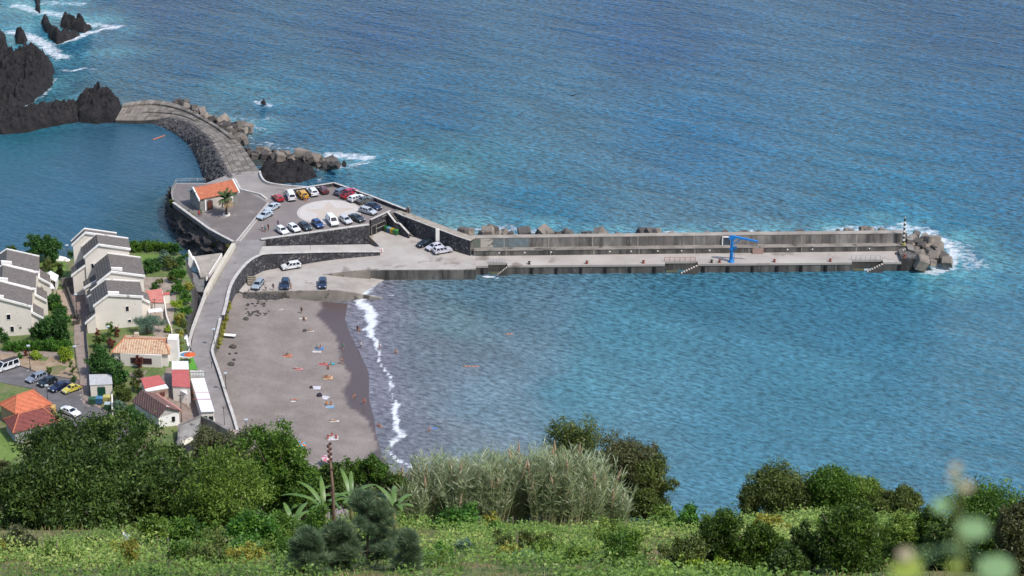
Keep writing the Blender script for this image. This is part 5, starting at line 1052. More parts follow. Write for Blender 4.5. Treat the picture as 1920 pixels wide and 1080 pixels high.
# triangular concrete structure beside the gully
t = thing('concrete_canopy', 'angular pale concrete ramp and fins between the hedge gully and the road bridge', 'structure', P3(375, 500, 4))
q_ = [P3(362, 481, 5), P3(416, 474, 5.5), (P3(388, 519, 5)), P3(376, 520, 4.6)]
MB().slab(q_, .4).build('sloping_slab', M((196, 186, 172), (166, 156, 144), .6, bump=.03, spots=((206, 190, 166), .7, .6)), t, world=True)
def fin(a, b, c_, m=WHITE):
    v = [a, b, c_]; MB().add(v + [(p[0] + .25, p[1] + .2, p[2]) for p in v], [(0, 1, 2), (3, 5, 4), (0, 3, 4, 1), (1, 4, 5, 2), (2, 5, 3, 0)]).build('fin', m, t, world=True)
x_, y_ = P(353, 500, 3.5); fin((x_, y_, 3.2), (x_ + 1.9, y_ - .2, 3.6), (x_ + .1, y_ + .6, 7.3))
fin((x_ + 1.9, y_ - .2, 3.6), P3(378, 519, 4.6), (x_ + .9, y_ + 1.5, 5.4))
a = P3(416, 476, 6.8); MB().wall([a[:2], P(386, 516, 6.0)], .2, [5.4, 4.6], [6.9, 5.2]).build('fin_wall', WHITE, t, world=True)
q2 = [P3(348, 506, 3), P3(384, 520, 4.4), P3(381, 548, 4.2), P3(360, 545, 3.2)]
MB().slab(q2, .5).build('stone_apron', GREYST, t, world=True)
wallthing('white_wall', 'white slab wall beside the road above the blue pool', [(346, 628, 7.4), (350, 658, 7.2)], 4, 1.2, WHITE, cope=False)
g = G(349, 667); t = thing('garden_pool', 'small oval blue pool with a white rim below the white slab wall', 'pool', g)
MB().lathe([(1.5, 0), (1.5, .35), (1.25, .35), (1.25, .2)], n=20).build('rim', WHITE, t); MB().lathe([(1.24, 0), (1.24, .25)], n=20).build('pool_water', M((120, 160, 190), rough=.1), t)
g = G(357, 682); o = MB(); o.lathe([(.05, 0), (.06, 2.0), (1.2, 2.05), (.05, 2.5)], n=10); o = o.build('parasol', M((232, 110, 50), (214, 96, 44), 2)); o.location = g; tag(o, 'orange parasol on the little lawn by the road', 'parasol')
sheet('lawn', [(352, 672), (362, 670), (370, 692), (356, 694)], M((96, 170, 50), (80, 150, 44), 1), .06)
wallthing('path_wall', 'dark stepped wall between the two paved paths', [(123, 528, 9.2), (134, 560, 9.0), (143, 590, 9.0)], 6, .3, M((110, 104, 98), (82, 78, 74), 1), cope=False)
wallthing('path_wall', 'grey wall closing the top of the brown path', [(114, 522, 9.4), (152, 517, 9.4)], 6, .3, M((150, 144, 136), (118, 112, 106), 1), cope=False)
wallthing('path_wall', 'slim dark fence along the right side of the lower path', [(161, 600, 9.2), (163, 640, 9.4), (167, 680, 9.6), (168, 735, 9.8)], 7, .12, M((132, 124, 110), (96, 100, 88), 1), cope=False)
wallthing('planter', 'dark square planter beside the junction of the paths', [(131, 590, 8.9), (149, 588, 8.9), (147, 600, 8.9), (136, 602, 8.9)], 6.5, .3, M((90, 82, 72), (66, 62, 56), 1), cope=False)
# ------------------------------------------------------------------ railings of the chapel yard
t = thing('yard_railing', 'white tubular railing around the seaward corner of the chapel yard', 'railing', P3(323, 360, ZP)); mb = MB(); rp = [P3(a, b, ZP) for a, b in [(385, 341), (331, 342.5), (322, 360), (325, 378), (345, 392), (368, 409), (394, 429)]]
for zz in (.95, .55): mb.tube([(p[0], p[1], ZP + zz + (.7 if False else 0)) for p in rp], .04, 5)
for k in range(22): p = alongpl([q[:2] for q in rp], k / 21); mb.tube([(p[0], p[1], ZP), (p[0], p[1], ZP + .97)], .045, 5)
mb.build('rail', M((214, 214, 210), rough=.5), t, world=True)
# ------------------------------------------------------------------ cars
PT = {}
def paint(c): return M(c, tuple(int(q * .94) for q in c), .5, rough=.28, coat=.6, name='car_paint')
CGL = M((34, 42, 52), (26, 32, 40), .5, rough=.06, name='car_glass'); TYRE = M((30, 30, 32), (22, 22, 24), 3); RIM = M((176, 178, 182), rough=.35, metal=.6)
LAMP = M((236, 238, 240), rough=.15); TAIL = M((190, 34, 30), rough=.3); PLASTIC = M((44, 44, 48), (36, 36, 40), 2, rough=.6)
SH = {  # L, W, body profile (x,z), cabin base x0,x1, top x0,x1, belt z, roof z
 'hatch': (3.95, 1.74, [(-1.95, .3), (-1.95, .95), (-1.6, 1.0), (.75, .98), (1.55, .84), (1.93, .66), (1.95, .3)], (-1.78, .95, -1.5, .25), .95, 1.46),
 'sedan': (4.45, 1.78, [(-2.2, .3), (-2.2, .92), (-1.5, 1.0), (.8, .98), (1.8, .82), (2.2, .62), (2.22, .3)], (-1.6, 1.0, -.95, .3), .95, 1.42),
 'suv': (4.5, 1.86, [(-2.22, .36), (-2.22, 1.05), (-2.0, 1.1), (.95, 1.08), (1.9, .96), (2.22, .74), (2.24, .36)], (-2.08, 1.1, -1.8, .4), 1.06, 1.66),
 'wagon': (4.5, 1.78, [(-2.2, .3), (-2.2, .95), (-2.0, 1.0), (.9, .98), (1.8, .84), (2.2, .64), (2.22, .3)], (-2.1, 1.05, -1.85, .35), .95, 1.48),
 'van': (4.7, 1.9, [(-2.32, .36), (-2.32, 1.1), (-2.3, 1.15), (1.2, 1.12), (2.0, .98), (2.3, .74), (2.34, .36)], (-2.31, 1.65, -2.22, .85), 1.1, 1.95),
 'minibus': (4.9, 1.86, [(-2.42, .36), (-2.42, 1.05), (-2.4, 1.1), (1.7, 1.1), (2.25, .9), (2.42, .7), (2.44, .36)], (-2.4, 2.05, -2.25, 1.2), 1.06, 1.95),
 'beetle': (4.08, 1.55, [(-2.0, .38), (-1.95, .62), (-1.5, .92), (-.7, 1.02), (.6, .98), (1.3, .88), (1.85, .66), (2.0, .38)], (-1.35, .75, -.62, .28), .95, 1.48)}
def wheelmesh():
    t_ = MB(); n = 14
    for a in ((.2, -.11), (.31, -.11), (.31, .11), (.2, .11)): pass
    v = []
    for r, y in ((.0, -.09), (.21, -.10), (.31, -.09), (.31, .09), (.21, .10), (.0, .09)):
        for k in range(n): a = 2 * math.pi * k / n; v.append((r * math.cos(a), y, r * math.sin(a)))
    t_.add(v, [(i * n + k, i * n + (k + 1) % n, (i + 1) * n + (k + 1) % n, (i + 1) * n + k) for i in range(5) for k in range(n)])
    r_ = MB(); v = []
    for r, y in ((.0, -.125), (.1, -.12), (.19, -.105), (.19, -.09)):
        for k in range(n): a = 2 * math.pi * k / n; v.append((r * math.cos(a), y, r * math.sin(a)))
    r_.add(v, [(i * n + k, i * n + (k + 1) % n, (i + 1) * n + (k + 1) % n, (i + 1) * n + k) for i in range(3) for k in range(n)])
    return t_.mesh('tyre', True), r_.mesh('rim', True)
TY, RI = wheelmesh(); TY.materials.append(TYRE); RI.materials.append(RIM)
CARM = {}
def carmeshes(k):
    if k in CARM: return CARM[k]
    L_, W, prof, (bx0, bx1, tx0, tx1), belt, roof = SH[k]; h = W / 2
    v = []; secs = [(-h + .02, .88, .04), (-h, 1, 0), (h, 1, 0), (h - .02, .88, .04)]
    ys = [(-h + .1, .97, -.05), (-h, .99, 0), (-h * .5, 1.0, .03), (h * .5, 1.0, .03), (h, .99, 0), (h - .1, .97, -.05)]
    n = len(prof); b = MB()
    for y, sc, dz in ys:
        for x, z in prof: v.append((x * sc, y, z + (dz if z > .5 else 0)))
    f = [(i * n + j, i * n + j + 1, (i + 1) * n + j + 1, (i + 1) * n + j) for i in range(len(ys) - 1) for j in range(n - 1)]
    f += [(i * n, i * n + n - 1, (i + 1) * n + n - 1, (i + 1) * n)[::-1] for i in range(len(ys) - 1)] + [tuple(range(n)), tuple(range((len(ys) - 1) * n, len(ys) * n))[::-1]]
    b.add(v, f); hb, ht = h - .06, h - .26
    if k == 'beetle': hb -= .06
    cab = [(bx0, -hb, belt), (bx1, -hb, belt), (bx1, hb, belt), (bx0, hb, belt), (tx0, -ht, roof - .06), (tx1, -ht, roof - .06), (tx1, ht, roof - .06), (tx0, ht, roof - .06),
           (tx0 + .15, -ht + .12, roof), (tx1 - .15, -ht + .12, roof), (tx1 - .15, ht - .12, roof), (tx0 + .15, ht - .12, roof)]
    b.add(cab, [(0, 1, 5, 4), (1, 2, 6, 5), (2, 3, 7, 6), (3, 0, 4, 7), (4, 5, 9, 8), (5, 6, 10, 9), (6, 7, 11, 10), (7, 4, 8, 11), (8, 9, 10, 11)])
    body = b.mesh('body', False)
    def q(p0, p1, p2, p3, i=.08, o=.012):      # inset pane pushed out along the normal, with thickness
        p = [Vector(a) for a in (p0, p1, p2, p3)]; c = sum(p, Vector()) / 4; nn = (p[1] - p[0]).cross(p[3] - p[0]).normalized()
        if nn.dot(c - Vector((0, 0, belt))) < 0: nn = -nn
        q_ = [a + (c - a).normalized() * i * (a - c).length for a in p]; m = MB(); m.add([a + nn * o for a in q_] + [a - nn * .02 for a in q_], [(0, 1, 2, 3), (7, 6, 5, 4), (0, 4, 5, 1), (1, 5, 6, 2), (2, 6, 7, 3), (3, 7, 4, 0)]); return m
    c = [Vector(a) for a in cab[:8]]; me = {'windscreen': q(c[1], c[2], c[6], c[5], .14).mesh('w'), 'rear_window': q(c[2 + 1], c[0], c[4], c[7], .22).mesh('w')}
    sides = []
    if not k == 'van':
        for a0, a1, t0, t1 in ((0, 1, 4, 5), (3, 2, 7, 6)):
            for u0, u1 in ((.04, .36), (.38, .66), (.68, .97)) if k in ('minibus', 'suv', 'wagon') else ((.06, .5), (.53, .96)): sides.append(q(c[a0].lerp(c[a1], u0), c[a0].lerp(c[a1], u1), c[t0].lerp(c[t1], u1), c[t0].lerp(c[t1], u0), .12).mesh('w'))
    else:
        for a0, a1, t0, t1 in ((0, 1, 4, 5), (3, 2, 7, 6)): sides.append(q(c[a0].lerp(c[a1], .72), c[a0].lerp(c[a1], .97), c[t0].lerp(c[t1], .97), c[t0].lerp(c[t1], .72), .12).mesh('w'))
    for m_ in list(me.values()) + sides: m_.materials.append(CGL)
    hl = MB().box((L_ / 2 - .14, 0, .68), (.22, .34, .16)).mesh('h'); tl = MB().box((-L_ / 2 + .06, 0, .84), (.12, .26, .2)).mesh('t'); hl.materials.append(LAMP); tl.materials.append(TAIL)
    bp = MB().box((0, 0, .36), (.16, W - .2, .2)).mesh('b'); bp.materials.append(PLASTIC)
    mi = MB().box((0, 0, 0), (.14, .2, .13)).mesh('m')
    CARM[k] = (body, me, sides, hl, tl, bp, mi, L_, W, (bx1, hb, belt)); return CARM[k]
def car(k, col, px, deg, gfn, label, group, name='parked_car', roof=None, cat='car'):
    body, me, sides, hl, tl, bp, mi, L_, W, (bx1, hb, belt) = carmeshes(k); g = gfn(*px); t = thing(name, label, cat, (g[0], g[1], g[2] + .02), R(deg), group)
    pm = paint(col); bo = body.copy(); bo.materials.clear(); bo.materials.append(pm); link('body', bo, None, t)
    for n_, m_ in me.items(): link(n_, m_, None, t)
    for m_ in sides: link('side_window', m_, None, t)
    wb = L_ * .31
    for sx in (-1, 1):
        for sy in (-1, 1):
            w_ = link('wheel', TY, None, t); w_.location = (sx * wb, sy * (W / 2 - .1), .31); w_.rotation_euler = (0, 0, 0 if sy < 0 else math.pi); link('rim', RI, None, w_)
    for sy in (-1, 1):
        o = link('headlight', hl, None, t); o.location = (0, sy * (W / 2 - .26), 0); o = link('tail_light', tl, None, t); o.location = (0, sy * (W / 2 - .2), 0)
        m2 = mi.copy(); m2.materials.append(pm); o = link('mirror', m2, None, t); o.location = (bx1 - .35, sy * (hb + .12), belt + .06)
    for sx in (-1, 1): o = link('bumper', bp, None, t); o.location = (sx * (L_ / 2 - .02), 0, 0)
    if roof:
        L2, W2, pr, (a0, a1, t0, t1), b_, r_ = SH[k]; MB().box(((t0 + t1) / 2, 0, r_ + .03), (t1 - t0 - .2, W2 - .6, .05)).build('roof_panel', M(roof), t)
    return t
GZ = lambda px, py: P3(px, py, ZP + .01); GQ = lambda px, py: P3(px, py, ZQ + .0)
gp = 'cars parked around the mosaic circle'
WH, SI, BK, DB, RD = (264, 264, 264), (188, 192, 196), (34, 38, 42), (44, 62, 96), (206, 40, 48)
car('hatch', RD, (521, 375), 118, GZ, 'red hatchback at the left end of the upper parking row', gp)
car('van', WH, (545, 372), 105, GZ, 'white panel van between the red and the yellow car', gp, 'parked_van', cat='van')
car('suv', (240, 178, 20), (567, 369), 112, GZ, 'yellow car with its boot open to two people in the upper parking row', gp)
car('suv', WH, (586, 364), 112, GZ, 'white car right of the yellow one in the upper parking row', gp)
car('hatch', (112, 50, 62), (606, 360.5), 115, GZ, 'maroon car at the right end of the upper parking row', gp)
car('wagon', (120, 132, 148), (642, 363), 52, GZ, 'blue-grey car nearest the corner of the seaward parapet', gp)
car('hatch', (200, 40, 80), (658, 363.5), 50, GZ, 'magenta car half hidden behind the red and black one', gp)
car('hatch', RD, (653, 370), 48, GZ, 'bright red car with black roof beside the seaward parapet', gp, roof=(30, 30, 34))
car('wagon', WH, (669, 375.5), 42, GZ, 'white car between the red black-roofed car and the olive-grey one', gp)
car('sedan', (112, 116, 108), (685, 379), 38, GZ, 'olive-grey car by the seaward parapet, fifth from the corner', gp)
car('sedan', (34, 48, 78), (700, 391), -45, GZ, 'dark navy car nose-down beside the silver wagon', gp)
car('wagon', (206, 210, 214), (690, 400), -36, GZ, 'silver estate car next to the lower end of the circle', gp)
car('sedan', (70, 76, 78), (669, 413), -48, GZ, 'dark grey car at the right end of the lower parking row', gp)
car('hatch', (224, 226, 228), (648, 417), -56, GZ, 'white hatchback between the dark grey car and the big white van', gp)
car('van', WH, (623, 419), -68, GZ, 'big white delivery van parked with its rear to the low wall', gp, 'parked_van', cat='van')
car('hatch', (50, 84, 140), (596, 424), -64, GZ, 'blue hatchback left of the big white van', gp)
car('hatch', (58, 66, 76), (572, 429), -56, GZ, 'dark slate hatchback in the lower parking row', gp)
car('hatch', WH, (551, 432), -56, GZ, 'white car with a blue-tinted windscreen in the lower parking row', gp)
car('hatch', WH, (529, 436.5), -56, GZ, 'small white car at the left end of the lower parking row', gp)
car('sedan', (214, 224, 230), (511, 393), 240, GZ, 'pale silver car, upper of the two beside the double kerb', gp)
car('sedan', (206, 218, 226), (497, 408), 236, GZ, 'pale silver car, lower of the two beside the double kerb', gp)
gy = 'cars parked in the harbour yard'
car('hatch', (38, 50, 54), (797, 461), 214, GQ, 'black car closest to the white panel on the sea wall', gy)
car('hatch', (232, 228, 240), (814, 467.5), 216, GQ, 'white hatchback squeezed between the black car and the white off-roader', gy)
car('suv', (236, 232, 244), (830, 474), 25, GQ, 'white off-roader at the right end of the yard trio', gy)
car('suv', WH, (546, 503.5), 202, GQ, 'white off-roader alone against the curved basalt wall', gy)
car('wagon', (176, 188, 196), (484, 538), 258, GQ, 'silver estate car beside the broad pale steps', gy)
car('suv', (40, 52, 80), (535, 538), -88, GQ, 'navy off-roader parked nose to the beach wall', gy)
car('wagon', (44, 58, 86), (605, 536), -86, GQ, 'dark blue estate car alone at the top of the slipway', gy)
gv = 'cars parked in the village bays'
car('minibus', WH, (15, 692), 222, G, 'white minibus with a dark roof in the leftmost village bay', gv, 'parked_van', roof=(70, 66, 70), cat='minibus')
car('wagon', (150, 158, 172), (69, 713), 228, G, 'grey-blue estate car, first after the empty bay in the village parking', gv)
car('hatch', (40, 46, 50), (89, 721), 228, G, 'black hatchback between the grey-blue and the navy car in the village bays', gv)
car('sedan', (36, 46, 80), (112, 730), 228, G, 'navy saloon beside the yellow rounded car', gv)
car('beetle', (238, 222, 96), (135, 734), 224, G, 'pale yellow rounded vintage car in the last village bay', gv)
car('sedan', WH, (132, 777), -38, G, 'white car on the village road half hidden by the dark tree', gv, 'moving_car')
# ------------------------------------------------------------------ bins
def wbin(g, c, lid, label, group, rz=0, s=1.0):
    t = thing('waste_bin', label, 'waste bin', g, rz, group); t.scale = (s, s, s)
    MB().box((0, 0, .68), (1.1, .9, 1.0), 0, 1.12).build('body', M(c, rough=.5), t); MB().box((0, 0, 1.26), (1.3, 1.06, .14), 0, .8).build('lid', M(lid, rough=.45), t)
    for x_ in (-.4, .4): MB().box((x_, 0, .09), (.14, .6, .18)).build('wheel', TYRE, t)
for i, (px, c, l, lb) in enumerate([((726, 434), (50, 120, 60), (60, 140, 70), 'green recycling bin left of the blue one by the yard stairs'), ((731, 436), (60, 110, 170), (150, 200, 230), 'blue recycling bin with a pale lid by the yard stairs'), ((737, 438), (232, 190, 40), (240, 200, 50), 'yellow recycling bin by the yard stairs'), ((742, 440), (60, 140, 80), (90, 160, 90), 'green bin nearest the lower end of the yard stairs')]):
    wbin(GQ(*px), c, l, lb, 'recycling bins in the harbour yard', R(-30))
for i, (px, c, l, lb) in enumerate([((173.5, 758), (58, 100, 70), (64, 112, 78), 'dark green waste bin under the left corner of the cream hut'), ((186.5, 757), (64, 116, 160), (90, 150, 190), 'blue waste bin in front of the green double door'), ((200.5, 754.5), (222, 210, 130), (232, 220, 130), 'pale yellow waste bin under the right corner of the cream hut'), ((203, 768), (50, 100, 70), (220, 236, 234), 'green waste bin with a white lid nearest the road')]):
    wbin(G(*px), c, l, lb, 'waste bins beside the village hut', 0, 1.12)
o = MB().wall([P(210, 740, 11)[:2], P(211, 771, 10)[:2]], .25, 7, [11.2, 10.6]).build('bin_wall', CREAM); tag(o, 'narrow cream end wall right of the green bin with the white lid', 'wall')
g = P3(714.5, 474, ZQ); t = thing('road_barrier', 'small red and white striped panel at the end of the ramp wall', 'barrier', g, R(10)); MB().box((0, 0, .6), (1.0, .12, .9)).build('panel', WHITE, t)
for k in (-.25, .12): MB().box((k, -.07, .6), (.16, .02, .86)).build('stripe', M((200, 50, 46)), t)
# ------------------------------------------------------------------ lamps and poles
LM = M((70, 74, 74), (56, 60, 60), 2, rough=.6, name='lamp_metal'); LG = M((206, 216, 220), rough=.2, name='lamp_glass'); WOODP = M((140, 124, 108), (104, 92, 80), 2, name='weathered_pole')
def street_lamp(px, py_base, py_top, hf, label, double=False, arm=False, group='street lamps with pale round heads'):
    g = hf(px, py_base); s = pxm(g[1], g[2]); h = (py_base - py_top) / (s * .9); t = thing('street_lamp', label, 'street lamp', g, 0, group)
    MB().lathe([(.14, 0), (.12, .8), (.07, .85), (.055, h - .3)], n=8).build('pole', LM, t)
    if arm: MB().tube([(0, 0, h - .3), (-.9, 0, h - .05)], .05).build('arm', LM, t); MB().box((-1.1, 0, h - .05), (.7, .25, .16)).build('lamp_head', LG, t)
    else: MB().lathe([(.12, h - .35), (.4, h - .1), (.42, h), (.1, h + .12)], n=12).build('lamp_head', LG, t)
    return t
road_z = lambda px, py: P3(px, py, 5.2 if py < 700 else 4.95)
street_lamp(402, 649, 617, road_z, 'street lamp on the road side where the road is narrowest, left of the dinghy')
street_lamp(424, 733, 699, road_z, 'street lamp on the beach edge of the road beside the bright white roof')
street_lamp(462, 811, 786, lambda a, b: GB(a, b), 'street lamp rising above the bushes at the foot of the beach')
street_lamp(57, 694, 648, G, 'tall green-grey lamp on the dry soil bed behind the parked cars')
street_lamp(91, 768, 722, G, 'lamp on the kerb beside the orange hipped roof')
street_lamp(143, 690, 649, G, 'thin lamp at the edge of the footpath beside the flax clump')
street_lamp(127, 484, 460, G, 'white-headed lamp left of the farthest terraced house')
street_lamp(144.5, 588, 552, G, 'lamp standing in the brown paved path')
street_lamp(206, 660, 612, lambda a, b: G(a, b), 'lamp half hidden in the garden before the nearest terraced house')
def pole(px, py_base, py_top, hf, label, m=WOODP, r=.11, wires=False):
    g = hf(px, py_base); s = pxm(g[1], g[2]); h = (py_base - py_top) / (s * .9); t = thing('utility_pole', label, 'pole', g)
    MB().tube([(0, 0, -.3), (0, 0, h)], [r * 1.2, r * .8], 8).build('post', m, t); MB().box((0, 0, h - .25), (.9, .09, .1)).build('crossarm', m, t)
pole(341, 792, 739, G, 'brown utility pole beside the gable of the brown-roofed house')
pole(85.5, 487, 443, G, 'utility pole rising before the round tree by the pool')
pole(306, 675, 640, G, 'pole at the right corner of the villa roof')
pole(291, 588, 560, G, 'short pole by the garden terrace canopy', r=.08)
g = P3(582, 470, 4.2); t = thing('flag_pole', 'thin grey pole standing on the ramp against the basalt wall', 'pole', g); MB().tube([(0, 0, 0), (0, 0, 5.6)], .05, 6).build('post', LM, t); MB().lathe([(.2, 5.5), (.22, 5.6), (.05, 5.75)], n=8).build('cap', M((70, 130, 110)), t)
for i, (a, b, lb) in enumerate([(421, 797, 'slim dark post on the road just above the stone hut'), (397, 690, 'short post on the pavement beside the terrace railing')]):
    g = road_z(a, b); t = thing('post', lb, 'post', g); MB().tube([(0, 0, 0), (0, 0, 3.6 if i == 0 else 1.2)], .06, 6).build('shaft', LM, t); MB().box((0, 0, 3.7 if i == 0 else 1.25), (.2, .12, .3)).build('head', DARK, t)
# orange float line in the pool
pts = [P3(286, 262, .06), P3(293, 259.5, .06), P3(300, 257, .06), P3(309, 254, .06)]
tag(MB().tube(pts, .16, 6).build('float_line', M((206, 130, 96), (186, 110, 80), 2)), 'short orange floating line on the natural pool', 'float line')
# bird
bp_ = atY(1073.5, 179.5, 430); t = thing('bird', 'dark seabird gliding over the open sea', 'bird', bp_, R(100))
mb = MB(); mb.add([(-.5, 0, 0), (-.3, .06, .05), (.3, .1, .06), (.55, 0, 0), (.3, -.1, .06), (-.3, -.06, .05), (0, 0, -.1), (0, 0, .12)], [(0, 1, 7), (1, 2, 7), (2, 3, 7), (3, 4, 7), (4, 5, 7), (5, 0, 7), (1, 0, 6), (2, 1, 6), (3, 2, 6), (4, 3, 6), (5, 4, 6), (0, 5, 6)])
BM2 = M((34, 32, 36)); mb.build('body', BM2, t)
for s_ in (-1, 1): MB().add([(.22, s_ * .08, .05), (-.18, s_ * .08, .05), (-.05, s_ * .75, .3), (-.2, s_ * 1.3, .12), (.1, s_ * .8, .32), (.22, s_ * .08, .08), (-.18, s_ * .08, .08), (-.05, s_ * .75, .33), (-.2, s_ * 1.3, .14), (.1, s_ * .8, .35)], [(0, 1, 2, 4), (2, 3, 4), (5, 9, 7, 6), (7, 9, 8), (0, 4, 9, 5), (4, 3, 8, 9), (3, 2, 7, 8), (2, 1, 6, 7)]).build('wing', BM2, t)
# ------------------------------------------------------------------ people
def skinmesh(name, joints, edges, radii, sub=1):
    me = bpy.data.meshes.new(name); me.from_pydata(joints, edges, []); o = bpy.data.objects.new(name, me); COL.objects.link(o)
    o.modifiers.new('s', 'SKIN'); sv_ = me.skin_vertices[0].data
    for i, r in enumerate(radii): sv_[i].radius = (r, r)
    sv_[0].use_root = True; md = o.modifiers.new('u', 'SUBSURF'); md.levels = sub; md.render_levels = sub
    dg = bpy.context.evaluated_depsgraph_get(); dg.update(); m2 = bpy.data.meshes.new_from_object(o.evaluated_get(dg)); bpy.data.objects.remove(o); bpy.data.meshes.remove(me)
    for p in m2.polygons: p.use_smooth = True
    return m2
def posej(kind_):
    # pelvis, belly, chest, neck, headlow, headtop, then arms L/R (shoulder, elbow, wrist, fingertip), legs L/R (hip, knee, ankle, toe)
    if kind_ in ('stand', 'walk', 'wade'):
        lf = .28 if kind_ == 'walk' else .06
        J = [(0, 0, .93), (0, 0, 1.1), (0, .0, 1.3), (0, 0, 1.47), (0, -.02, 1.56), (0, -.02, 1.68)]
        ar = .5 if kind_ == 'wade' else .14
        for s in (-1, 1): J += [(s * .17, 0, 1.4), (s * (.2 + ar * .5), -.04, 1.14), (s * (.22 + ar), -.14 - lf * .3 * s, .95), (s * (.22 + ar), -.2 - lf * .3 * s, .82)]
        for s in (-1, 1): J += [(s * .1, 0, .86), (s * .11, -lf * s * .6 - .02, .48), (s * .11, -lf * s, .09), (s * .12, -lf * s - .17, .04)]
    elif kind_ == 'sit':
        J = [(0, 0, .14), (0, .03, .32), (0, .02, .52), (0, -.01, .68), (0, -.03, .77), (0, -.04, .9)]
        for s in (-1, 1): J += [(s * .17, 0, .6), (s * .24, -.12, .4), (s * .16, -.34, .42), (s * .1, -.42, .4)]
        for s in (-1, 1): J += [(s * .11, -.06, .13), (s * .14, -.38, .44), (s * .13, -.62, .08), (s * .13, -.8, .05)]
    else:   # lie (on the back, feet to +x ... axis along x); swim is prone with arms forward
        z = .14; up = .12 if kind_ == 'swim' else .02
        J = [(0, 0, z), (-.18, 0, z + .01), (-.38, 0, z + .03), (-.55, 0, z + .04), (-.64, 0, z + .04 + up), (-.77, 0, z + .05 + up)]
        for s in (-1, 1):
            J += [(-.46, s * .17, z + .02), ((-.66 if kind_ == 'swim' else -.2), s * .3, z), ((-.95 if kind_ == 'swim' else .02), s * .26, z - .03), ((-1.08 if kind_ == 'swim' else .12), s * .24, z - .05)]
        for s in (-1, 1): J += [(.08, s * .1, z), (.48, s * .13, z + (.16 if kind_ == 'lie' and s > 0 else .0)), (.86, s * .12, z - .04), (.93, s * .13, z + .08)]
    E = [(0, 1), (1, 2), (2, 3), (3, 4), (4, 5), (2, 6), (6, 7), (7, 8), (8, 9), (2, 10), (10, 11), (11, 12), (12, 13), (0, 14), (14, 15), (15, 16), (16, 17), (0, 18), (18, 19), (19, 20), (20, 21)]
    Rr = [.15, .13, .155, .06, .085, .09, .065, .045, .032, .022, .065, .045, .032, .022, .1, .07, .045, .035, .1, .07, .045, .035]
    return J, E, Rr
PM = {}
def person_meshes(k):
    if k in PM: return PM[k]
    J, E, Rr = posej(k); body = skinmesh('body', J, E, Rr)
    # head cap (hair), shorts and shirt as their own skins
    h0, h1 = Vector(J[4]), Vector(J[5]); d = (h1 - h0).normalized(); bk = Vector((0, .03, 0)) if k not in ('lie', 'swim') else Vector((0, 0, .02 if k == 'swim' else -.02))
    hair = skinmesh('hair', [tuple(h0 + d * .05 + bk), tuple(h1 + d * .02 + bk)], [(0, 1)], [.1, .085])
    sj = [J[0], tuple(Vector(J[14]).lerp(Vector(J[15]), .55)), tuple(Vector(J[18]).lerp(Vector(J[19]), .55)), tuple(Vector(J[0]).lerp(Vector(J[1]), .5))]
    shorts = skinmesh('shorts', sj, [(0, 1), (0, 2), (0, 3)], [.17, .11, .11, .155])
    tj = [J[1], J[2], tuple(Vector(J[2]).lerp(Vector(J[3]), .5)), tuple(Vector(J[6]).lerp(Vector(J[7]), .5)), tuple(Vector(J[10]).lerp(Vector(J[11]), .5)), J[6], J[10], tuple(Vector(J[0]).lerp(Vector(J[1]), .3))]
    shirt = skinmesh('shirt', tj, [(0, 1), (1, 2), (1, 5), (5, 3), (1, 6), (6, 4), (0, 7)], [.155, .175, .1, .075, .075, .09, .09, .16])
    PM[k] = (body, hair, shorts, shirt); return PM[k]
SK = [M((206, 156, 128), rough=.6, name='skin_light'), M((178, 122, 94), rough=.6, name='skin_tan'), M((150, 100, 76), rough=.6, name='skin_brown')]
HR = [M((52, 38, 30), name='dark_hair'), M((120, 88, 56), name='fair_hair'), M((30, 26, 26), name='black_hair')]
def person(k, px, gfn, deg, label, sh=None, st=None, skin=0, hair=0, group=None, dz=0, s=1.0):
    b, h, so, st_ = person_meshes(k); g = gfn(*px); t = thing('person', label, 'person', (g[0], g[1], g[2] + dz), R(deg), group); t.scale = (s, s, s)
    def ad(n, me, m): me2 = me.copy(); me2.materials.clear(); me2.materials.append(m); link(n, me2, None, t)
    ad('body', b, SK[skin]); ad('hair', h, HR[hair])
    if sh: ad('shorts', so, M(sh, name='cloth'))
    if st: ad('shirt', st_, M(st, name='cloth'))
    return t
def towel(px, gfn, wd, ln, c, deg, label, c2=None, group='beach towels'):
    g = gfn(*px); mb = MB(); n = 5; r_ = random.Random(int(px[0] * 7 + px[1])); v = []
    for i in range(n + 1):
        for j in range(n + 1): v.append((ln * (i / n - .5), wd * (j / n - .5) + r_.uniform(-.03, .03), .06 + r_.uniform(-.012, .03)))
    m_ = (n + 1) ** 2; v += [(a, b, z - .03) for a, b, z in v]
    f = [(i * (n + 1) + j, (i + 1) * (n + 1) + j, (i + 1) * (n + 1) + j + 1, i * (n + 1) + j + 1) for i in range(n) for j in range(n)]; f += [tuple(q + m_ for q in a)[::-1] for a in f]
    for i in range(n):
        for e in (0, n):
            a, b = i * (n + 1) + e, (i + 1) * (n + 1) + e; f.append((a, b, b + m_, a + m_)); a, b = e * (n + 1) + i, e * (n + 1) + i + 1; f.append((a, b, b + m_, a + m_))
    mb.add(v, f); o = mb.build('beach_towel', M(c, c2 or tuple(int(q * .85) for q in c), 1.5, name='towel_cloth')); o.location = g; o.rotation_euler = (0, 0, R(deg)); return tag(o, label, 'towel', group)
gb = 'people on the beach'
towel((527.5, 581), GB, .5, 1.1, (214, 206, 198), 40, 'small pale towel alone near the top of the beach')
towel((568, 598), GB, 1.0, 1.8, (222, 212, 196), 10, 'crumpled cream towel below the dark standing figure')
person('stand', (565.5, 588), GB, 20, 'person in dark clothes standing behind the cream towel', (40, 40, 44), (46, 44, 46), 1, 2, gb)
person('sit', (569.5, 600), GB, 30, 'person in black sitting on the cream towel', (34, 34, 38), (50, 48, 48), 1, 0, gb)
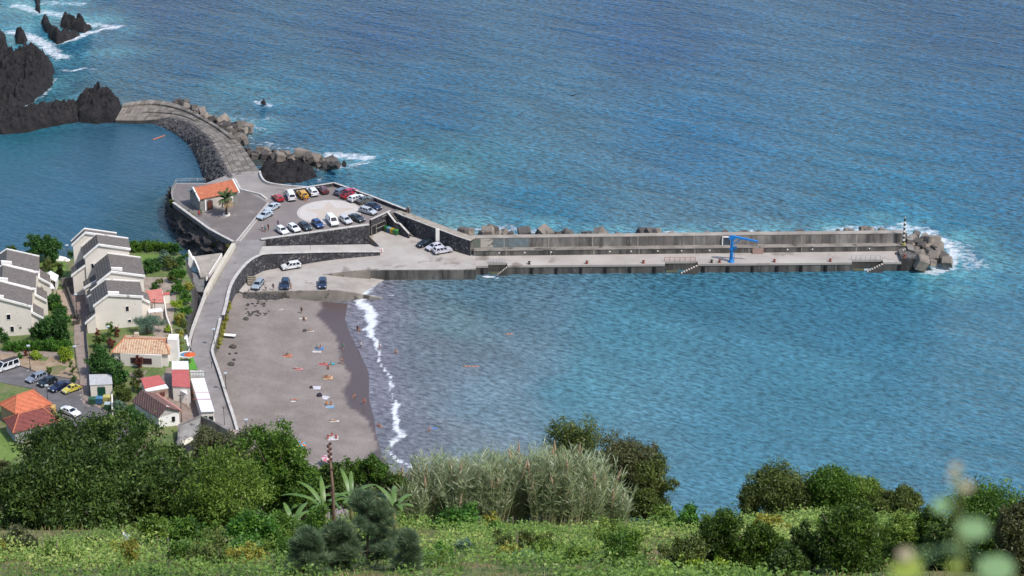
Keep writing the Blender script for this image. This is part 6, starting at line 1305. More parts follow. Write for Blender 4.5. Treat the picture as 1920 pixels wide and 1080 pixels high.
towel((581, 621), GB, .9, 1.9, (206, 200, 192), -8, 'pale grey towel beside a dark bag')
person('lie', (580, 620.5), GB, 172, 'person lying on the pale grey towel', (120, 110, 104), None, 0, 1, gb, .08)
def bag(px, gfn, c, label, s=.5):
    g = gfn(*px); t = thing('beach_bag', label, 'bag', g, .4); MB().box((0, 0, s * .4), (s * 1.3, s * .8, s * .8), 0, .75).build('sack', M(c), t); MB().tube([(-s * .35, 0, s * .75), (0, 0, s * 1.15), (s * .35, 0, s * .75)], .03).build('strap', M(c), t)
bag((571.5, 621.5), GB, (92, 90, 84), 'grey-green bag left of the pale grey towel', .6)
towel((598, 653.5), GB, 1.4, 2.0, (96, 150, 206), 10, 'bright blue towel under a seated pair')
towel((593, 660), GB, .8, 2.0, (232, 226, 222), -2, 'white towel just below the bright blue one')
person('sit', (601.5, 653), GB, -60, 'person in orange sitting on the bright blue towel', (214, 110, 60), None, 0, 0, gb, .06)
person('sit', (594.5, 653), GB, 40, 'person in teal sitting on the bright blue towel', (70, 160, 170), (90, 180, 190), 0, 1, gb, .06)
towel((537.5, 667.5), GB, 1.2, 2.3, (236, 146, 108), 4, 'orange towel at the left of the group of sunbathers')
person('lie', (538.5, 667), GB, 176, 'person lying on the orange towel', (60, 50, 60), None, 0, 0, gb, .08)
person('sit', (541, 664), GB, 20, 'person sitting behind the orange towel', (120, 150, 150), (180, 190, 180), 0, 1, gb, 0)
towel((557.5, 692.5), GB, .9, 2.3, (226, 150, 150), -4, 'pink towel alone below the orange one')
person('lie', (556.5, 692), GB, 176, 'person stretched out on the pink towel', (214, 190, 190), None, 0, 1, gb, .08)
towel((606, 683.5), GB, 1.0, 2.1, (222, 120, 124), 2, 'rose towel left of the teal one')
person('lie', (606, 683), GB, 3, 'person lying on the rose towel', (150, 60, 70), None, 0, 0, gb, .08)
towel((620, 682.5), GB, 1.0, 1.7, (70, 180, 190), 12, 'teal towel right of the rose one')
person('sit', (615.5, 691), GB, 10, 'person sitting on bare sand below the rose and teal towels', (70, 70, 90), None, 1, 2, gb)
person('sit', (621, 684), GB, -20, 'person sitting on the teal towel', (90, 170, 180), (120, 200, 200), 0, 0, gb, .06)
towel((613.5, 708.5), GB, 1.7, 2.3, (236, 190, 150), 2, 'wide peach towel under two sunbathers')
for k_, (dy, lb) in enumerate([(-1.6, 'upper of two sunbathers on the wide peach towel'), (1.4, 'lower of two sunbathers on the wide peach towel')]): person('lie', (614, 708 + dy), GB, 178, lb, (220, 120, 60) if k_ else (60, 50, 50), None, 0, 0, gb, .08)
person('walk', (643.5, 656), GB, -30, 'person in a teal shirt walking on the wet sand edge', (60, 60, 60), (60, 160, 150), 0, 1, gb)
person('walk', (640.5, 683), GB, 60, 'person in black shorts walking along the edge of the dry sand', (30, 30, 34), None, 0, 0, gb)
sea0 = lambda px, py: P3(px, py, 0)
person('stand', (670.5, 622), sea0, 40, 'person in a dark swimsuit standing in the wash next to a crouching child', (40, 30, 40), (44, 32, 44), 1, 0, gb, -.1)
person('sit', (675, 620), sea0, -40, 'child in orange crouching in the wash', (230, 120, 70), None, 0, 1, gb, .05, .8)
person('walk', (677, 653), sea0, 20, 'person in a white shirt and dark shorts walking in the shallow wash', (70, 74, 90), (232, 234, 240), 1, 2, gb, -.05)
person('walk', (711.5, 655), sea0, -70, 'person wading at the line of foam', (120, 110, 96), None, 0, 1, gb, -.25)
person('wade', (742.5, 663), sea0, 0, 'person wading waist-deep beyond the foam', (180, 90, 50), None, 0, 1, gb, -.6)
for (a, b, lb) in [(891, 687, 'swimmer farther right of the two side by side'), (876, 687, 'swimmer nearer the beach of the two side by side'), (955, 626.5, 'lone swimmer in the middle of the bay'), ]:
    person('swim', (a, b), sea0, 10, lb, (200, 80, 70), None, 0, 1, 'swimmers in the bay', -.12)
person('wade', (806, 808), sea0, 30, 'wading swimmer beside a small blue board', (200, 100, 70), None, 0, 0, 'swimmers in the bay', -.75)
o = MB().box((0, 0, 0), (1.3, .5, .08)).build('bodyboard', M((90, 150, 220))); o.location = (*P(813, 804, 0), .06); o.rotation_euler = (0, 0, .5); tag(o, 'small blue board floating next to the wading swimmer', 'board')
person('sit', (665, 744), GB, -30, 'person sitting alone on the wet sand', (60, 44, 44), None, 0, 0, gb)
person('stand', (683, 760), GB, 0, 'person in red standing at the water edge', (160, 60, 60), (214, 110, 96), 0, 0, gb)
person('sit', (709, 799), GB, 60, 'person sitting where the wash ends', (180, 100, 90), None, 1, 0, gb)
person('lie', (713, 801), GB, 150, 'person lying half in the wash beside the sitting one', (150, 90, 80), None, 0, 1, gb, .02)
towel((592, 727.5), GB, 1.5, 2.0, (236, 232, 240), 0, 'broad white towel with a dark bag at its left end')
bag((583.5, 727.5), GB, (60, 60, 56), 'dark bag at the left end of the broad white towel', .5)
bag((599, 743), GB, (56, 50, 66), 'dark purple bag above the square white towel', .8)
towel((609.5, 746), GB, 1.4, 1.5, (236, 232, 240), -25, 'square white towel tilted beside the purple bag')
towel((617, 763), GB, 1.5, 2.1, (96, 150, 190), 0, 'blue patterned towel under an orange-clad pair', (190, 200, 206))
person('sit', (612.5, 759), GB, 20, 'left of the pair in orange on the blue patterned towel', (230, 150, 60), (232, 150, 70), 0, 0, gb, .05); person('sit', (621.5, 759), GB, -20, 'right of the pair in orange on the blue patterned towel', (230, 160, 90), None, 0, 1, gb, .05)
person('lie', (551, 750.5), GB, 5, 'person in red lying on the sand left of the white towels', (206, 70, 74), None, 0, 0, gb, .02); towel((550, 753), GB, .6, 1.0, (234, 226, 226), 0, 'little white towel beside the person in red')
towel((527, 788), GB, .7, 2.1, (170, 166, 176), -16, 'grey-lilac towel next to the bushes')
towel((624.5, 790), GB, .9, 2.4, (228, 222, 206), 2, 'cream towel halfway down the lower beach'); person('lie', (625, 789.5), GB, 178, 'person lying on the cream towel of the lower beach', (220, 214, 200), None, 0, 1, gb, .08)
towel((622, 822), GB, 1.9, 2.6, (232, 226, 226), 6, 'white towel crowded by people in red')
for (a, b, k_, c, lb) in [(615.5, 822, 'sit', (190, 40, 60), 'person in red at the left end of the crowded white towel'), (623, 818, 'sit', (220, 60, 90), 'person in pink-red at the back of the crowded white towel'), (630, 822, 'sit', (200, 40, 60), 'person in red at the right end of the crowded white towel')]: person(k_, (a, b), GB, random.uniform(-60, 60), lb, c, c, 0, 0, gb, .06)
def parasol(px, gfn, c1, c2, label, tilt=0.2):
    g = gfn(*px); t = thing('beach_parasol', label, 'parasol', g); t.rotation_euler = (tilt, tilt * .5, 0); MB().tube([(0, 0, 0), (0, 0, 2.0)], .03).build('pole', WHITE, t)
    n = 8
    for k in range(n):
        a0, a1 = 2 * math.pi * k / n, 2 * math.pi * (k + 1) / n; v = [(0, 0, 2.15), (1.1 * math.cos(a0), 1.1 * math.sin(a0), 1.7), (1.1 * math.cos(a1), 1.1 * math.sin(a1), 1.7)]
        MB().add(v + [(x, y, z - .03) for x, y, z in v], [(0, 1, 2), (3, 5, 4), (0, 3, 4, 1), (1, 4, 5, 2), (2, 5, 3, 0)]).build('panel', M(c1 if k % 2 else c2), t)
parasol((563, 846), GB, (232, 130, 70), (90, 190, 220), 'orange and blue parasol half behind the tall green tree')
parasol((612, 872), GB, (230, 130, 150), (236, 214, 216), 'pink and white parasol above the bushes at the bottom of the beach')
towel((617, 875), GB, 1.6, 2.0, (236, 236, 238), 6, 'white towel beneath the pink parasol')
gq = 'people around the harbour'
person('stand', (492, 432), GZ, 0, 'person in white top with dark trousers, left of the trio by the silver cars', (40, 40, 50), (230, 226, 236), 1, 2, gq); person('stand', (497.5, 435), GZ, 30, 'person in teal, middle of the trio by the silver cars', (60, 70, 90), (60, 160, 170), 1, 0, gq)
person('stand', (503.5, 432), GZ, -30, 'person in dark red, right of the trio by the silver cars', (200, 80, 80), (80, 40, 44), 1, 2, gq); person('walk', (521.5, 425), GZ, 0, 'person in purple above the small white car', (60, 40, 90), (84, 60, 130), 1, 2, gq)
person('stand', (569.5, 376), GZ, 60, 'person in grey at the open boot of the yellow car', (70, 70, 74), (150, 146, 140), 1, 0, gq); person('sit', (574.5, 377), GZ, -40, 'person in pink crouching behind the yellow car', (200, 100, 120), (214, 120, 140), 0, 0, gq)
person('stand', (377.5, 404), GZ, 0, 'person in green at the corner of the chapel', (130, 30, 40), (40, 150, 90), 1, 2, gq); person('stand', (373.5, 406), GZ, 30, 'person in red beside the one in green', (170, 30, 50), (220, 40, 60), 1, 0, gq)
person('stand', (498.5, 545), GQ, 20, 'person in a white shirt beside the silver estate car', (90, 100, 90), (230, 230, 230), 1, 2, gq); person('walk', (512.5, 544), GQ, -20, 'person in dark blue between the silver and the navy car', (34, 40, 50), (60, 80, 96), 1, 2, gq)
person('stand', (545.5, 542), GQ, 80, 'bare-chested person leaning beside the navy off-roader', (70, 50, 50), None, 1, 0, gq); person('sit', (466.5, 549), GQ, 0, 'person in pale blue sitting at the end of the beach wall', (110, 130, 150), (150, 170, 190), 0, 1, gq)
person('stand', (392, 527), lambda a, b: P3(a, b, 6.0), 0, 'person in white on the bridge walkway', (70, 70, 100), (226, 226, 232), 0, 2, gq)
person('stand', (763, 400), GZ, 90, 'person standing on the steps by the end of the seaward parapet', (50, 60, 90), (70, 100, 150), 1, 0, gq)
# ------------------------------------------------------------------ vegetation
def quads(pos, u, v_, tone, name, mat, parent=None, bend=0.0):
    """leaf quads: centre pos, half axes u, v"""
    n = len(pos); up = np.cross(u, v_); up /= np.linalg.norm(up, axis=1, keepdims=True) + 1e-9
    b = up * (np.linalg.norm(u, axis=1, keepdims=True) * bend)
    V = np.stack([pos - u - b, pos - v_ * .8 + b * .4, pos + u - b, pos + v_ * .8 + b * .4], 1).reshape(-1, 3)
    me_ = np_mesh(name, V, np.arange(4 * n).reshape(n, 4), {'tone': ('FLOAT', np.repeat(tone, 4))})
    return link(name, me_, mat, parent)
def rdir(r, n): d = r.normal(size=(n, 3)); return d / np.linalg.norm(d, axis=1, keepdims=True)
def leafblob(r, C, RAD, n, size, asp=.6, out=.5, upb=.25, shell=.55, tb=None):
    k = r.choice(len(C), n, p=(RAD ** 2) / (RAD ** 2).sum()); m_ = max(24, n // 45)      # leaves gather into sprays
    kk = r.choice(len(C), m_, p=(RAD ** 2) / (RAD ** 2).sum()); dd = rdir(r, m_); dd[:, 2] = dd[:, 2] * .85 + upb; dd /= np.linalg.norm(dd, axis=1, keepdims=True)
    rr = RAD[kk] * (shell + (1.18 - shell) * r.random(m_) ** .8); sc = C[kk] + dd * rr[:, None]; j = r.integers(0, m_, n); k = kk[j]; d = dd[j]
    pos = sc[j] + r.normal(size=(n, 3)) * (RAD[k] * .2 + size * .5)[:, None]; spt = r.random(m_)
    nrm = d * out + rdir(r, n) * (1 - out * .5); nrm /= np.linalg.norm(nrm, axis=1, keepdims=True)
    a = np.cross(nrm, rdir(r, n)); a /= np.linalg.norm(a, axis=1, keepdims=True) + 1e-9; b = np.cross(nrm, a); s = size * (.6 + .8 * r.random(n))
    bt = r.random(len(C)) if tb is None else tb
    return pos, a * s[:, None], b * (s * asp)[:, None], np.clip(.25 * bt[k] + .4 * spt[j] + .35 * r.random(n), 0, 1)
def trunkmesh(t, h, r0, w, seed, mat, depth=3.0, limbs=5):
    r = random.Random(seed); mb = MB(); top = (r.uniform(-.1, .1) * w, r.uniform(-.1, .1) * w, h * .62)
    mb.tube([(0, 0, -depth), (0, 0, 0), lerp((0, 0, 0), top, .5), top], [r0 * 1.25, r0, r0 * .8, r0 * .5], 7)
    for i in range(limbs):
        a = 2 * math.pi * i / limbs + r.random(); z0 = h * r.uniform(.3, .55); p0 = (top[0] * z0 / (h * .62), top[1] * z0 / (h * .62), z0)
        p2 = (math.cos(a) * w * r.uniform(.25, .38), math.sin(a) * w * r.uniform(.25, .38), h * r.uniform(.62, .85)); p1 = lerp(p0, p2, .5)
        mb.tube([p0, (p1[0], p1[1], p1[2] - .05 * h), p2], [r0 * .5, r0 * .35, r0 * .12], 5)
    return mb.build('trunk', mat, t, smooth=True)
BARK = M((118, 100, 84), (84, 72, 62), 3, bump=.03, name='bark')
LV = {'cyp': leafmat((44, 66, 24), (104, 138, 46), (154, 184, 70)), 'dark': leafmat((50, 72, 34), (110, 140, 62), (158, 182, 90)), 'mid': leafmat((60, 96, 34), (120, 160, 58), (164, 194, 84)), 'light': leafmat((84, 116, 44), (146, 176, 70), (188, 204, 106)), 'grey': leafmat((87, 96, 67), (135, 140, 94), (167, 165, 119)),
      'village': leafmat((42, 78, 34), (96, 146, 68), (146, 184, 100)), 'lime': leafmat((133, 167, 53), (199, 224, 78), (231, 235, 110)), 'olive': leafmat((76, 94, 44), (136, 150, 74), (164, 166, 102)), 'brown': leafmat((90, 96, 60), (130, 132, 82), (164, 152, 112)),
      'croton': leafmat((103, 49, 46), (167, 92, 71), (224, 156, 87)), 'hedge': leafmat((58, 103, 39), (110, 165, 58), (149, 194, 78)), 'pine': leafmat((84, 110, 80), (138, 162, 118), (174, 188, 146)), 'scrub': leafmat((144, 144, 60), (201, 197, 87), (231, 220, 117)), 'blue': leafmat((94, 126, 103), (147, 176, 147), (190, 208, 178))}
def tree(name, label, px, base, top, wpx, Y=None, hf=None, leaf='mid', size=.16, n=None, group=None, cat='tree', seed=None, lumps=16, flat=1.0, trunk=True, cone=0.0, dens=1.0, asp=.6, low=.18):
    g = atY(px, base, Y) if Y is not None else hf(px, base)
    s = pxm(g[1], g[2]); w_ = wpx / s; h = max((base - top) / (s * .89), .4); seed = seed or int(px * 13 + top * 7) % 9973; r = np.random.default_rng(seed)
    # tall foreshortened crowns: keep the crown's depth about its width
    t = thing(name, label, cat, g, 0, group)
    rx = w_ / 2; cz0, cz1 = h * low, h; C = []; RD = []
    for i in range(lumps):
        d = rdir(r, 1)[0]; q = r.random() ** .4; zz = (cz0 + cz1) / 2 + d[2] * q * (cz1 - cz0) * .5 * .8
        taper = 1 - cone * np.clip((zz - cz0) / (cz1 - cz0), 0, 1); rr = rx * r.uniform(.17, .38) * (1 - .35 * cone * (zz / h)); kx = max(rx - rr, .05) * q * taper
        C.append((d[0] * kx * 1.05, d[1] * kx * 1.05, min(zz, cz1 - rr * .75))); RD.append(rr)
    C = np.array(C); RD = np.array(RD)
    if n is None: n = int(dens * 3.2 * (RD ** 2).sum() * 4 * math.pi * .55 / (size * size * asp * 2)); n = max(300, min(n, 26000))
    pos, u, v_, tn = leafblob(r, C, RD, n, size, asp)
    k = pos[:, 2] > .05; quads(pos[k], u[k], v_[k], tn[k], 'crown', LV[leaf], t, .25)
    if trunk: trunkmesh(t, h, max(.06, w_ * .035), w_, seed, BARK, 6.0 if Y is not None else .8)
    return t
def hedge(label, pa, pb, wpx_depth, hm, hf, leaf='hedge', n=4000, size=.28, name='hedge'):
    a, b = hf(*pa), hf(*pb); t = thing(name, label, 'hedge', ((a[0] + b[0]) / 2, (a[1] + b[1]) / 2, min(a[2], b[2]))); L_ = math.dist(a[:2], b[:2]); ang = math.atan2(b[1] - a[1], b[0] - a[0]); r = np.random.default_rng(int(pa[0] + pb[1])); m_ = int(L_ * 1.6)
    C = []; RD = []
    for i in range(m_):
        for j in range(3): x = (i + .5) / m_ * L_ - L_ / 2; C.append((*rot2(x, (r.random() - .5) * wpx_depth, ang), hm * (.3 + .22 * j))); RD.append(r.uniform(.45, .7) * hm * .5)
    pos, u, v_, tn = leafblob(r, np.array(C), np.array(RD), n, size); k = pos[:, 2] > .02
    quads(pos[k], u[k], v_[k], tn[k], 'foliage', LV[leaf], t, .2); mb = MB()
    for i in range(m_): x = (i + .5) / m_ * L_ - L_ / 2; xx, yy = rot2(x, 0, ang); mb.tube([(xx, yy, -.5), (xx, yy, hm * .6)], .05, 5)
    kind(mb.build('stems', BARK, t), 'stuff'); return t
# village vegetation
gvt = 'shrubs and trees around the village houses'
V = [('round_tree', 'large round dark green tree standing at the edge of the natural pool', 66, 490, 434, 48, 'village', .3), ('round_tree', 'right half of the pair of round trees by the pool, behind the utility pole', 98, 490, 440, 42, 'village', .3),
     ('leafy_tree', 'broad leafy green tree between the left terraced row and the long hedge', 108, 642, 582, 62, 'village', .3), ('leafy_tree', 'lower green tree just left of the broad leafy one', 76, 640, 600, 40, 'village', .3),
     ('shrub', 'green shrub on the garden edge below the gazebo awning', 78, 566, 544, 26, 'village', .26), ('shrub', 'green shrub spilling over the beige path', 98, 578, 548, 32, 'village', .26), ('shrub', 'dark green shrub beside the dark planter', 116, 600, 570, 24, 'hedge', .26),
     ('shrub', 'grey-green bare shrub against the nearest left terraced house', 34, 622, 592, 36, 'grey', .22), ('shrub', 'low green shrubs at the left end of the long hedge', 8, 640, 618, 30, 'village', .26),
     ('leafy_tree', 'dense green tree beside the lower footpath above the cream hut', 188, 704, 648, 50, 'village', .3), ('leafy_tree', 'dense green tree right behind the pale hut roof', 222, 724, 668, 46, 'village', .3), ('leafy_tree', 'small green tree between the villa wall and the pale hut roof', 205, 710, 672, 40, 'village', .3),
     ('croton_bush', 'reddish leafy bush in front of the villa front wall', 262, 690, 664, 22, 'croton', .2), ('croton_bush', 'reddish bush at the left corner of the villa', 228, 682, 660, 20, 'croton', .2), ('croton_bush', 'purple-red conical bush in the garden of the nearest right terraced house', 183, 634, 612, 10, 'croton', .2), ('croton_bush', 'reddish bush left of the villa roof edge', 208, 652, 630, 18, 'croton', .2), ('croton_bush', 'tall red-brown bush against the blank cream gable', 219, 632, 606, 12, 'croton', .2),
     ('shrub', 'green palm-like shrub against the blank cream gable', 208, 632, 604, 18, 'mid', .24), ('shrub', 'round clipped dark green shrub before the blank cream gable', 197, 640, 624, 14, 'hedge', .22), ('shrub', 'mixed green shrub left of the villa', 182, 652, 632, 24, 'olive', .24),
     ('shrub', 'rust and green shrub above the shed on the lane', 262, 706, 690, 26, 'brown', .22), ('shrub', 'yellowish shrub left of the pinkish-red shed', 256, 732, 704, 26, 'olive', .24), ('shrub', 'green shrub between the cream hut and the brown roof', 232, 750, 722, 34, 'olive', .24), ('shrub', 'blue-green low shrub behind the cream end wall', 226, 776, 752, 32, 'blue', .24), ('shrub', 'green bush at the left foot of the brown roof', 248, 790, 762, 34, 'village', .24), ('shrub', 'leafy bush below the kerb of the village road', 262, 810, 778, 44, 'village', .26),
     ('shrub', 'dark small bush on the dry soil bed behind the black hatchback', 92, 704, 686, 13, 'mid', .18), ('shrub', 'spindly bush at the right end of the dry soil bed', 136, 704, 676, 13, 'mid', .2), ('shrub', 'low bush beside the yellow rounded car', 138, 716, 705, 12, 'village', .2),
     ('shrub', 'bright green low clump below the long hedge', 68, 672, 660, 26, 'lime', .2), ('flax_clump', 'big yellow-green flax clump at the corner of the footpaths', 122, 674, 652, 32, 'lime', .3), ('shrub', 'small tuft beside the tall lamp on the soil bed', 38, 672, 660, 12, 'hedge', .18), ('shrub', 'red-leaved small plant under the hedge', 48, 668, 656, 8, 'croton', .18),
     ('shrub', 'yellow-green shrub between the left row and the lawn', 54, 512, 486, 18, 'lime', .22), ('shrub', 'olive shrub on the small lawn', 92, 508, 484, 26, 'olive', .22), ('shrub', 'rusty shrub in front of the lawn', 72, 516, 496, 24, 'brown', .22), ('shrub', 'light shrub beside the third terraced house', 112, 516, 494, 22, 'olive', .22), ('shrub', 'dark bush at the pool edge left of the round tree', 24, 486, 466, 36, 'dark', .26), ('shrub', 'green shrub at the pool edge near the farthest terraced house', 134, 482, 470, 16, 'village', .22),
     ('shrub', 'green shrub in the garden right of the broad grey roof', 286, 510, 484, 34, 'village', .24), ('shrub', 'blue-green shrub by the hedge over the gully', 312, 492, 472, 32, 'blue', .24), ('shrub', 'shrub beside the pale patio', 288, 544, 530, 20, 'village', .22), ('shrub', 'bush behind the faded pink roof', 300, 540, 520, 18, 'olive', .22),
     ('shrub', 'bright green bush beside the dragon tree', 316, 622, 606, 20, 'lime', .22), ('shrub', 'leafy creeper beside the villa tower', 338, 658, 630, 16, 'scrub', .22)]
for nm, lb, px, b, tp_, w_, lf, sz in V: tree(nm, lb, px, b, tp_, w_, hf=G, leaf=lf, size=sz * .72, cat='tree' if 'tree' in nm else 'shrub', group=gvt, lumps=24 if w_ > 30 else 10, low=-.1, dens=1.3, flat=1)
GU = [(330, 478, 454, 30, 'village'), (344, 502, 474, 30, 'village'), (322, 505, 482, 34, 'olive'), (338, 528, 500, 34, 'hedge'), (352, 548, 522, 26, 'scrub'), (332, 552, 528, 30, 'hedge'), (346, 572, 546, 30, 'hedge'), (334, 584, 560, 26, 'lime'), (348, 596, 570, 24, 'hedge'), (336, 608, 584, 26, 'scrub'), (346, 626, 598, 22, 'olive'), (337, 640, 618, 18, 'scrub'), (322, 530, 512, 24, 'olive')]
for i, (px, b, tp_, w_, lf) in enumerate(GU): tree('shrub', 'sprawling green shrub on the slope between the gardens and the road gully', px, b, tp_, w_, hf=G, leaf=lf, size=.19, cat='shrub', group='shrubs filling the gully slope beside the road', lumps=12, low=.02, trunk=False)
hedge('long clipped green hedge above the dry soil bed', (12, 658), (132, 655), 1.6, 2.0, G, n=15000, size=.17)
hedge('green hedge along the pool edge right of the farthest terraced house', (222, 470), (322, 472), 2.0, 2.0, G, n=12000, size=.19, leaf='mid')
hedge('low green hedge running down beside the beige path', (100, 572), (124, 606), 1.4, 1.6, G, n=2600, size=.2)
hedge('fringe of green climbers on the beach side of the road wall', (424, 570), (404, 650), .7, 1.0, lambda a, b: P3(a + 5, b + 4, 3.8), n=2200, size=.2, leaf='scrub', name='climber_hedge')
# dragon tree
g = G(279, 626); t = thing('dragon_tree', 'umbrella-shaped blue-green dragon tree below the nearest right terraced house', 'tree', g); mb = MB(); r_ = random.Random(4)
for i in range(9): a = i * .7; mb.tube([(.1 * math.cos(a), .1 * math.sin(a), -.3), (.7 * math.cos(a), .7 * math.sin(a), 1.4), (1.9 * math.cos(a), 1.4 * math.sin(a), 2.5)], [.22, .14, .09], 6)
mb.build('trunk', M((170, 156, 140), (130, 116, 104), 3), t, smooth=True); r = np.random.default_rng(5); C = []; RD = []
for i in range(20): a = r.random() * 6.28; q = r.random() ** .5; C.append((2.8 * q * math.cos(a), 2.2 * q * math.sin(a), 2.9 - .5 * q)); RD.append(.6)
pos, u, v_, tn = leafblob(r, np.array(C), np.array(RD), 3600, .34, .14, .2, .4, .3); quads(pos, u, v_, tn, 'crown', LV['blue'], t, .2)
# palm on the platform
g = P3(424.5, 403.5, ZP); t = thing('palm_tree', 'palm tree with green upper and dry drooping fronds in a white ring planter', 'palm tree', g)
MB().lathe([(.85, 0), (.85, .35), (.6, .35), (.6, .2)], n=18).build('planter_ring', WHITE, t); MB().lathe([(.59, 0), (.59, .22)], n=14).build('soil', M((96, 84, 74)), t)
MB().tube([(0, 0, 0), (.05, 0, 1.6), (0, 0, 3.3), (0, 0, 4.3)], [.3, .26, .3, .22], 9).build('trunk', M((120, 92, 72), (84, 64, 52), 4, bump=.05), t, smooth=True)
def frond(t, a, el, L_, droop, m, w_=.42, z0=4.2, nm='frond', nseg=10, nl=34, leafw=.05):
    r = np.random.default_rng(int(a * 100 + el * 10)); pts = []; x = z = 0; e = el
    for i in range(nseg + 1): pts.append((x * math.cos(a), x * math.sin(a), z0 + z)); x += math.cos(e) * L_ / nseg; z += math.sin(e) * L_ / nseg; e -= droop / nseg
    mb = MB(); mb.tube(pts, [.035] * nseg + [.01], 4); sd_ = Vector((-math.sin(a), math.cos(a), 0))
    for i in range(nl):
        f = .12 + .86 * i / nl; k = min(int(f * nseg), nseg - 1); p = Vector(lerp(pts[k], pts[k + 1], f * nseg - k)); d = (Vector(pts[k + 1]) - Vector(pts[k])).normalized(); ll = w_ * (1.1 - .7 * abs(f - .4)) * r.uniform(.8, 1.1)
        for s_ in (-1, 1):
            tip = p + (sd_ * s_ * .8 + d * .6 + Vector((0, 0, -.25 + r.uniform(-.15, .15)))).normalized() * ll * 1.5; q = d * leafw
            mb.add([p - q, p + q, tip + Vector((0, 0, .0)), p - q - Vector((0, 0, .012)), p + q - Vector((0, 0, .012)), tip - Vector((0, 0, .012))], [(0, 1, 2), (3, 5, 4)])
    return mb.build(nm, m, t)
PG = M((92, 116, 62), (62, 86, 44), 2, name='palm_green'); PD = M((184, 158, 116), (142, 118, 86), 2, name='palm_dry')
r_ = random.Random(2)
for i in range(24): frond(t, i * 2.4, r_.uniform(.35, 1.35), r_.uniform(2.3, 2.9), r_.uniform(.7, 1.3), PG, .4)
for i in range(16): frond(t, i * 2.4 + .5, r_.uniform(-.1, .3), r_.uniform(2.3, 3.0), r_.uniform(1.3, 1.9), PD, .34, 4.0, 'dry_frond')
# scrub on the chapel cliff
for i, (px, b, z, w_) in enumerate([(352, 405, 5.2, 18), (362, 412, 5.2, 20), (346, 398, 5.0, 12), (372, 430, 4.2, 14), (390, 446, 4.4, 14), (402, 452, 4.6, 18), (412, 462, 4.2, 16), (356, 428, 3.6, 12), (428, 470, 4.8, 16), (322, 384, 5.4, 10), (340, 418, 3.6, 10)]):
    tree('cliff_shrub', 'yellow-green scrub clinging to the lava cliff under the chapel yard', px, b + 4, b - 10, w_ + 4, hf=lambda a, c, z=z: P3(a, c, z - .8), leaf='scrub' if i % 3 else 'olive', size=.15, cat='shrub', group='scrub tufts on the chapel cliff', lumps=7, low=.0, trunk=False)
# foreground trees
FT = [('dark_tree', 'huge dark evergreen tree, central crown of the mass at lower left', 225, 985, 778, 200, 126, 'dark', .15), ('dark_tree', 'dark evergreen tree forming the left shoulder of the mass at lower left', 118, 985, 800, 180, 127, 'dark', .15),
      ('dark_tree', 'dark evergreen tree forming the right shoulder of the mass beside the light green tree', 322, 985, 788, 120, 128, 'dark', .15), ('dark_tree', 'dark low crown at the front of the mass, above the vine stakes', 190, 1022, 858, 230, 113, 'dark', .14), ('dark_tree', 'dark low crown at the front left of the mass', 78, 1022, 862, 170, 114, 'dark', .14), ('dark_tree', 'dark crown at the front right of the mass touching the light green tree', 300, 1018, 862, 150, 114, 'dark', .14),
      ('brown_tree', 'brownish tree at the far left edge beside the dark mass', 18, 985, 850, 90, 124, 'brown', .14), ('light_tree', 'rounded light green tree right of the dark mass', 418, 1020, 856, 190, 112, 'light', .13),
      ('tall_tree', 'tall fresh green tree rising over the left end of the beach', 512, 985, 782, 130, 120, 'mid', .14), ('tall_tree', 'lower fresh green crown right of the tall green tree', 566, 985, 842, 90, 119, 'mid', .14), ('grey_tree', 'grey-green thin tree in front of the stone ruin', 404, 900, 800, 90, 134, 'grey', .13), ('grey_tree', 'grey-green thin tree between the ruin and the tall green tree', 456, 905, 800, 80, 133, 'grey', .13),
      ('pointed_bush', 'pointed green bush left of the agave stalk, below the pink parasol', 664, 945, 848, 56, 124, 'mid', .13), ('pointed_bush', 'pointed green bush at the water end of the beach', 702, 945, 845, 62, 124, 'mid', .13), ('low_bush', 'dark green low bush behind the first reeds', 740, 970, 884, 70, 124, 'dark', .13), ('low_bush', 'green bush behind the tall stalk', 622, 960, 872, 90, 122, 'dark', .13),
      ('dark_shrub_tree', 'dark olive rounded tree rising behind the reeds in front of the bay', 1085, 985, 790, 185, 138, 'olive', .14), ('dark_shrub_tree', 'dark green lower tree between the reeds and the brownish tree', 1150, 985, 850, 140, 136, 'dark', .14), ('tamarisk', 'brownish feathery tree right of the dark olive tree', 1172, 985, 802, 150, 135, 'brown', .13), ('tamarisk', 'lower brown-green feathery tree sloping to the right over the water', 1212, 990, 858, 110, 134, 'olive', .13),
      ('clifftop_tree', 'dark olive tree at the left of the clifftop group on the right', 1462, 985, 876, 150, 136, 'olive', .13), ('clifftop_tree', 'thin olive tree leaning left of the clifftop group', 1404, 975, 906, 60, 136, 'olive', .13), ('clifftop_tree', 'brighter green tree in the middle of the clifftop group', 1545, 985, 882, 120, 135, 'mid', .13), ('clifftop_tree', 'low bright green tree right of the middle of the clifftop group', 1600, 985, 896, 110, 135, 'light', .13), ('clifftop_tree', 'small dark tree at the right end of the clifftop group', 1690, 990, 916, 80, 134, 'olive', .13), ('clifftop_tree', 'low olive tree between the clifftop group and its last tree', 1640, 990, 914, 70, 134, 'olive', .13)]
for nm, lb, px, b, tp_, w_, Y, lf, sz in FT: tree(nm, lb, px, b, tp_, w_, Y=Y, leaf=lf, size=sz * (.8 if lf == 'dark' else .66), lumps=44 if w_ > 120 else 26, dens=1.0 if lf in ('brown', 'grey') else 1.35, asp=.5, low=.05)
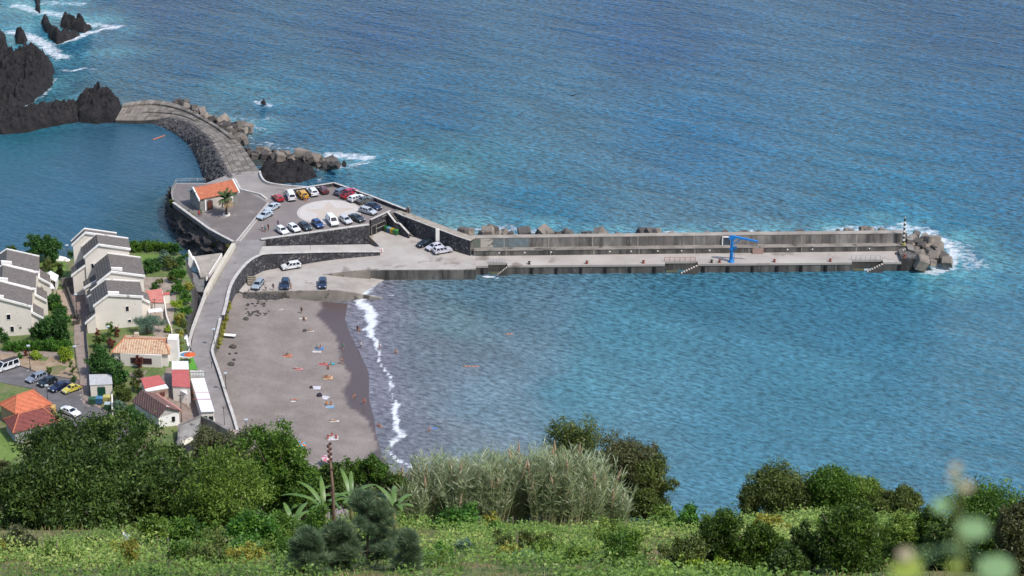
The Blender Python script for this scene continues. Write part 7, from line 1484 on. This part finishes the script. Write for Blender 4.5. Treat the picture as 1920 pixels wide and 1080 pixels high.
CB = [('cypress_shrub', 'dark green upright shrub, tallest at the left of the lower right group', 1352, 1085, 948, 125, 86), ('cypress_shrub', 'dark green upright shrub leaning right of the tallest one', 1425, 1085, 976, 115, 86), ('cypress_shrub', 'low dark shrub at the bottom edge right of the upright pair', 1475, 1095, 1020, 90, 84), ('cypress_shrub', 'large dark green bush in the middle of the lower right group', 1585, 1095, 930, 165, 84), ('cypress_shrub', 'narrow dark shrub clasping the left of the large middle bush', 1505, 1090, 968, 80, 85),
      ('cypress_shrub', 'pointed dark shrub in front of the clifftop water', 1738, 1085, 936, 80, 86), ('cypress_shrub', 'dark brown-green shrub at the extreme right edge', 1905, 1095, 920, 120, 82), ('broad_bush', 'bright green broad bush near the right edge under the blurred plant', 1842, 1080, 904, 200, 88), ('broad_bush', 'dark bush beneath the bright broad bush', 1780, 1095, 975, 110, 83), ('broad_bush', 'pale yellow-green bush between the middle bush and the pointed shrub', 1668, 1085, 968, 125, 88), ('broad_bush', 'grey-green low bush left of the upright shrubs', 1285, 1090, 1010, 90, 85)]
for i, (nm, lb, px, b, tp_, w_, Y) in enumerate(CB): tree(nm, lb, px, b, tp_, w_, Y=Y, leaf=['cyp', 'cyp', 'dark', 'cyp', 'dark', 'cyp', 'brown', 'mid', 'dark', 'light', 'olive'][i], size=.07, cat='shrub', lumps=50 if w_ > 100 else 30, cone=.45 if 'cyp' in nm else 0, asp=.5, low=.0, dens=1.3)
for px, b, tp_, w_, lb in [(1245, 1085, 1052, 50, 'lime-yellow seedling clump at the bottom edge, leftmost of three'), (1298, 1085, 1048, 60, 'lime-yellow clump at the bottom edge, middle of three'), (1350, 1088, 1056, 60, 'lime-yellow clump at the bottom edge, rightmost of three'), (1004, 1020, 1000, 40, 'lime-yellow bush among the vine rows'), (990, 1035, 1012, 34, 'small lime bush just below the other lime bush in the vine rows')]:
    tree('lime_bush', lb, px, b, tp_, w_, Y=84 if b > 1050 else 106, leaf='lime', size=.075, cat='shrub', lumps=8, low=0, trunk=False, dens=.7)
for px, b, tp_, w_, lf, lb in [(345, 1040, 985, 100, 'mid', 'leafy green bush between the dark mass and the stakes'), (470, 1040, 975, 120, 'hedge', 'leafy vine bush under the light green tree'), (300, 1030, 975, 90, 'light', 'pale leafy bush in front of the dark mass'), (520, 1030, 960, 90, 'mid', 'leafy bush left of the banana plants'), (30, 1040, 990, 80, 'grey', 'greyish bush at the lower left edge'), (600, 1020, 950, 90, 'mid', 'leafy bush behind the pine top'), (860, 1000, 962, 120, 'hedge', 'leafy low bush below the reeds'), (1290, 1000, 955, 60, 'hedge', 'leafy bush at the left foot of the cliff edge'), (1440, 1010, 960, 70, 'scrub', 'yellowish bush on the bare patch'), (1690, 1010, 965, 80, 'light', 'light bush above the pale yellow-green one'), (1240, 990, 958, 70, 'light', 'light green bush under the feathery trees')]:
    tree('vine_bush', lb, px, b, tp_, w_, Y=7.3 / (-ray(px, b)[2] / ray(px, b)[1] - .51), leaf=lf, size=.1, cat='shrub', lumps=14, low=0, trunk=False, dens=.8)
# reeds
REED = leafmat((138, 158, 106), (198, 212, 160), (232, 234, 202), .35); RSTEM = M((188, 186, 136), (150, 150, 104), 2, name='reed_stem'); PLUME = M((206, 178, 146), (176, 146, 118), 3, name='reed_plume')
def reed(px, base, top, wpx, Y, label, seed, n=190, plumes=7):
    g = atY(px, base, Y); s = pxm(g[1], g[2]); w_ = wpx / s; h = (base - top) / (s * .87); t = thing('reed_clump', label, 'reeds', g, 0, 'reed clumps on the hillside edge'); r = np.random.default_rng(seed)
    x = (r.random(n) - .5) * w_; y = (r.random(n) - .5) * 1.6; hh = h * (.38 + .62 * r.random(n) ** 1.3); tx = x + (r.normal(size=n)) * .5; ty = y + (r.random(n) - .5) * .6; V_ = []; Fc = []
    for i in range(n):
        k = len(V_); ww = .018
        V_ += [(x[i] - ww, y[i], -1.5), (x[i] + ww, y[i], -1.5), (tx[i] + ww * .6, ty[i], hh[i]), (tx[i] - ww * .6, ty[i], hh[i]), (x[i], y[i] + ww * 1.6, -1.5), (tx[i], ty[i] + ww, hh[i])]; Fc += [(k, k + 1, k + 2, k + 3), (k + 1, k + 4, k + 5, k + 2), (k + 4, k, k + 3, k + 5)]
    kind(MB().add(V_, Fc).build('stems', RSTEM, t), 'stuff')
    m_ = n * 44; i = r.integers(0, n, m_); f = .25 + .8 * r.random(m_); c = np.stack([x[i] + (tx[i] - x[i]) * f, y[i] + (ty[i] - y[i]) * f, hh[i] * f], 1); a = r.random(m_) * 6.28; d = np.stack([np.cos(a) * .5, np.sin(a) * .5, 1.1 - .9 * r.random(m_)], 1); d /= np.linalg.norm(d, axis=1, keepdims=True)
    L_ = .2 + .22 * r.random(m_); c = c + d * L_[:, None]; sdv = np.cross(d, rdir(r, m_)); sdv /= np.linalg.norm(sdv, axis=1, keepdims=True); quads(c, d * L_[:, None], sdv * .03, np.clip(r.random(m_) * .7 + .3 * (f > .7), 0, 1), 'blades', REED, t, .12)
    for q in range(plumes):
        j = r.integers(0, n); b0 = Vector((tx[j], ty[j], hh[j])); L2 = r.uniform(.45, .8); d_ = Vector((r.uniform(-.25, .35), 0, 1)).normalized()
        MB().tube([b0 - d_ * .6, b0, b0 + d_ * L2 * .3, b0 + d_ * L2 * .7, b0 + d_ * L2 * 1.25], [.012, .025, .075, .06, .01], 6).build('plume', PLUME, t)
rx_ = [(760, 978, 905, 70), (806, 985, 862, 80), (850, 985, 866, 80), (896, 985, 862, 84), (944, 982, 860, 84), (992, 980, 852, 84), (1040, 978, 850, 84), (1086, 982, 858, 84), (1120, 986, 872, 60), (720, 975, 900, 60), (690, 970, 906, 50), (1140, 988, 915, 50)]
wl = ['short reeds left of centre', 'reed clump third from the left, spiking over the waterline', 'reed clump at the foot of the bay foam', 'reed clump in the left middle of the thicket', 'reed clump in the middle of the thicket', 'reed clump right of the middle with pale plumes', 'tallest reed clump with tan plumes before the dark olive tree', 'dense reed clump under the dark olive tree', 'arching reed clump at the right end of the thicket', 'thin reeds behind the pine top', 'leftmost thin reeds beside the pointed bushes', 'low arching reeds below the brownish tree']
for i, (px, b, tp_, w_) in enumerate(rx_): reed(px, b, tp_, w_, 124 + (i % 3), wl[i], 900 + i, n=160 if w_ > 70 else 90, plumes=13 if w_ > 70 else 6)
# banana plants
BANL = M((118, 146, 66), (78, 112, 46), 1.2, rough=.45, name='banana_leaf')
def banana(px, base, hpx, label, seed, Y):
    g = atY(px, base, Y); s = pxm(g[1], g[2]); h = hpx / (s * .87); t = thing('banana_plant', label, 'banana plant', g, 0, 'banana plants on the slope'); r = random.Random(seed); MB().tube([(0, 0, -.5), (0, 0, h * .5)], [.14, .09], 8).build('stem', M((150, 150, 90), (110, 100, 60), 3), t, smooth=True)
    for k in range(8):
        a = k * 2.4 + r.random(); e = r.uniform(.7, 1.35); L_ = h * r.uniform(.35, .68); x = 0; z = h * .45; mb = MB(); v = []; n_ = 8
        for i in range(n_ + 1):
            f = i / n_; w_ = .13 * math.sin(math.pi * min(1, f * .92 + .05)) ** .6 + .01; c = (x * math.cos(a), x * math.sin(a)); sx, sy = -math.sin(a) * w_, math.cos(a) * w_
            v += [(c[0] - sx, c[1] - sy, z - w_ * .35), (c[0], c[1], z), (c[0] + sx, c[1] + sy, z - w_ * .35)]; x += math.cos(e) * L_ / n_; z += math.sin(e) * L_ / n_; e -= r.uniform(.12, .24)
        f_ = [(3 * i + j, 3 * i + j + 1, 3 * i + j + 4, 3 * i + j + 3) for i in range(n_) for j in range(2)]; mb.add(v, f_); mb.build('leaf', BANL, t, smooth=True)
for i, (px, b, h_, lb, Y) in enumerate([(575, 1000, 100, 'banana plant with arching leaves left of the tall stalk', 118), (610, 1010, 120, 'banana plant with upright leaves just left of the tall stalk', 116), (660, 985, 100, 'banana plant standing right of the tall stalk', 118), (550, 1030, 90, 'banana plant nearest the light green tree', 108), (740, 1000, 100, 'tall banana plant between the reeds and the pine', 114), (1010, 1090, 70, 'banana plant at the bottom edge among the vines', 88), (965, 1095, 80, 'banana plant at the bottom edge, left of the other one', 88), (820, 1100, 80, 'banana plant right of the pine at the bottom edge', 88)]): banana(px, b, h_, lb, 50 + i, Y)
# pine in the foreground
def pine(px, base, top, wpx, Y, label, seed):
    g = atY(px, base, Y); s = pxm(g[1], g[2]); h = (base - top) / (s * .87); w_ = wpx / s; t = thing('pine_tree', label, 'pine tree', g, 0, 'young pines at the bottom edge'); r = np.random.default_rng(seed); MB().tube([(0, 0, -1), (0, 0, h * .5), (.05, 0, h * .95)], [.1, .06, .02], 7).build('trunk', BARK, t); br = MB(); C = []
    for i in range(46):
        f = r.random() ** .8; z = h * (.15 + .8 * f); a = r.random() * 6.28; L_ = w_ * .5 * (1.02 - f * .72) * r.uniform(.5, 1); e = (math.cos(a) * L_, math.sin(a) * L_, z + L_ * .35); br.tube([(0, 0, z), lerp((0, 0, z), e, .6), e], [.03, .02, .01], 4)
        for q in (.55, .8, 1.0): C.append(lerp((0, 0, z), e, q))
    C.append((0.05, 0, h)); kind(br.build('branches', BARK, t), 'stuff'); C = np.array(C); n = 190 * len(C); k = r.integers(0, len(C), n); d = rdir(r, n); d[:, 2] = np.abs(d[:, 2]) * .8 + .1; d /= np.linalg.norm(d, axis=1, keepdims=True); L_ = .14 + .08 * r.random(n)
    c = C[k] + d * L_[:, None] + rdir(r, n) * .07; sdv = np.cross(d, rdir(r, n)); sdv /= np.linalg.norm(sdv, axis=1, keepdims=True); bt = r.random(len(C)); quads(c, d * L_[:, None], sdv * .012, np.clip(bt[k] * .5 + r.random(n) * .5, 0, 1), 'crown', LV['pine'], t, .0)
pine(692, 1120, 932, 180, 84, 'grey-green young pine with long needles in the bottom centre', 71); pine(580, 1120, 1000, 110, 82, 'smaller pine left of the central pine, cut by the bottom edge', 72); pine(765, 1120, 1005, 70, 82, 'small pine shoot right of the central pine', 73); pine(640, 1130, 985, 120, 83, 'low pine between the smaller and the central pine', 74)
# tall stalk with seed heads
g = atY(627, 1000, 100); s = pxm(g[1], g[2]); h = 165 / (s * .87); t = thing('agave_stalk', 'bare brown flower stalk with reddish seed clusters rising in front of the beach', 'flower stalk', g)
MB().tube([(0, 0, -1), (0, 0, h * .5), (-.12, 0, h)], [.1, .07, .035], 8).build('stalk', M((156, 128, 106), (120, 92, 76), 3), t, smooth=True)
for i in range(16):
    f = (.52 if i in (1, 2, 3) else .72 + .28 * (i / 15)); z = h * f - (.15 * i if i in (1, 2, 3) else 0); MB().lathe([(.02, -.08), (.065, -.04), (.075, .02), (.03, .07)], (-.12 * f + .07 * math.cos(i * 2.1), .07 * math.sin(i * 2.1), z), 8).build('seed_cluster', M((112, 66, 62), (78, 50, 48), 4), t, smooth=True)
# vines and herbs over the slope
r = np.random.default_rng(99); n = 8200; X = (r.random(n) - .5) * 76; Y_ = 72 + 60 * r.random(n) ** 1.0; row = (Y_ + 1.2 * np.sin(X * .12)) / 2.1; Y_ = Y_ + ((np.round(row) - row) * 2.1) * .62; cov = fbm(X * .16, Y_ * .16, 88); keep = cov > .44 + .14 * r.random(n); X = X[keep]; Y_ = Y_[keep]; Z = hillz(X, Y_); m_ = 34; n = len(X)
hgt = .15 + 1.1 * fbm(X * .4, Y_ * .4, 77) * (.4 + .9 * fbm(X * .1, Y_ * .1, 66)); c = np.repeat(np.stack([X, Y_, Z], 1), m_, 0) + r.normal(size=(n * m_, 3)) * np.array([.36, .36, 0]) ; c[:, 2] += np.repeat(hgt, m_) * r.random(n * m_); N_ = n * m_
nn = rdir(r, N_); nn[:, 2] = np.abs(nn[:, 2]) + .5; nn /= np.linalg.norm(nn, axis=1, keepdims=True); a = np.cross(nn, rdir(r, N_)); a /= np.linalg.norm(a, axis=1, keepdims=True); b = np.cross(nn, a); sz = (.04 + .06 * r.random(N_)) * np.repeat(.7 + .7 * fbm(X * .2, Y_ * .2, 44), m_)
o = quads(c, a * sz[:, None], b * (sz * .8)[:, None], np.clip(1.5 * np.repeat(fbm(X * .15, Y_ * .3, 33) - .28, m_) + .2 * np.repeat(r.random(n), m_) + .35 * r.random(N_), 0, 1), 'vine_cover', leafmat((84, 120, 46), (150, 184, 82), (200, 212, 118)), None, .2); kind(tag(o, 'rows of low vines and herbs covering the terraced slope', 'vines'), 'stuff')
n = 26000; X = (r.random(n) - .5) * 76; Y_ = 72 + 60 * r.random(n); Z = hillz(X, Y_); c = np.stack([X, Y_, Z + .12], 1); a_ = r.random(n) * 6.28; d = np.stack([np.cos(a_) * .5, np.sin(a_) * .5, np.ones(n)], 1) * (.12 + .14 * r.random(n))[:, None]; sdv = np.stack([-np.sin(a_), np.cos(a_), 0 * a_], 1) * .022
o = quads(c, d, sdv, r.random(n), 'tall_grass', leafmat((120, 124, 62), (176, 168, 104), (206, 190, 140)), None, .1); kind(tag(o, 'tufts of dry and green grass between the vines', 'grass'), 'stuff')
r_ = random.Random(31); VK = ['hedge', 'mid', 'light', 'mid', 'light', 'scrub', 'blue', 'olive']; nb_ = 0
while nb_ < 90:
    px = r_.uniform(-30, 1950); b = r_.uniform(985, 1075)
    if 1290 < px < 1680 and b > 1030 and r_.random() < .5: continue
    nb_ += 1; hh_ = r_.uniform(10, 30) * (1 + (b - 985) / 90); k_ = r_.choice(VK)
    tree('vine_shrub', 'small green shrub or vine mound on the terraced slope', px, b, b - hh_, hh_ * r_.uniform(1.2, 2.6), Y=7.3 / (-ray(px, b)[2] / ray(px, b)[1] - .51), leaf=k_, size=.075 if k_ != 'lime' else .06, cat='shrub', group='small shrubs dotted over the vine terraces', lumps=9, low=0, trunk=False, dens=.5)
# vine stakes, white container
for i, (px, b, h_, lb) in enumerate([(86, 1062, 62, 'leftmost weathered vine stake'), (109, 1052, 46, 'vine stake left of the brightest one'), (139, 1030, 34, 'pale short vine stake at the foot of the dark mass'), (300, 1040, 40, 'vine stake right of the white container'), (318, 1060, 60, 'thin stake below the light green tree'), (418, 1065, 50, 'stake under the light green tree'), (962, 1000, 36, 'stake among the central vines'), (972, 1050, 60, 'taller stake in the central vines'), (1297, 975, 30, 'stake at the cliff edge near the water'), (1140, 1005, 26, 'leaning stake on the bare terrace'), (1180, 1010, 26, 'second leaning stake on the bare terrace'), (1100, 985, 24, 'short stake below the reeds')]):
    g = atY(px, b, 7.3 / (-ray(px, b)[2] / ray(px, b)[1] - .51)); s = pxm(g[1], g[2]); t = thing('vine_stake', lb, 'stake', g, 0, 'weathered vine stakes'); MB().tube([(0, 0, -.8), (random.uniform(-.1, .1), 0, h_ / s)], [.045, .03], 6).build('shaft', M((166, 150, 130), (120, 106, 92), 4), t)
g = atY(238, 1030, 102); s = pxm(g[1], g[2]); t = thing('white_canister', 'white plastic canister hung upside down on a tilted stick before the dark mass', 'canister', g); MB().tube([(0, 0, -1), (0, 0, .6), (-.25, 0, 1.1)], .025, 6).build('stick', BARK, t)
MB().box((0, 0, .62), (.26, .2, .38), 0, .9, Matrix.Rotation(.3, 3, 'Y')).build('can', M((214, 226, 224), (196, 210, 208), 2, rough=.4), t); MB().box((-.1, 0, .86), (.08, .08, .12)).build('neck', WHITE, t)
# out-of-focus plant right in front of the viewpoint
g0 = atY(1802, 1160, 2.8); t = thing('near_weed', 'out-of-focus leafy weed close to the viewpoint at lower right', 'weed', (g0[0], g0[1], g0[2] - 2.2)); gz = g0[2] - 2.2
def W(px, py, Y=2.8): p = atY(px, py, Y); return (p[0] - g0[0], p[1] - g0[1], p[2] - gz)
MB().tube([(0, 0, 0), W(1802, 1080), W(1795, 960), W(1800, 868)], [.006, .004, .003, .0015], 6).build('stem', M((150, 160, 90)), t)
LG1 = M((150, 186, 130), (130, 170, 112), 8, rough=.6, name='near_leaf'); LG2 = M((170, 186, 80), (150, 170, 70), 8, name='near_leaf_yellow'); PK = M((214, 196, 170), (190, 180, 140), 8, name='near_bud')
for px, py, rr, m_ in [(1825, 992, 30, LG1), (1765, 948, 19, LG1), (1812, 912, 14, PK), (1792, 878, 11, PK), (1785, 895, 9, PK), (1868, 1066, 36, LG1), (1700, 1066, 32, LG2), (1698, 1040, 16, PK), (1790, 1062, 12, LG2)]:
    c = Vector(W(px, py, 2.75)); R_ = rr * .85 / F * 3.15; v = []; r_ = random.Random(px)
    for k in range(10): a = 2 * math.pi * k / 10; q = R_ * (1 + .15 * math.cos(2 * a) + r_.uniform(-.06, .06)); v.append((c.x + q * math.cos(a), c.y + .4 * q * math.sin(a), c.z + .85 * q * math.sin(a)))
    v += [(x, y + .001, z) for x, y, z in v]; MB().add(v, [tuple(range(10)), tuple(range(10, 20))[::-1]] + [(i, i + 10, (i + 1) % 10 + 10, (i + 1) % 10) for i in range(10)]).build('leaf', m_, t)
    j = min([W(1802, 1080), W(1798, 1020), W(1795, 960), W(1798, 900)], key=lambda q: (Vector(q) - c).length); MB().tube([j, c], .0012, 5).build('leaf_stalk', LG1, t)
